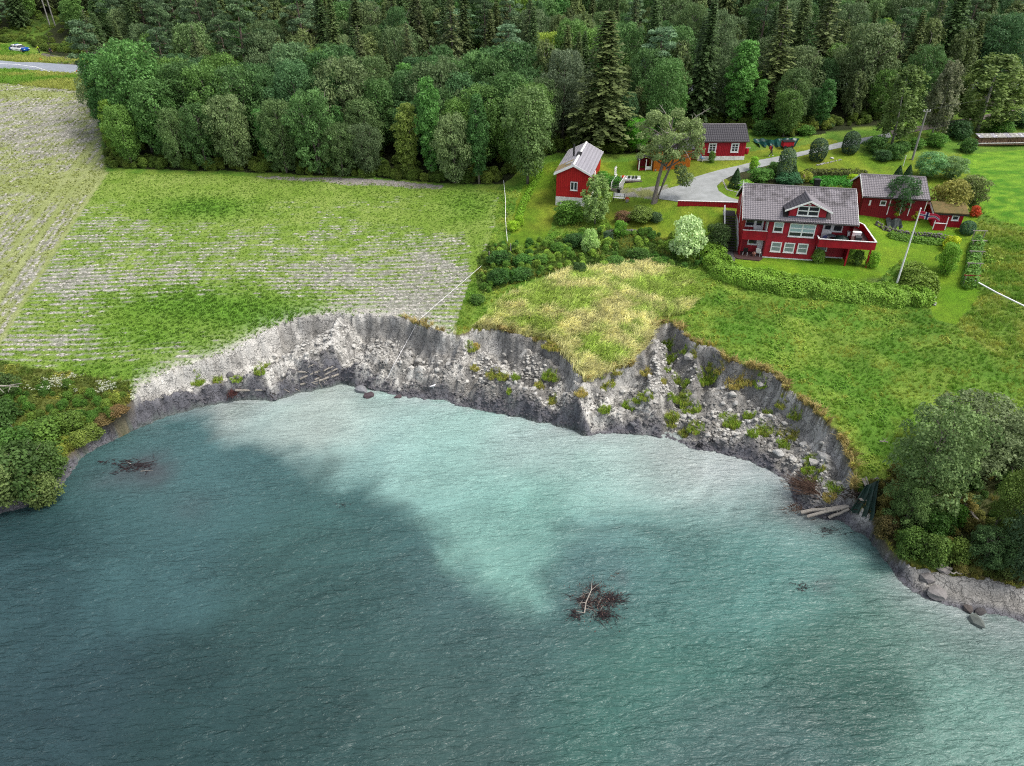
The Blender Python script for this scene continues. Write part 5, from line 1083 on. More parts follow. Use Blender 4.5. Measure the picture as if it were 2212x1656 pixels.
pv('shrub', 2047, 462, 392, 84, T(138,136,72), 'large yellow brown shrub behind the turf roofed shed', idx=1); pv('shrub', 2092, 440, 382, 62, T(112,124,76), 'olive shrub behind the yellow brown one at the bright field edge', idx=2)
pv('shrub', 2104, 468, 446, 24, T(188,82,52), 'small rusty red bush at the edge of the bright green field', idx=0)
pv('broad', 2000, 386, 330, 66, T(108,150,100), 'grey green apple tree to the right of the power pole', 'tree', idx=1); pv('broad', 2052, 392, 340, 60, T(112,140,92), 'fruit tree next to the apple tree, nearest the bright field', 'tree', idx=2)
pv('shrub', 1766, 568, 540, 30, T(110,140,60), 'leafy rhododendron against the front wall of the house', idx=1)
pv('shrub', 1882, 578, 545, 34, T(116,156,48), 'yellow green bush behind the outer deck post', idx=0); pv('shrub', 1850, 572, 543, 28, T(86,112,50), 'darker bush under the deck between its posts', idx=2)
pv('shrub', 2040, 590, 528, 46, T(116,156,58), 'tall fresh green bush standing alone on the lawn right of the flagpole', idx=2); pv('shrub', 2052, 540, 512, 40, T(166,178,40), 'yellow bush on the lawn below the turf roofed shed', idx=0)
pv('ball', 2087, 505, 478, 30, T(66,98,70), 'dark round bush at the right corner of the turf roofed shed')
pv('shrub', 1823, 470, 442, 20, T(60,90,50), 'narrow dark shrub close to the garage gable', idx=1)
for bx, by, ty, wp, tc_, lb in [(1700,398,372,60,T(60,100,70),'blue green garden shrub behind the roof ridge'),(1640,396,365,50,T(78,116,52),'mid green garden shrub right of the dark cone'),(1672,380,352,44,T(66,98,46),'dark garden shrub below the clipped column'),
        (1735,394,372,40,T(128,136,58),'olive garden shrub left of the black compost bin'),(1626,372,340,22,T(120,160,50),'small bright conifer beside the driveway bend'),(1608,410,390,40,T(110,150,52),'low yellow green plant at the kerb of the driveway'),(1840,398,378,30,T(150,176,40),'bright yellow green shrub at the garage gable'),
        (1385,478,450,62,T(92,110,52),'wide low shrub above the short white gate'),(1345,480,458,40,T(110,86,66),'reddish brown low shrub left of the short white gate'),(1416,480,460,30,T(70,92,62),'small dark shrub at the right end of the low shrub bed'),(1338,512,478,28,T(96,138,52),'small upright green shrub beside the mossy wall'),
        (1326,408,382,44,T(66,112,44),'clipped dark hedge bush beside the white garden steps'),(1300,400,372,36,T(80,132,50),'green bush against the right wall of the barn'),(1108,500,478,26,T(138,168,50),'round yellow green bush at the left edge of the barn lawn'),(1122,488,466,22,T(128,160,48),'smaller yellow green bush just above the round one'),
        (1536,352,328,16,T(86,116,52),'climbing shrub under the left cottage window'),(1930,470,448,30,T(140,160,44),'low yellow shrub at the foot of the juniper'),(1975,472,452,34,T(146,166,44),'low yellow flowering shrub under the garage wall'),
        (1252,592,560,46,T(60,84,44),'dark bush at the upper rim of the dry meadow'),(1312,520,492,26,T(70,92,70),'blue grey shrub right of the small pale bush'),(1240,530,498,60,T(54,84,44),'dark sprawling bush left of the small pale bush'),(1205,545,520,46,T(76,112,44),'green bush at the lower end of the barn lawn'),
        (1080,568,535,62,T(58,92,42),'dark bush at the bottom left corner of the barn lawn'),(1130,570,545,60,T(66,104,46),'mid green bush below the barn lawn'),(1075,610,575,70,T(52,84,38),'dark bramble thicket at the corner of the ploughed field'),(1125,600,575,60,T(62,96,44),'low bramble mound inland of the dark thicket'),
        (1170,565,545,44,T(84,120,52),'loose bush in front of the barn lawn'),(1030,655,632,44,T(70,100,44),'low bush on the field boundary just above the slide'),(1380,560,530,56,T(70,100,46),'bush left of the pale willow bush'),(1330,575,548,56,T(76,110,50),'leafy bush in the bramble bank below the lawn'),(1420,575,552,44,T(84,118,50),'low bush at the foot of the pale willow bush')]:
    pv('shrub', bx, by, ty + (by - ty) * (.3 if by > 515 else 0), wp * (.85 if by > 515 else 1), tc_ * 1.2, lb)
for i, (bx, by, ty, wp) in enumerate([(1890,330,296,50),(1930,345,312,44),(1975,322,300,40),(2020,318,290,50),(2068,300,262,56),(2088,330,300,40),(1905,350,326,36),(1945,330,306,40),(2160,290,262,64),(2205,275,240,60),(1700,282,262,50),(1740,292,272,40),(1780,276,258,46),(1650,292,262,60),(1610,262,235,60)]):
    pv('shrub', bx, by, ty, wp, T(*random.choice([(70,104,50),(60,92,44),(84,124,52),(66,96,60)])), ['shrub right of the last clipped column','low shrub in front of the power pole','shrub just left of the power pole foot','leafy shrub behind the power pole','tall shrub beside the leaning birch','shrub at the left corner of the bright field','shrub by the stones beside the drive','small shrub uphill of the stone edging','dense shrub behind the firewood stack','shrub at the frame edge above the firewood','shrub above the green tarpaulin','shrub right of the little red cart','shrub on the uphill side of the track','broad shrub overhanging the green tarpaulin','dense shrub behind the cottage roof'][i], group=None)
# the twin-trunked tree in the yard
p = g(1412, 441); hh = hz(p, 232) - p.z; o = empty('yard_tree', p, 0, 'tall leaning twin trunked tree with sparse grey green crown and dead limbs in the yard', 'tree')
m = MB(); m.tube([(-.1, 0, -.3), (.35, .3, 3.2), (1.0, .6, 7.0), (1.4, .8, 10.5)], [.29, .22, .16, .06], 8); m.tube([(.15, 0, -.3), (1.1, .2, 3.0), (2.3, .5, 6.4), (2.9, .8, 10)], [.24, .18, .12, .05], 8)
r = np.random.RandomState(77); cen, rad_ = [], []
for k_ in range(72):
    a = r.uniform(0, 6.28); t = r.rand(); rr_ = 4.6 * math.sqrt(r.uniform(.1, 1)) * math.sin(math.pi * (.22 + .7 * t)) ** .6; c = Vector((1.15 + rr_ * math.cos(a), .6 + rr_ * math.sin(a) * .8, 5.6 + (hh - 6.4) * t)); cen.append(c[:]); rad_.append(r.uniform(.35, .8))
    if k_ % 3 == 0: m.tube([(1.2 + .4 * (k_ % 3), .6, c.z - 1.6), (c * .55 + Vector((1.3, .6, c.z - .9)) * .45)[:], c[:]], [.12, .08, .02], 5)
for c in ((3.7, .2, 2.8), (3.4, .1, 3.6), (3.0, .2, 4.4), (4.0, 0, 3.3)): cen.append(c); rad_.append(.75)
m.build('trunk', bark_g, o)
dm = MB()
for a, e in (((1.4, .7, 9), (-.6, .2, 12.2)), ((2.8, .8, 9), (5.6, 0, 11.8)), ((2.5, .5, 7), (3.6, -1.6, 6.0)), ((1.2, .5, 8), (.2, -2, 9.4)), ((2.9, .8, 9.6), (4.6, -.8, 10.2))):
    a, e = Vector(a), Vector(e); mid = (a + e) / 2 + Vector((0, 0, .4)); dm.tube([a, mid, e], [.12, .07, .02], 5)
    for q in range(4): b = a.lerp(e, .4 + .15 * q); dm.tube([b, b + Vector((r.normal(0, .5), r.normal(0, .5), r.uniform(.2, .8)))], [.035, .01], 4)
dm.build('dead_limbs', deadw, o)
c, nr, va = blobcloud(np.array(cen), np.array(rad_), 175, r, .75, -.9); f = piece('crown', crown('crown', c, nr, .17, 5, va, 1.6, .9), o); f.color = (*T(120,136,92,.9), 1)
# big trees on the lower right bank
for i, (k_, bx, by, ty, wp, tc_, lb) in enumerate([('loose',1985,1092,885,185,T(104,126,80),'large grey green willow nearest the slide on the right bank'),('loose',2085,1010,868,205,T(102,116,82),'broad grey green willow behind the nearest one on the right bank'),('loose',2195,1000,900,170,T(92,108,74),'grey willow at the right frame edge above the bank'),
        ('loose',1952,1140,1050,100,T(88,112,64),'low willow overhanging the dark green tarpaulin'),('broad',2165,1180,1020,100,T(96,116,56),'green tree with yellowish leaves behind the bare leaning trunk'),('willow',2200,1250,1110,120,T(70,92,66),'dark blue green willow at the lower right frame edge'),('willow',2120,1225,1150,90,T(72,98,60),'dark bush like willow on the slope above the shore boulders')]):
    p = g(bx, by); plant(k_, p, hz(p, ty) - p.z, vw(p, wp), tc_, lb, 'tree')
for i, (bx, by, ty, wp, tc_, lb) in enumerate([(1960,1200,1150,70,T(74,100,44),'green bush on the bank edge above the muddy shore'),(2010,1215,1165,70,T(84,108,50),'bush on the bank straight above the shore boulders'),(2060,1215,1170,60,T(92,112,50),'bush at the bend of the right shore'),(2010,1160,1110,70,T(60,92,38),'dark bush under the large willow'),(2060,1130,1095,50,T(70,110,36),'bright bush beside the fallen planks'),
        (2170,1240,1205,60,T(98,112,60),'low bush at the top of the right beach'),(1905,1160,1120,50,T(92,84,52),'brown bush right of the dark green tarpaulin'),
        (100,960,915,110,T(84,112,48),'light green bush on the left bank above the water'),(40,1000,935,110,T(74,108,48),'dark green bush at the left frame edge'),(60,1060,975,140,T(68,92,48),'large leafy bush overhanging the water at the left'),(110,1030,965,90,T(72,96,48),'bush next to the pale bare roots on the left shore'),(20,1085,1000,120,T(104,122,74),'pale flowering bush hanging over the water in the left corner'),
        (0,930,880,90,T(64,92,44),'dark thicket at the left frame edge under the field'),(160,930,895,70,T(88,112,48),'yellow green bush near the end of the slide'),(100,1085,1030,80,T(98,114,66),'outermost pale bush touching the water at the left'),(10,860,815,70,T(78,100,56),'grey green bush at the left end of the field')]):
    pv('shrub', bx, by, ty, wp, tc_, lb)
for bx, by, ty, wp, tc_, lb in [(262,908,880,46,T(116,96,66),'rust brown dead bush at the left tip of the slide'),(232,930,900,52,T(108,94,62),'brown twiggy bush under the left bank'),(205,948,918,46,T(104,122,58),'green brown bush above the bare roots'),(178,968,935,46,T(112,128,60),'low bush at the top of the muddy left shore')]:
    pv('shrub', bx, by, ty, wp, tc_, lb)
# ------------------------------------------------------------------ the forest
RDP = [(a, b) for a, b in road_c]; OCC = [(31, 80, 9), (47, 88, 8), (8.5, 99, 8), (30, 106, 6), (23, 103, 6)]
r = np.random.RandomState(99); pts = []; cell = {}
cand_y = r.uniform(96, 275, 90000); cand_x = r.uniform(-.86, .86, 90000) * (cand_y + 12); cz_ = H(cand_x, cand_y); cvx, cvy = proj(cand_x, cand_y, cz_); okf = inside(ZP['forest'], cvx, cvy) & (pdist(RDP, cand_x, cand_y) > 5.0)
okf &= (cvx > -160) & (cvx < 2380)
drv = [tuple(g(*q)[:2]) for q in [(1400,400),(1560,345),(1830,292),(2000,268),(2212,230),(2400,205)]]; okf &= pdist(drv, cand_x, cand_y) > 3.6
trk = [tuple(g(*q)[:2]) for q in [(30,112),(120,124),(255,148)]]; okf &= pdist(trk, cand_x, cand_y) > 6
for a, b, c in OCC: okf &= np.hypot(cand_x - a, cand_y - b) > c
for x, y, z, vx, vy in zip(cand_x[okf], cand_y[okf], cz_[okf], cvx[okf], cvy[okf]):
    sp = 3.7 if y < 135 else (4.4 if y < 215 else 6.5); i, j = int(x // 6), int(y // 6)
    if any(math.hypot(x - q[0], y - q[1]) < sp for a in (-1, 0, 1) for b in (-1, 0, 1) for q in cell.get((i + a, j + b), [])): continue
    cell.setdefault((i, j), []).append((x, y)); pts.append((x, y, z, vx, vy))
heroes = [('spruce',1297,318,18,128,T(96,108,68),'tall broad brownish spruce behind the barn, the largest of all'),('old_spruce',1655,262,14,104,T(100,112,70),'tall dark brownish spruce behind the cottage'),('old_spruce',1752,215,-30,100,T(100,112,74),'tall thin spruce with bare grey trunk right of the dark one'),
 ('pine',1410,262,58,96,T(108,136,108),'blue green pine with bleached dead branches behind the yard tree'),('broad',1215,298,110,104,T(96,110,88),'large grey green tree left of the great spruce'),('broad',1140,398,190,120,T(100,124,76),'big drooping tree left of the barn roof'),
 ('birch',1925,318,140,96,T(98,118,66),'leafy birch overhanging the gravel track'),('birch',2010,300,130,70,T(108,112,90),'grey birch with white trunk behind the power pole'),('birch',2110,285,115,150,T(104,122,68),'wide birch with white leaning trunk above the firewood stack'),
 ('aspen',935,392,170,56,T(88,132,68),'bright green slender tree near the right end of the field edge'),('aspen',1035,400,205,50,T(76,114,64),'slender dark green tree last in the field edge row'),('aspen',885,385,225,60,T(118,134,66),'yellowing tree in the field edge row'),('pine',1100,240,50,80,T(110,138,110),'pine with reddish trunk beside the bright slender trees'),
 ('aspen',1612,238,150,60,T(120,164,60),'light green young tree behind the cottage'),('broad',1375,330,258,64,T(86,144,46),'fresh green tree left of the twin trunked tree'),('pine',330,118,-20,90,T(80,100,70),'pine with tall bare reddish trunk above the field edge wood'),('pine',395,128,-10,80,T(80,100,70),'second pine with bare trunk above the field edge wood'),('pine',440,140,0,80,T(82,102,72),'third pine with bare trunk leaning above the wood'),
 ('pine',990,150,20,110,T(104,134,104),'spreading blue green pine at the middle of the forest'),('willow',1185,200,72,90,T(140,160,66),'round yellow green tree near the road through the forest'),('broad',655,300,95,110,T(100,128,90),'pale topped broad tree in the field edge wood'),('broad',330,330,88,140,T(88,128,70),'tall rounded tree at the left corner of the field edge wood')]
for k_, bx, by, ty, wp, tc_, lb in heroes:
    dx, dy, dz = rayd(bx, by); p = g(bx, by); pts = [q for q in pts if math.hypot(q[0] - p.x, q[1] - p.y) > 3.2]; plant(k_, p, hz(p, ty) - p.z, vw(p, wp) * (1.2 if 'spruce' in k_ else .95), tc_, lb, 'tree')
PAL = dict(loose=[(84,116,68),(96,120,76),(76,108,66)], broad=[(84,118,66),(72,106,62),(90,122,64),(78,112,74),(94,126,62),(90,114,70),(70,102,60)], willow=[(98,118,84),(110,128,88),(88,108,72)], aspen=[(94,140,70),(84,128,70),(118,150,60)], birch=[(104,120,76),(112,126,80),(96,110,70)], spruce=[(76,98,60),(86,102,62),(92,104,64)], old_spruce=[(92,102,68),(84,98,64)], pine=[(86,110,82),(98,122,92),(78,100,70)], shrub=[(80,118,48),(96,134,48),(68,104,50)])
NMK = dict(loose='loose crowned tree', broad='broadleaf tree', willow='round grey green willow', aspen='slender upright tree', birch='drooping birch', spruce='dark spruce', old_spruce='ragged half bare spruce', pine='pine with reddish trunk')
auto = []
for (x, y, z, vx, vy) in pts:
    if 62 < vx < 165 and 150 < y < 208: continue
    q = r.rand(); edgew = y < 128 and vx < 1200
    if edgew: kd = 'broad' if q < .42 else 'loose' if q < .72 else ('willow' if q < .86 else ('aspen' if q < .96 else 'birch')); h = r.uniform(8.5, 12.5) if y < 113 else r.uniform(10, 14)
    elif vx < 560 and y > 150: kd = 'pine' if q < .32 else ('spruce' if q < .6 else ('broad' if q < .85 else 'willow')); h = r.uniform(11, 18) if kd in ('pine', 'spruce') else r.uniform(6, 11)
    else: kd = 'spruce' if q < .20 else ('old_spruce' if q < .27 else ('pine' if q < .37 else ('birch' if q < .58 else ('broad' if q < .72 else ('loose' if q < .86 else ('willow' if q < .94 else 'aspen')))))); h = r.uniform(12, 19) if kd in ('pine', 'spruce', 'old_spruce') else r.uniform(8, 13)
    if y < 107 and vx < 1200: h *= .8
    if 1200 < vx < 2100 and y < 118: h *= .62; kd = 'broad' if kd in ('spruce', 'pine', 'old_spruce') else kd
    w_ = {'loose': h * .62, 'broad': h * .6, 'willow': h * .66, 'aspen': h * .36, 'birch': h * .42, 'spruce': h * .36, 'old_spruce': h * .36, 'pine': h * .34}[kd] * r.uniform(.85, 1.15)
    if y > 150 and abs(vx - 110) < 90 and y < 196: h *= .5; w_ *= .8
    auto.append((y, x, z, vx, vy, kd, h, w_))
auto.sort(); near_, far_ = auto[:272], auto[272:]; print('TREES', len(auto), near_[-1][0], sum(1 for q in far_ if q[3] < 200))
def ordn(n_):
    u = ['', 'first', 'second', 'third', 'fourth', 'fifth', 'sixth', 'seventh', 'eighth', 'ninth', 'tenth', 'eleventh', 'twelfth', 'thirteenth', 'fourteenth', 'fifteenth', 'sixteenth', 'seventeenth', 'eighteenth', 'nineteenth']
    n_ += 1; t_ = ['', '', 'twent', 'thirt', 'fort', 'fift', 'sixt', 'sevent', 'eight', 'ninet']
    return u[n_] if n_ < 20 else t_[n_ // 10] + ('y-' + u[n_ % 10] if n_ % 10 else 'ieth')
def zonename(vx, y):
    if y < 108 and vx < 1200: return 'on the ploughed field edge'
    if y < 118 and vx < 1200: return 'one row behind the field edge'
    if y < 136 and vx < 1200: return 'deep in the field side wood'
    if vx < 330 and y > 140: return 'beyond the road near the police car'
    if vx < 1200: return 'uphill of the forest road'
    if vx < 1480: return 'behind the barn' if y < 140 else 'high above the barn'
    if vx < 1700: return 'behind the cottage' if y < 140 else 'high above the cottage'
    if vx < 2000: return 'above the clipped shrubs' if y < 140 else 'high above the clipped shrubs'
    return 'above the firewood stack' if y < 140 else 'high above the firewood stack'
seen = {}
for (y, x, z, vx, vy, kd, h, w_) in sorted(near_, key=lambda q: q[3]):
    key = (kd, zonename(vx, y)); i = seen.get(key, 0); seen[key] = i + 1; c = PAL[kd][r.randint(len(PAL[kd]))]; f_ = r.uniform(.72, 1.1)
    plant(kd, (x, y, z - .1), h, w_, T(*c, .86 * f_), f'{ordn(i)} {NMK[kd]} from the left {key[1]}', 'tree', 'forest trees behind the field and houses', lean=(r.normal(0, .03), r.normal(0, .03)))
# the trees past those, one mass
FP = [(m_, h_, w_, kd) for kd in ('spruce', 'broad', 'birch', 'pine') for (m_, t_, h_, w_) in PROTO[kd][:2]]
fm_ = []
for m_, h_, w_, kd in FP: c = m_.copy(); c.name = 'distant_crown'; c.materials[0] = tuft_m; fm_.append(c)
fx_ = np.array([(q[1], q[0], q[2]) for q in far_]); kk = {'spruce': 0, 'old_spruce': 0, 'broad': 2, 'loose': 2, 'willow': 2, 'aspen': 2, 'birch': 4, 'pine': 6}
pk = np.array([kk[q[5]] for q in far_]) + r.randint(0, 2, len(far_)); hs_ = np.array([q[6] / FP[p_][1] for q, p_ in zip(far_, pk)]); tn = np.array([T(*PAL[q[5]][r.randint(len(PAL[q[5]]))]) for q in far_]) * r.uniform(.7, 1.1, (len(far_), 1))
scatter('distant_forest', fx_, r.uniform(0, 6.28, len(far_)), hs_, tn, fm_, pk, 'dark mixed forest covering the hillside at the top', 'forest')
# undergrowth along the foot of the wood
x, y, r2 = sample(34000, -135, 90, 96, 212, 81); z = H(x, y); vx, vy = proj(x, y, z); ed = pdist(ZP['forest'], vx, vy, closed=True); inn = inside(ZP['forest'], vx, vy) & (pdist(RDP, x, y) > 4) & (pdist(drv, x, y) > 3); q = inn & ((ed < 16) | (r2.rand(len(x)) < .22)) & (pdist(trk, x, y) > 4)
for a, b, c in OCC: q &= np.hypot(x - a, y - b) > c * .7
x, y, z = x[q], y[q], z[q]; n1 = fbm(x * .3, y * .3, 3, 7)[:, None]; US = []
for s_ in (0, 1, 2): c = PROTO['shrub'][s_][0].copy(); c.materials[0] = tuft_m; US.append(c)
n_t = len(PROTO['shrub'][0][0].polygons); scatter('undergrowth', np.stack([x, y, z - .1], 1), r2.uniform(0, 6.28, len(x)), r2.uniform(.22, .55, len(x)), (T(70,104,44) * (1 - n1) + T(120,130,56) * n1) * r2.uniform(.7, 1.15, (len(x), 1)), US, r2.randint(0, 3, len(x)), 'low green undergrowth along the foot of the woods', 'undergrowth')
# bramble bank below the lawns
x, y, r2 = sample(5000, -12, 40, 66, 90, 82); z = H(x, y); vx, vy = proj(x, y, z); wu, wv = vwarp(vx, vy, x, y, 12); q = inside(ZP['brush'], wu, wv) & (r2.rand(len(x)) < .30); x, y, z = x[q], y[q], z[q]; n1 = ss(.35, .65, fbm(x * .4, y * .4, 3, 17))[:, None]
scatter('brambles', np.stack([x, y, z - .1], 1), r2.uniform(0, 6.28, len(x)), r2.uniform(.09, .34, len(x)), (T(76,118,48) * (1 - n1) + T(132,160,66) * n1) * r2.uniform(.75, 1.2, (len(x), 1)), US, r2.randint(0, 3, len(x)), 'dark green bramble thicket between the lawn and the dry meadow', 'brambles')
x, y, r2 = sample(2600, 26, 62, 28, 56, 83); z = H(x, y); vx, vy = proj(x, y, z); q = inside(ZP['bank'], vx, vy) & scarp(x, y)[0] & (r2.rand(len(x)) < .5); x, y, z = x[q], y[q], z[q]; n1 = ss(.35, .65, fbm(x * .4, y * .4, 3, 18))[:, None]
scatter('bank_scrub', np.stack([x, y, z - .1], 1), r2.uniform(0, 6.28, len(x)), r2.uniform(.16, .38, len(x)), (T(64,96,38) * (1 - n1) + T(124,116,64) * n1) * r2.uniform(.75, 1.2, (len(x), 1)), US, r2.randint(0, 3, len(x)), 'tangled low scrub under the trees of the right bank', 'scrub')
x, y, r2 = sample(2600, -62, -22, 42, 68, 84); z = H(x, y); vx, vy = proj(x, y, z); q = inside(ZP['verge'], vx, vy) & scarp(x, y)[0] & (r2.rand(len(x)) < .55) & (vy > 835); x, y, z = x[q], y[q], z[q]; n1 = ss(.35, .65, fbm(x * .4, y * .4, 3, 19))[:, None]
scatter('left_scrub', np.stack([x, y, z - .1], 1), r2.uniform(0, 6.28, len(x)), r2.uniform(.16, .34, len(x)), (T(72,108,42) * (1 - n1) + T(130,140,62) * n1) * r2.uniform(.75, 1.2, (len(x), 1)), US, r2.randint(0, 3, len(x)), 'mixed green scrub along the left bank', 'scrub')
# ------------------------------------------------------------------ hedges
def hedge(name, pts_v, wd, ht, tint, label, n, ls=.16, cat='hedge', seed=3, m2=None):
    P3 = [g(*q) for q in pts_v]; o = empty(name, P3[0], 0, label, cat); r = np.random.RandomState(seed); seg = [(P3[i + 1] - P3[i]).length for i in range(len(P3) - 1)]; cum = np.concatenate([[0], np.cumsum(seg)])
    s_ = r.uniform(0, cum[-1], n); i = np.clip(np.searchsorted(cum, s_) - 1, 0, len(seg) - 1); t = (s_ - cum[i]) / np.array(seg)[i]; A_ = np.array([p[:2] for p in P3]); c = A_[i] * (1 - t[:, None]) + A_[i + 1] * t[:, None]; Tn_ = np.gradient(A_, axis=0); d = Tn_[i] * (1 - t[:, None]) + Tn_[i + 1] * t[:, None]; d /= np.linalg.norm(d, axis=1)[:, None]; nn = np.stack([-d[:, 1], d[:, 0]], 1)
    a = r.uniform(-.1, math.pi + .1, n); bump_ = .62 + .7 * (fbm(s_ * .5, a * .9, 3, seed)) + .3 * (vn(s_ * 2.2, a * 2.2, seed) - .5)
    yy, zz = np.cos(a), np.sin(a); k_ = 1 / (np.abs(yy) ** 3 + np.abs(zz) ** 3) ** (1 / 3.); yy, zz = yy * k_ * bump_ * wd / 2, zz * k_ * bump_ * ht
    x, y = c[:, 0] + nn[:, 0] * yy + r.normal(0, .06, n), c[:, 1] + nn[:, 1] * yy + r.normal(0, .06, n); z = H(x, y) + np.maximum(zz, 0) + r.normal(0, .06, n)
    ne = int(n * min(.3, wd * .9 / cum[-1])); e0 = r.rand(ne) < .5; ph = r.uniform(-math.pi / 2, math.pi / 2, ne); be = r.uniform(0, math.pi / 2, ne); bs_ = .75 + .35 * r.rand(ne); x[:ne] = np.where(e0, A_[0, 0] - Tn_[0, 0] / np.hypot(*Tn_[0]) * np.cos(ph) * np.cos(be) * wd / 2 * bs_ - Tn_[0, 1] / np.hypot(*Tn_[0]) * np.sin(ph) * np.cos(be) * wd / 2 * bs_, A_[-1, 0] + Tn_[-1, 0] / np.hypot(*Tn_[-1]) * np.cos(ph) * np.cos(be) * wd / 2 * bs_ - Tn_[-1, 1] / np.hypot(*Tn_[-1]) * np.sin(ph) * np.cos(be) * wd / 2 * bs_)
    y[:ne] = np.where(e0, A_[0, 1] - Tn_[0, 1] / np.hypot(*Tn_[0]) * np.cos(ph) * np.cos(be) * wd / 2 * bs_ + Tn_[0, 0] / np.hypot(*Tn_[0]) * np.sin(ph) * np.cos(be) * wd / 2 * bs_, A_[-1, 1] + Tn_[-1, 1] / np.hypot(*Tn_[-1]) * np.cos(ph) * np.cos(be) * wd / 2 * bs_ + Tn_[-1, 0] / np.hypot(*Tn_[-1]) * np.sin(ph) * np.cos(be) * wd / 2 * bs_)
    z[:ne] = H(x[:ne], y[:ne]) + np.sin(be) * ht * bs_
    nr = np.stack([nn[:, 0] * np.cos(a), nn[:, 1] * np.cos(a), np.sin(a) + .2], 1); nr /= np.linalg.norm(nr, axis=1)[:, None]
    V, F, _, at = leafquads(np.stack([x, y, z], 1) - np.array(P3[0]), r, ls, nr, leaf_m, fbm(s_ * 1.1, a * 1.4, 3, 5) * 1.6 - .3, 1.5, .6); f = piece('foliage', npmesh('foliage', V, F, leaf_m, at), o); f.color = (*[float(q) for q in tint], 1)
    m = MB(); 
    for q in range(int(cum[-1] / 1.0)):
        j = min(np.searchsorted(cum, q + .5) - 1, len(seg) - 1); tt = (q + .5 - cum[j]) / seg[j]; b = P3[j].lerp(P3[j + 1], tt) - P3[0]; m.tube([b + Vector((0, 0, -.2)), b + Vector((r.normal(0, .2), r.normal(0, .2), ht * .8))], [.05, .02], 4)
    m.build('stems', bark_d, o); return o
hedge('hedge', [(1535,552),(1545,580),(1570,598),(1620,612),(1700,626),(1780,634),(1860,642),(1930,650),(1985,652)], 2.9, 1.35, T(120,154,60,.84), 'long rounded yellow green hedge curving below the house lawn', 30000, .13)
hedge('hedge', [(1972,600),(1980,618),(1988,640)], 3.2, 1.5, T(118,142,62,.8), 'olive end of the hedge turning back beside the flagpole', 8000, .13, seed=5)
hedge('hedge', [(1168,372),(1150,405),(1133,440),(1119,474)], .9, .5, T(112,152,46), 'low narrow green hedge row on the barn lawn', 2600, .13, seed=6)
hedge('hedge', [(1740,380),(1800,379),(1865,381)], 1.0, .7, T(84,92,48), 'brownish low hedge behind the vegetable bed', 2200, .13, seed=7)
hedge('vegetable_bed', [(1766,396),(1800,396),(1842,398)], 2.6, .55, T(66,130,44), 'dense dark green vegetable bed behind the house roof', 4600, .16, 'plants', seed=8)
hedge('berry_row', [(2108,530),(2102,560),(2097,590),(2090,622)], 1.3, 1.1, T(96,134,62), 'row of berry bushes tied between short posts on the right lawn', 3600, .15, 'plants', seed=9)
hedge('flower_bed', [(1925,512),(1970,522),(2030,528)], 1.0, .5, T(104,140,60), 'flower bed along the foot of the dry stone wall', 2000, .13, 'plants', seed=10)
# ------------------------------------------------------------------ stone wall and edging
def stonerow(name, pts_v, label, rows=2, sz=.38, m_=stone, cat='stone wall', dens=1.):
    P3 = [g(*q) for q in pts_v]; o = empty(name, P3[0], 0, label, cat); r = np.random.RandomState(len(pts_v) + rows); ms = [clodmesh(60 + i, m_, 1, 'stone', .75) for i in range(4)]
    for a, b in zip(P3[:-1], P3[1:]):
        n_ = max(1, int((b - a).length / (sz * .9) * dens))
        for i in range(n_):
            for j in range(rows):
                q = a.lerp(b, (i + .5 * (j % 2)) / n_); s_ = sz * r.uniform(.8, 1.35); z = H1(q.x, q.y) + j * sz * .55
                piece('stone', ms[r.randint(4)], o, (q.x - P3[0].x + r.normal(0, .05), q.y - P3[0].y + r.normal(0, .05), z - P3[0].z), (r.normal(0, .2), r.normal(0, .2), r.uniform(0, 6)), (s_ * 1.3, s_, s_))
stonerow('stone_wall', [(1893,487),(1915,500),(1960,508),(2010,512),(2060,520)], 'low dry stone wall between the upper lawn and the flower bed', 3, .36)
stonerow('stone_wall', [(1305,508),(1335,505),(1385,508)], 'old mossy stone wall below the birch and barn lawn', 3, .38)
stonerow('stone_edging', [(1765,358),(1800,352),(1818,348)], 'line of pale edging stones above the small lawn by the drive', 1, .34, stone_w, 'stone edging')
stonerow('stone_border', [(1995,612),(2012,628),(2020,648),(2018,662)], 'pale stone border with white flowers at the end of the hedge', 1, .34, stone_w, 'stone border')
stonerow('stone_edging', [(1560,392),(1570,412),(1600,418)], 'small stones edging the garden bed at the driveway bend', 1, .25, stone_w, 'stone edging')
# ------------------------------------------------------------------ poles, wires, flag
def pole(name, v, ty, r0, r1, m_, label, cat, extra=None):
    p = g(*v); h = hz(p, ty) - p.z; o = empty(name, p, 0, label, cat); MB().tube([(0, 0, -.3), (0, 0, h)], [r0, r1], 10).build('shaft', m_, o); return o, p, h
o, p, h = pole('flagpole', (1937, 613), 452, .11, .06, white, 'white wooden flagpole standing inside the hedge on the house lawn', 'flagpole')
MB().tube([(0, 0, h), (0, 0, h + .06), (0, 0, h + .14)], [.03, .09, .03], 8).build('knob', white, o)
fl = []; nx_, nz_ = 44, 16; LW, LH = 2.2, .8; V = []; F = []; mi = []
for i in range(nx_ + 1):
    for j in range(nz_ + 1):
        u, v = i / nx_, j / nz_; V.append((.05 + u * LW * .93, .16 * math.sin(u * 9 + v * 1.2) * (.3 + u), -.2 - v * LH * (1 - .25 * u) - .42 * u ** 1.4 - .10 * math.sin(u * 7) * u))
for i in range(nx_):
    for j in range(nz_):
        a = i * (nz_ + 1) + j; F.append((a, a + nz_ + 1, a + nz_ + 2, a + 1)); u, v = (i + .5) / nx_ * 22, (j + .5) / nz_ * 16
        mi.append(2 if (7 < u < 9 or 7 < v < 9) else (1 if (6 < u < 10 or 6 < v < 10) else 0))
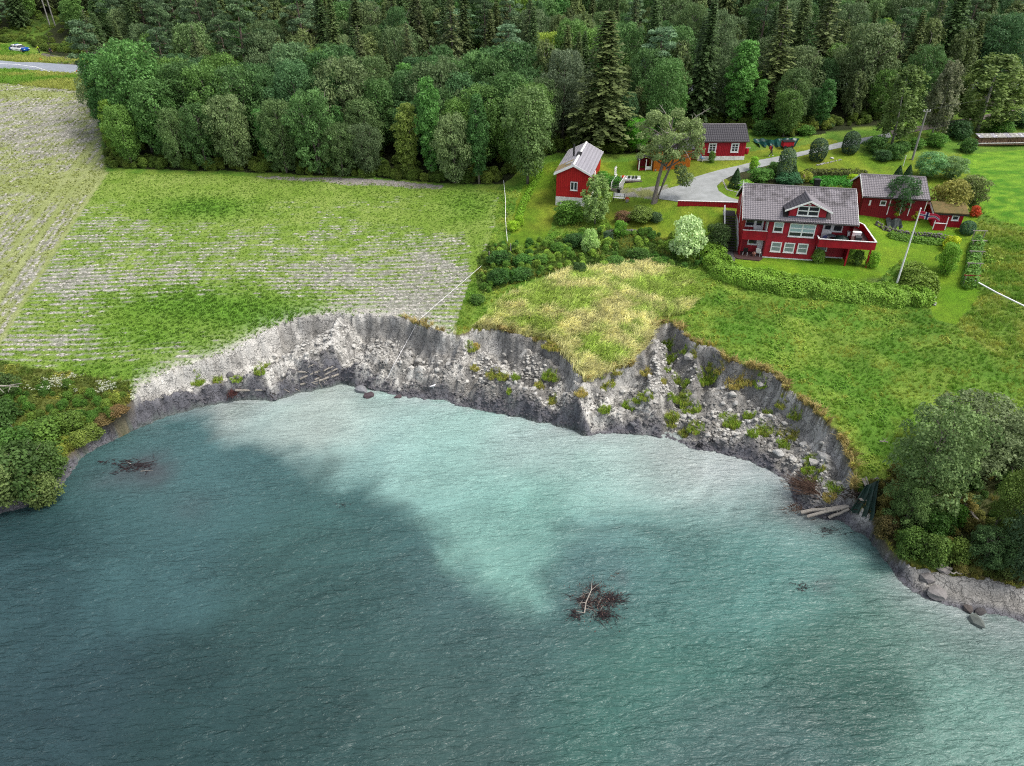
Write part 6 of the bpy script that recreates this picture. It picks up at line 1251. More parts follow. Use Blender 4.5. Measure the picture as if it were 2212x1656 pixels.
me = bpy.data.meshes.new('flag'); me.from_pydata(V, [], F); fr, fw, fb = mat('flag_red', P(216, 40, 82, .6), P(200, 34, 72, .6), 1, .8), mat('flag_white', P(226, 220, 226, .7), None, 1, .8, lo=.8, hi=1), mat('flag_blue', P(40, 44, 96, .6), None, 1, .8)
for m_ in (fr, fw, fb): me.materials.append(m_)
me.polygons.foreach_set('material_index', mi); me.polygons.foreach_set('use_smooth', [True] * len(F)); fo = piece('flag', me, None, (p.x, p.y, p.z + h), (0, 0, rad(-14))); tag(fo, 'red flag with white edged dark blue cross flying from the white flagpole', 'flag')
fo.modifiers.new('cloth', 'SOLIDIFY').thickness = .008
o, p, h = pole('power_pole', (1970, 347), 238, .16, .10, polem, 'grey leaning looking power pole behind the garage', 'power pole'); pp_top = Vector((p.x, p.y, p.z + h))
MB().box(-.5, .5, -.05, .05, h - .25, h - .15).build('crossarm', polem, o)
for x in (-.42, 0, .42): MB().tube([(x, 0, h - .15), (x, 0, h + .05)], [.05, .035], 6).build('insulator', white, o)
o, p, h = pole('post', (1950, 362), 336, .05, .04, white, 'thin white post left of the power pole foot', 'post')
def tpole(bx, by, tx, ty, lb):
    p = g(bx, by); o = empty('utility_pole', p, 0, lb, 'utility pole'); h = hz(p, -40) - p.z; MB().tube([(0, 0, -.3), (0, 0, h)], [.17, .12], 8).build('shaft', polem, o); return Vector((p.x, p.y, p.z + h))
tp1 = tpole(112, 69, 91, 0, 'left of two tall pale utility poles beside the police car'); tp2 = tpole(121, 62, 103, 0, 'right of two tall pale utility poles beside the police car')
def cable(name, pts, rr_, label, m_=cablem, cat='cable'):
    m = MB(); P3 = [Vector(q) for q in pts]; S_ = []
    for i in range(len(P3) - 1):
        for k_ in range(6): S_.append(P3[i].lerp(P3[i + 1], k_ / 6))
    S_.append(P3[-1]); m.tube(S_, [rr_] * len(S_), 5); o = m.build(name, m_); return tag(o, label, cat)
def up(v, dz): p = g(*v); return Vector((p.x, p.y, p.z + dz))
cable('cable', [up((1088, 398), .5), up((1092, 440), .35), up((1092, 480), .3), up((1096, 527), .3)], .03, 'white cable stretched down the strip between field and barn lawn')
c0, c1, c2 = up((1040, 583), 1.0), up((990, 640), 1.4), up((940, 660), .8)
cable('cable', [up((1040, 586), .6), up((990, 628), .5), up((940, 670), .45), up((905, 702), .4), up((880, 745), .25), up((852, 798), .3), up((838, 822), .1)], .018, 'white rope running from the brambles over the middle of the cliff edge', cat='rope')
cable('cable', [up((2098, 612), .4), up((2150, 643), .5), up((2214, 677), .6)], .075, 'thick white pole lying from the berry row to the right frame edge', cat='pole')
cable('cable', [up((1108, 357), 1.2), up((1125, 348), 1.6), up((1142, 340), 2.0)], .07, 'short white pole slanting at the forest edge left of the barn', cat='pole')
cable('cable', [up((-5, 144), .5), up((40, 147), .6), up((80, 152), .5), up((110, 160), .3)], .07, 'white tape strung along the verge below the road', cat='tape'); cable('cable', [up((190, 159), .2), up((230, 163), .3), up((255, 168), .2)], .05, 'thin pale tape lying in the verge grass', cat='tape')
cable('cable', [up((1095, 475), .05), up((1095, 476), 1.0)], .05, 'short stake beside the field boundary cable', bark_g, 'stake')
cable('cable', [up((1103, 548), .0), up((1103, 548), 1.2)], .06, 'pale stake standing in the brambles at the lawn end', deadw, 'stake'); cable('cable', [up((1057, 565), .0), up((1057, 565), 1.2)], .06, 'second pale stake standing in the brambles nearer the field', deadw, 'stake')
cable('overhead_line', [tp1 + Vector((-60, 0, -2)), tp1 - Vector((0, 0, 3))], .03, 'overhead line running left from the tall utility poles', polem, 'power line')
q1, q2 = pp_top, up((2300, 250), 6); cable('overhead_line', [q1, (q1 + q2) / 2 - Vector((0, 0, .5)), q2], .02, 'thin dark overhead line leaving the power pole to the right', black, 'power line')
# short garden gate
p = g(1352, 480); o = empty('garden_gate', p, 60, 'short leaning white slatted gate between two low shrubs', 'gate')
for i in range(6): MB().box(i * .22, i * .22 + .1, -.02, .02, .05, 1.0).build('slat', deadw, o)
MB().box(-.05, 1.3, -.05, -.021, .75, .83).build('rail', deadw, o)
# berry row cross pieces
for i, (vx_, vy_) in enumerate([(2110,520),(2108,542),(2103,566),(2098,592),(2092,618)]):
    p = g(vx_, vy_); o = empty('support', p, -5, ['topmost','second','third','fourth','lowest'][i] + ' wooden cross support in the berry bush row', 'support', 'cross supports of the berry row')
    for x in (-.6, .6): MB().box(x - .04, x + .04, -.04, .04, 0, 1.15).build('post', deadw, o)
    MB().box(-.85, .85, -.05, .05, 1.15, 1.23).build('crossbar', deadw if i < 4 else red_d, o)
# ------------------------------------------------------------------ clay blocks in the scar
r = np.random.RandomState(123); x, y = r.uniform(-50, 44, 30000), r.uniform(38, 76, 30000); inl, (dc, cz), ds, insh = scarp(x, y); q = (~inl) & insh & (dc > .6) & (ds > .5) & (cz > 1.5); x, y, dc, ds = x[q], y[q], dc[q], ds[q]; z = H(x, y); vx, vy = proj(x, y, z)
wgt = .12 + blobs(vx, vy, [(850,795,200,20,2.2),(760,755,90,30,1.6),(680,790,90,30,1.),(560,800,120,20,.8),(1020,770,40,24,1.6),(1090,790,80,40,1.4),(1150,850,60,30,1.2),(1310,860,50,40,1.8),(1370,840,40,50,1.8),(1330,890,80,24,1.),(1600,860,60,24,1.8),(1640,900,80,30,1.2),(1770,1000,50,60,1.5),(1500,780,30,20,1.),(1700,900,40,30,1.2),(1780,960,30,40,1.),(330,850,40,30,.8)])
idx = r.choice(len(x), 520, replace=False, p=wgt / wgt.sum()); keep = []
for i in idx:
    if all((x[i] - x[j]) ** 2 + (y[i] - y[j]) ** 2 > .28 for j in keep): keep.append(i)
keep = keep[:285]; BL = [clodmesh(80 + i, block_m, 1 if i % 3 else 2, 'clay_block', .8) for i in range(7)]
def where_(vx, vy):
    if vx < 560: return 'on the slide left arm'
    if vx < 760: return 'under the field side wall'
    if vx < 1060: return 'on the middle ledge'
    if vx < 1262: return 'left of the headland tip'
    if vx < 1430: return 'right of the headland tip'
    if vx < 1560: return 'in the deep gully'
    if vx < 1720: return 'below the right cliff edge'
    return 'near the slide right end'
BK = []
for k_, i in enumerate(keep):
    s_ = .26 + .62 * r.rand() ** 2.4; big = s_ > .62; wet = ds[i] < 1.0
    o = piece('clay_block', BL[r.randint(7)], None, (x[i], y[i], z[i] + s_ * .12), (r.normal(0, .3), r.normal(0, .3), r.uniform(0, 6.3)), (s_ * r.uniform(.9, 1.4), s_, s_ * r.uniform(.8, 1.1)))
    c = P(214, 212, 205, .68) * r.uniform(.66, 1.08) if not wet else P(110, 108, 108, .62); o.color = (*[float(t) for t in c], 1)
    BK.append((o, ('large ' if big else 'small ') + ('damp ' if wet else 'pale '), where_(vx[i], vy[i]), vx[i]))
seen = {}
for o, a_, b_, _ in sorted(BK, key=lambda q: q[3]): q = seen.get((a_, b_), 0); seen[(a_, b_)] = q + 1; tag(o, f'{ordn(q)} {a_}clay block from the left {b_}', 'clay block', 'fallen clay blocks of the slide')
def boulder(v, s_, c, lb, cat='boulder', name='boulder', dz=.0):
    p = g(*v); o = piece(name, BL[random.randrange(7)], None, (p.x, p.y, p.z + s_ * .08 + dz), (0, 0, random.uniform(0, 6)), (s_ * 1.3, s_, s_ * .8)); o.color = (*[float(t) for t in P(*c, .62)], 1); return tag(o, lb, cat)
for v, s_, c, lb in [((781,846),1.3,(150,152,156),'big split grey boulder at the water below the middle cliff'),((798,856),1.2,(84,70,76),'dark brown boulder in the shallows beside the split grey one'),((860,860),.8,(92,76,80),'small dark boulder in shallow milky water'),((862,843),.7,(176,176,172),'pale rounded boulder at the dark foot of the cliff'),((972,790),.9,(206,204,198),'pale block perched at the end of the middle ledge'),
    ((1368,922),.8,(130,130,134),'grey boulder at the waterline right of the headland'),((1778,990),1.2,(206,204,198),'big pale square boulder near the right end of the slide'),((1758,1000),1.0,(200,198,192),'pale boulder left of the big square one'),((1790,1012),.8,(190,188,182),'flat pale boulder below the big square one'),((1680,985),.9,(200,200,196),'pale boulder beside green weeds above the muddy shore'),((1712,990),.6,(206,204,200),'small white boulder close to the muddy shore'),
    ((2004,1250),1.15,(140,136,134),'big angular boulder under weeds on the right shore'),((2022,1288),1.35,(150,146,144),'large rounded grey boulder lying in mud on the right shore'),((2036,1236),.95,(160,154,150),'slab like boulder with driftwood on top on the right shore'),((2090,1318),.8,(96,88,84),'dark wet stone off the right beach'),((2115,1326),.7,(84,80,80),'smaller black stone off the right beach'),((2110,1345),1.2,(110,118,112),'half drowned stone farthest off the right beach'),
    ((1530,957),.5,(215,215,212),'white stone among the black stumps on the shore'),((1796,346),.5,(220,220,218),'round white stone by the drive above the small lawn'),((1640,836),1.1,(176,174,170),'pale slab fallen below the cliff edge turf'),((1490,772),1.3,(186,184,178),'large tilted pale slab in the gully'),((1365,877),1.1,(206,204,198),'oblong white block on the weedy slope')]: boulder(v, s_, c, lb)
# turf slumped with the bank
TURF = [(1444,749,16,0),(1450,780,15,0),(1441,805,8,0),(1478,763,9,0),(1497,771,10,.4),(1533,796,10,.3),(1519,827,20,0),(1541,821,15,.1),(1553,808,9,.6),(1460,827,13,.1),(1480,834,9,0),(1433,827,8,.6),(1478,865,20,.2),(1453,865,13,0),(1491,890,22,.1),(1453,899,14,.2),(1450,918,12,.4),(1503,930,18,.1),(1481,940,16,.5),
 (1585,832,20,.9),(1610,834,16,.7),(1641,834,14,0),(1619,899,14,0),(1656,896,9,.2),(1685,884,11,.4),(1716,905,15,.2),(1572,912,20,0),(1585,925,14,.1),(1650,937,20,.2),(1700,946,24,.5),(1625,937,12,0),(1690,965,14,0),(1750,996,14,.1),(1777,1018,10,.3),(1800,1062,21,0),(1790,1080,14,.9),(1747,1024,16,0),(1755,1045,14,.1),(1310,834,18,.4),(1331,818,10,.6),(1306,890,14,.1),(1397,859,14,.2),(1360,880,16,0),(1378,868,12,.1),(1256,855,13,.9),(1394,812,12,.8),
 (1015,757,13,.2),(1030,752,8,.9),(1065,815,14,.5),(1085,820,14,.4),(1115,823,9,0),(1026,797,9,.6),(1186,814,15,.0),(1195,826,10,.1),(1166,837,12,.5),(1195,866,9,.3),(1190,752,18,.6),(1205,760,12,.7),(1100,851,7,.2),(1190,876,9,.5),(430,832,14,0),(510,822,12,0),(560,803,12,.1),(470,828,10,.2),(575,795,8,.1)]
X, S_, Tn, Pk = [], [], [], []
for vx_, vy_, rr_, tn_ in TURF:
    c = g(vx_, vy_); R_ = vw(c, rr_) * .85; n_ = int(42 * R_ * R_ * 3) + 10; a, q = r.uniform(0, 6.28, n_), np.sqrt(r.rand(n_)) * R_; xx, yy = c.x + q * np.cos(a) * 1.2, c.y + q * np.sin(a); zz = H(xx, yy); zz = np.maximum(zz, c.z - .4) * .6 + c.z * .4 + .05
    X.append(np.stack([xx, yy, zz], 1)); S_.append(r.uniform(.6, 1.05, n_)); mx_ = np.clip(tn_ + r.normal(0, .18, n_), 0, 1)[:, None]; Tn.append((P(138, 166, 62, 1.) * (1 - mx_) + P(200, 178, 112, .95) * mx_) * r.uniform(.75, 1.2, (n_, 1))); Pk.append(r.randint(0, 3, n_))
X, S_, Tn, Pk = np.vstack(X), np.concatenate(S_), np.vstack(Tn), np.concatenate(Pk)
scatter('slumped_turf', X, r.uniform(0, 6.28, len(X)), S_, Tn, TU, Pk, 'tufts of grass and weeds that slid down with the clay', 'grass')
# drooping dry fringe along the crest
cw = np.array(CREST); X = []; 
for a, b in zip(cw[17:-9], cw[18:-8]):
    n_ = int(np.hypot(*(b - a)) * 16); t = r.rand(n_)[:, None]; q = a * (1 - t) + b * t; X.append(q)
X = np.vstack(X); X = X + r.normal(0, .16, X.shape); inl = scarp(X[:, 0], X[:, 1])[0] & (fbm(X[:, 0] * .6, X[:, 1] * .6, 3, 55) > .42); X = X[inl]; zz = H(X[:, 0], X[:, 1])
scatter('crest_fringe', np.column_stack([X, zz]), r.uniform(0, 6.28, len(X)), r.uniform(.5, .95, len(X)), P(184, 166, 112, .78) * r.uniform(.6, 1.3, (len(X), 1)), TW, r.randint(0, 3, len(X)), 'brown dry grass hanging over the edge of the slide', 'grass')
# ------------------------------------------------------------------ driftwood, stumps, floating trees
def log(a, b, r0, r1, lb, m_=deadw, name='driftwood_log', cat='driftwood', dz=.28, seed=0):
    pa, pb = g(*a), g(*b); pa.z += dz; pb.z += dz; m = MB(); rr_ = np.random.RandomState(int(a[0] + a[1])); pts = [pa.lerp(pb, t) + Vector((0, rr_.normal(0, .04), rr_.normal(0, .03))) for t in (0, .25, .5, .75, 1)]
    r0, r1 = r0 * 1.15, r1 * 1.1; m.tube([q - pa for q in pts], [r0, r0 * .95, (r0 + r1) / 2, r1 * 1.1, r1], 7)
    for k_ in range(2): q = pts[2 + k_] - pa; m.tube([q, q + Vector((rr_.normal(0, .25), rr_.normal(0, .2), .22))], [r1 * .5, r1 * .2], 4)
    o = m.build(name, m_, None, pa); return tag(o, lb, cat)
for a, b, r0, r1, lb in [((648,818),(687,811),.09,.08,'uppermost short driftwood log at the left cliff foot'),((650,826),(687,814),.10,.08,'second short driftwood log at the left cliff foot'),((686,809),(704,816),.06,.05,'short stick crossing the ends of the driftwood logs'),((651,844),(690,830),.10,.07,'long dark ended driftwood trunk reaching into the milky water'),((690,830),(732,815),.12,.10,'thick pale driftwood trunk lying against the bank'),((682,832),(732,813),.09,.07,'pale driftwood pole on top of the thick trunk'),((669,810),(682,799),.05,.04,'small driftwood stick standing apart above the pile'),((702,818),(722,812),.07,.06,'stubby driftwood piece above the thick trunk'),
    ((512,858),(604,853),.10,.05,'white stripped trunk lying out from the brown root plate'),((1728,1114),(1826,1101),.14,.10,'upper of three white poles reaching into the water at the right'),((1742,1122),(1830,1106),.12,.10,'middle of three white poles reaching into the water at the right'),((1788,1125),(1832,1108),.12,.10,'lower short white pole beside the green tarpaulin'),((1728,1071),(1764,1077),.08,.07,'short pale pole below the brown brush pile'),
    ((1466,915),(1506,935),.05,.04,'thin pale stick on the gravelly slide foot'),((1504,932),(1535,944),.05,.04,'thin stick pointing to the water at the slide foot'),((1537,920),(1555,935),.06,.05,'straight pale stick right of the slumped turf'),((1548,850),(1556,851),.05,.04,'tiny stick in the gully'),((2028,1228),(2052,1240),.12,.10,'broken driftwood board on the slab boulder'),((2050,1246),(2075,1247),.05,.04,'thin driftwood stick at the top of the right beach'),
    ((2050,1058),(2078,1092),.12,.10,'upper half of the old fallen plank under the right hand trees'),((2078,1092),(2122,1148),.12,.09,'lower half of the old fallen plank under the right hand trees'),((1898,960),(1915,963),.06,.04,'bare twig lying in the meadow beside the large willow'),((1878,1046),(1896,1042),.05,.05,'white scrap of board at the meadow end')]: log(a, b, r0, r1, lb)
rq = np.random.RandomState(55)
for i in range(22):
    a = (rq.uniform(1690, 1850), 0) if i < 12 else (rq.uniform(520, 720), 0); ya = np.interp(a[0], [1690, 1750, 1850], [1035, 1100, 1110]) if i < 12 else np.interp(a[0], [520, 590, 720], [856, 858, 828]); t_ = rq.uniform(0, 6.28); l_ = rq.uniform(9, 26)
    log((a[0], ya + rq.normal(0, 5)), (a[0] + l_ * math.cos(t_), ya + l_ * .35 * math.sin(t_)), .035, .02, ordn(i if i < 12 else i - 12) + (' thin broken branch among the debris at the slide right end' if i < 12 else ' thin stick washed up along the left cliff foot'), deadw if i % 3 else bark_d, 'broken_branch', dz=.12)
def plankv(a, b, w_, lb):
    pa, pb = g(*a), g(*b); pa.z += .3; pb.z += .25; m = MB(); d = pb - pa; L = d.length; o = MB().box(0, L, -w_ / 2, w_ / 2, 0, .05).build('plank', deadw, None, pa, (0, -math.atan2(d.z, math.hypot(d.x, d.y)), math.atan2(d.y, d.x))); return tag(o, lb, 'plank')
plankv((1861, 1040), (1872, 1066), .25, 'white plank slanting down to the dark tarpaulin'); plankv((1853, 1092), (1876, 1087), .3, 'white board at the top of the dark tarpaulin'); plankv((1868, 1038), (1876, 1064), .12, 'narrow board beside the white slanting plank')
def bushy(name, c, ex, n, rr_, m_, lb, cat, upz=1., seed=1, wht=0):
    """tangle of twigs"""
    r_ = np.random.RandomState(seed); m = MB(); m2 = MB()
    for k_ in range(n):
        a = r_.uniform(0, 6.28); s_ = Vector((r_.normal(0, ex[0] * .27), r_.normal(0, ex[1] * .27), r_.uniform(-.12, .08))); l_ = r_.uniform(.12, .42); a = a * .5 + 1.2 * r_.normal(0, 1); d = Vector((math.cos(a) * ex[0] * l_, math.sin(a) * ex[1] * l_, r_.uniform(-.15, .35) * upz)); mid = s_ + d * .5 + Vector((0, 0, .1 * upz))
        (m2 if k_ < wht else m).tube([s_, mid, s_ + d], [rr_, rr_ * .7, rr_ * .25], 4)
    o = empty(name, c, 0, lb, cat); m.build('twigs', m_, o)
    if wht: m2.build('pale_branches', deadw, o)
    return o
dark_tw = mat('wet_dark_twigs', P(70, 56, 58, .6), P(50, 42, 46, .6), 4, .7)
W0 = lambda a, b: Vector((*W(a, b, 0), .02))
bushy('floating_tree', W0(1278, 1305), (2.1, 1.5), 120, .026, dark_tw, 'drowned tree with dark twigs floating off the plume tip', 'floating tree', 1., 3, 14)
ft = [o for o in bpy.data.objects if o.name == 'floating_tree'][0]; rq = np.random.RandomState(31); m = MB()
for cxx, cyy, sx, n_ in ((1.4, .3, .9, 120), (.7, -.9, .8, 110), (-1.2, -.9, .6, 70), (.3, 1.3, .5, 50)):
    for k_ in range(n_):
        s_ = Vector((cxx + rq.normal(0, sx * .5), cyy + rq.normal(0, sx * .35), rq.uniform(-.1, .1))); a = math.atan2(cyy, cxx) + rq.normal(0, .7); l_ = rq.uniform(.3, 1.0) * sx; e = s_ + Vector((math.cos(a) * l_, math.sin(a) * l_, rq.uniform(-.1, .3))); m.tube([s_, (s_ + e) / 2 + Vector((0, 0, .06)), e], [.02, .015, .005], 4)
tag(m.build('twigs', dark_tw, ft), kind='stuff')
m = MB(); m.tube([(-.6, -.9, .1), (-.45, -.2, .35), (0, .7, .6), (.15, 1.6, .75)], [.06, .05, .035, .01], 5); m.tube([(-.45, -.2, .35), (-1.0, -.3, .4)], [.03, .01], 4); m.tube([(0, .7, .6), (.6, 1.1, .8)], [.025, .01], 4); m.tube([(-.6, -.9, .1), (-1.2, -.9, .3)], [.03, .01], 4); m.tube([(-.5, -.6, .2), (.1, -.9, .4)], [.03, .01], 4)
m.build('bleached_branch', deadw, [o for o in bpy.data.objects if o.name == 'floating_tree'][0])
rt = np.random.RandomState(9); cc = np.column_stack([rt.normal(.3, .8, 500), rt.normal(.2, .9, 500), np.abs(rt.normal(.1, .25, 500))]); V, F, _, at_ = leafquads(cc, rt, .075, np.tile([0, 0, 1.], (500, 1)), leaf_m); f = piece('dead_leaves', npmesh('dead_leaves', V, F, leaf_m, at_), [o for o in bpy.data.objects if o.name == 'floating_tree'][0]); f.color = (*[float(t) for t in P(108, 84, 82, .62)], 1)
bushy('floating_tree', W0(290, 1008), (3.6, 1.8), 120, .03, dark_tw, 'sunken brown branches just off the left shore', 'floating tree', .35, 5, 3)
bushy('floating_tree', W0(228, 1000), (1.6, .7), 30, .03, dark_tw, 'small sunken branch nearest the left shore', 'floating tree', .3, 6)
bushy('floating_tree', W0(1735, 1270), (1.3, .8), 60, .02, dark_tw, 'faint sunken bush far right in the green water', 'floating tree', .2, 7)
bushy('floating_branch', W0(742, 1093), (.9, .35), 14, .022, dark_tw, 'tiny floating branch in the dark water below the plume', 'branch', .3, 8)
bushy('floating_branch', W0(1327, 1243), (.8, .4), 16, .02, brush_m, 'small reddish branch floating above the drowned tree', 'branch', .3, 9)
bushy('floating_branch', W0(1730, 1100), (2.6, 1.6), 120, .022, brush_m, 'brown twigs in the shallows left of the white poles', 'branch', .35, 10)
bushy('floating_branch', W0(1790, 1150), (2.2, .8), 60, .022, dark_tw, 'dark twigs in the water below the dark tarpaulin', 'branch', .3, 11)
p = g(1745, 1062); o = empty('brush_pile', p, 0, 'fan of bare brown brush sliding into the water near the slide end', 'brush'); m = MB(); rt = np.random.RandomState(12)
for k_ in range(170):
    a = rt.normal(2.5, .35); l_ = rt.uniform(1.2, 3.6); s_ = Vector((rt.normal(.9, .2), rt.normal(-.9, .2), .1)); e = s_ + Vector((math.cos(a) * l_, math.sin(a) * l_, rt.uniform(.05, 1.0))); m.tube([s_, (s_ + e) / 2 + Vector((0, 0, .15)), e], [.025, .018, .006], 4)
m.build('twigs', brush_m, o)
p = g(1850, 1078); bushy('root_tangle', p + Vector((0, 0, .2)), (2.4, 1.3), 120, .035, bark_d, 'tangle of roots and debris above the white poles', 'roots', .8, 14, 8)
p = g(505, 856); o = bushy('root_plate', p + Vector((0, 0, .3)), (.9, 1.6), 150, .028, mat('rusty_roots', P(112, 66, 60, .6), P(70, 46, 44, .6), 4, .85), 'rust brown root plate of an uprooted tree at the waterline', 'root plate', 1.3, 15)
for v, lb in (((1512, 968), 'left of two black stumps on the muddy shore'), ((1537, 958), 'right of two black stumps on the muddy shore')): bushy('stump', g(*v) + Vector((0, 0, .15)), (.8, .6), 26, .06, black, lb, 'stump', .8, int(v[0]))
# bare roots on the left shore
p = g(192, 968); o = empty('bare_roots', p, 0, 'pale forked bare roots hanging down the left bank', 'roots'); m = MB(); m.tube([(-.3, .3, .8), (-.15, 0, .5), (.05, -.35, .1), (.2, -.4, .05)], [.04, .05, .05, .02], 5); m.tube([(.1, .4, .9), (.3, 0, .55), (.1, -.35, .12)], [.04, .045, .03], 5); m.build('roots', deadw, o)
for v, e, lb in (((-20, 1000), (60, 1050), 'bleached forked trunk leaning in from the left frame edge'), ((-20, 900), (60, 878), 'grey bare branch above the bushes at the left edge')):
    pa, pb = g(*v), g(*e); o = empty('dead_trunk', pa + Vector((0, 0, 3.2)), 0, lb, 'dead tree'); d = pb - pa; d.z = -.8; m = MB(); m.tube([(0, 0, 0), d * .5 + Vector((0, 0, .1)), d], [.13, .09, .03], 6); m.tube([d * .5, d * .7 + Vector((.3, -.9, -.1))], [.05, .02], 5); m.tube([d * .6, d * .8 + Vector((.9, .4, .1))], [.05, .02], 5); m.tube([d * .8, d + Vector((-.4, -1.0, 0))], [.04, .01], 5); m.build('branches', deadw, o)
# leaning bare trunk on the right bank
p = g(2135, 1168); o = empty('leaning_trunk', p, 0, 'bare grey many branched trunk leaning to the right frame edge', 'dead tree'); m = MB(); P0 = [(0, 0, 0), (.2, .2, 1.6), (1.0, .7, 3.4), (2.6, 1.4, 5.2)]; m.tube(P0, [.2, .16, .1, .03], 7); m.tube([(.25, .2, 1.8), (.9, .2, 2.9), (2.2, .5, 4.0), (3.4, .8, 5.4)], [.11, .09, .06, .02], 6); m.tube([(0, 0, .5), (-.9, .2, .7), (-1.5, .1, .6)], [.08, .05, .02], 5); m.tube([(1., .7, 3.4), (1.0, 1.4, 4.6), (.7, 1.8, 5.6)], [.06, .04, .015], 5); m.tube([(.1, 0, .3), (.9, -.2, 1.2), (1.2, -.1, 1.9)], [.07, .04, .02], 5); m.build('branches', bark_g, o)
# ------------------------------------------------------------------ tarpaulins, bins, cart
def drape(name, P4, m_, lb, folds=5, amp=.12, seed=2):
    a, b, c, d = [Vector(q) for q in P4]; V = []; F = []; n_ = 22; r_ = np.random.RandomState(seed)
    for i in range(n_ + 1):
        for j in range(n_ + 1):
            u, v = i / n_, j / n_; p_ = (a * (1 - u) + b * u) * (1 - v) + (d * (1 - u) + c * u) * v; w_ = math.sin(u * folds * 6.28 + v * 2) * amp * (.3 + v) + amp * 1.5 * (vn(np.array([u * 5.]), np.array([v * 5.]), seed)[0] - .5); V.append((p_.x, p_.y - w_ * .5, p_.z + w_))
    for i in range(n_):
        for j in range(n_): q = i * (n_ + 1) + j; F.append((q, q + n_ + 1, q + n_ + 2, q + 1))
    m = MB(); m.add(V, F); o = m.build(name, m_); o.modifiers.new('cloth', 'SOLIDIFY').thickness = .02; return tag(o, lb, 'tarpaulin')
drape('tarpaulin', [up((1858, 1080), 1.3), up((1885, 1076), 1.7), up((1880, 1140), .25), up((1832, 1114), .5)], tarp_d, 'dark green tarpaulin hanging over the bank beside the white poles', 3, .14)
drape('tarpaulin', [up((1625, 306), .2), up((1725, 308), .5), up((1716, 321), .1), up((1640, 322), .0)], tarp_g, 'glossy green tarpaulin along the track right of the cottage', 6, .22)
drape('tarpaulin', [up((1912, 478), .3), up((1945, 480), .35), up((1948, 497), .05), up((1914, 494), .05)], mat('grey_tarpaulin', P(74, 86, 82, .6), P(52, 60, 58, .6), 2, .5, .4), 'dark grey tarpaulin lying left of the turf roofed shed', 2, .15)
p = g(1762, 408); o = empty('compost_bin', p, -8, 'black compost bin behind the roof ridge of the house', 'bin'); MB().prism([(-.32, 0), (.32, 0), (.36, 1.05), (-.36, 1.05)], 'y', -.32, .32).build('body', black, o); MB().box(-.4, .4, -.38, .38, 1.052, 1.13).build('lid', black, o)
p = g(1699, 323); o = empty('cart', p, 5, 'little red cart with black lid beside the green tarpaulin', 'cart'); MB().box(-.8, .8, -.45, .45, .35, 1.0).build('box', red, o); MB().box(-.84, .84, -.5, .5, 1.002, 1.1).build('lid', black, o)
for x in (-.5, .5): MB().tube([(x, -.52, .25), (x, -.44, .25)], [.25, .25], 12).build('wheel', black, o)
p = g(1612, 334); o = empty('barrel', p, 0, 'small red barrel at the right end of the cottage', 'barrel'); MB().tube([(0, 0, 0), (0, 0, .4), (0, 0, .8)], [.25, .3, .25], 12).build('body', red, o); MB().box(-.5, .5, -.2, .2, .8, .85).build('board', deadw, o)
chair(g(1517, 351), 30, mat('light_blue_plastic', P(120, 160, 190, .6), None, 3, .6), 'light blue chair tipped at the left foot of the cottage')
p = g(1733, 399); o = empty('garden_ornament', p, 0, 'tiny straw coloured garden figure on a stake behind the roof', 'ornament'); MB().tube([(0, 0, 0), (0, 0, 1.0)], [.02, .02], 5).build('stake', deadw, o); lump('head', (0, 0, .95), 0, .14, .14, .3, mat('straw', P(190, 160, 120, .6)), None, None, 4, o)
p = g(1132, 345); o = empty('pallet', p, -5, 'weathered pallet fence piece at the forest edge left of the barn', 'pallet')
for i in range(7): MB().box(i * .3, i * .3 + .12, -.02, .02, 0, .8).build('slat', bark_g, o)
MB().box(0, 2.0, .021, .06, .5, .6).build('rail', bark_g, o)
# ------------------------------------------------------------------ gull
p = g(936, 842); o = empty('gull', p + Vector((0, 0, .1)), 20, 'white gull standing on the dark foot of the cliff', 'bird'); 
def skin(name, verts, edges, radii, m_, parent, sub=1, flat=(1, 1)):
    me = bpy.data.meshes.new(name); me.from_pydata(verts, edges, []); ob = piece(name, me, parent); md = ob.modifiers.new('skin', 'SKIN'); me = ob.data
    if not me.skin_vertices: me.attributes
    for i, q in enumerate(radii): me.skin_vertices[0].data[i].radius = (q * flat[0], q * flat[1]) if not isinstance(q, tuple) else q
    me.skin_vertices[0].data[0].use_root = True; s_ = ob.modifiers.new('sub', 'SUBSURF'); s_.levels = s_.render_levels = sub; md.use_smooth_shade = True; me.materials.append(m_); return ob
def ensure_skin(): pass
birdw = mat('white_feathers', (.75, .75, .75), (.6, .6, .62), 6, .8)
try:
    skin('body', [(0, 0, .26), (.14, 0, .30), (.22, 0, .40), (.27, 0, .44), (-.16, 0, .24), (-.36, 0, .22), (.0, .05, .12), (.0, -.05, .12), (0, .05, .0), (0, -.05, 0)], [(0, 1), (1, 2), (2, 3), (0, 4), (4, 5), (0, 6), (0, 7), (6, 8), (7, 9)], [.12, .09, .055, .05, .09, .02, .012, .012, .012, .012], birdw, o)
except Exception as ex:
    print('SKINFAIL', ex); MB().tube([(-.38, 0, .2), (-.16, 0, .24), (0, 0, .27), (.14, 0, .3), (.22, 0, .4), (.28, 0, .45)], [.02, .09, .13, .09, .05, .05], 10).build('body', birdw, o, smooth=True)
MB().tube([(.30, 0, .45), (.38, 0, .43)], [.018, .004], 5).build('beak', mat('yellow_beak', P(220, 170, 50, .6)), o)
for s_ in (-1, 1): MB().add([(.1, s_ * .11, .34), (-.12, s_ * .13, .32), (-.42, s_ * .04, .25), (-.1, s_ * .09, .22), (.08, s_ * .13, .26)], [(0, 1, 2, 3, 4)]).build('wing', mat('grey_feathers', P(170, 174, 180, .62)), o)
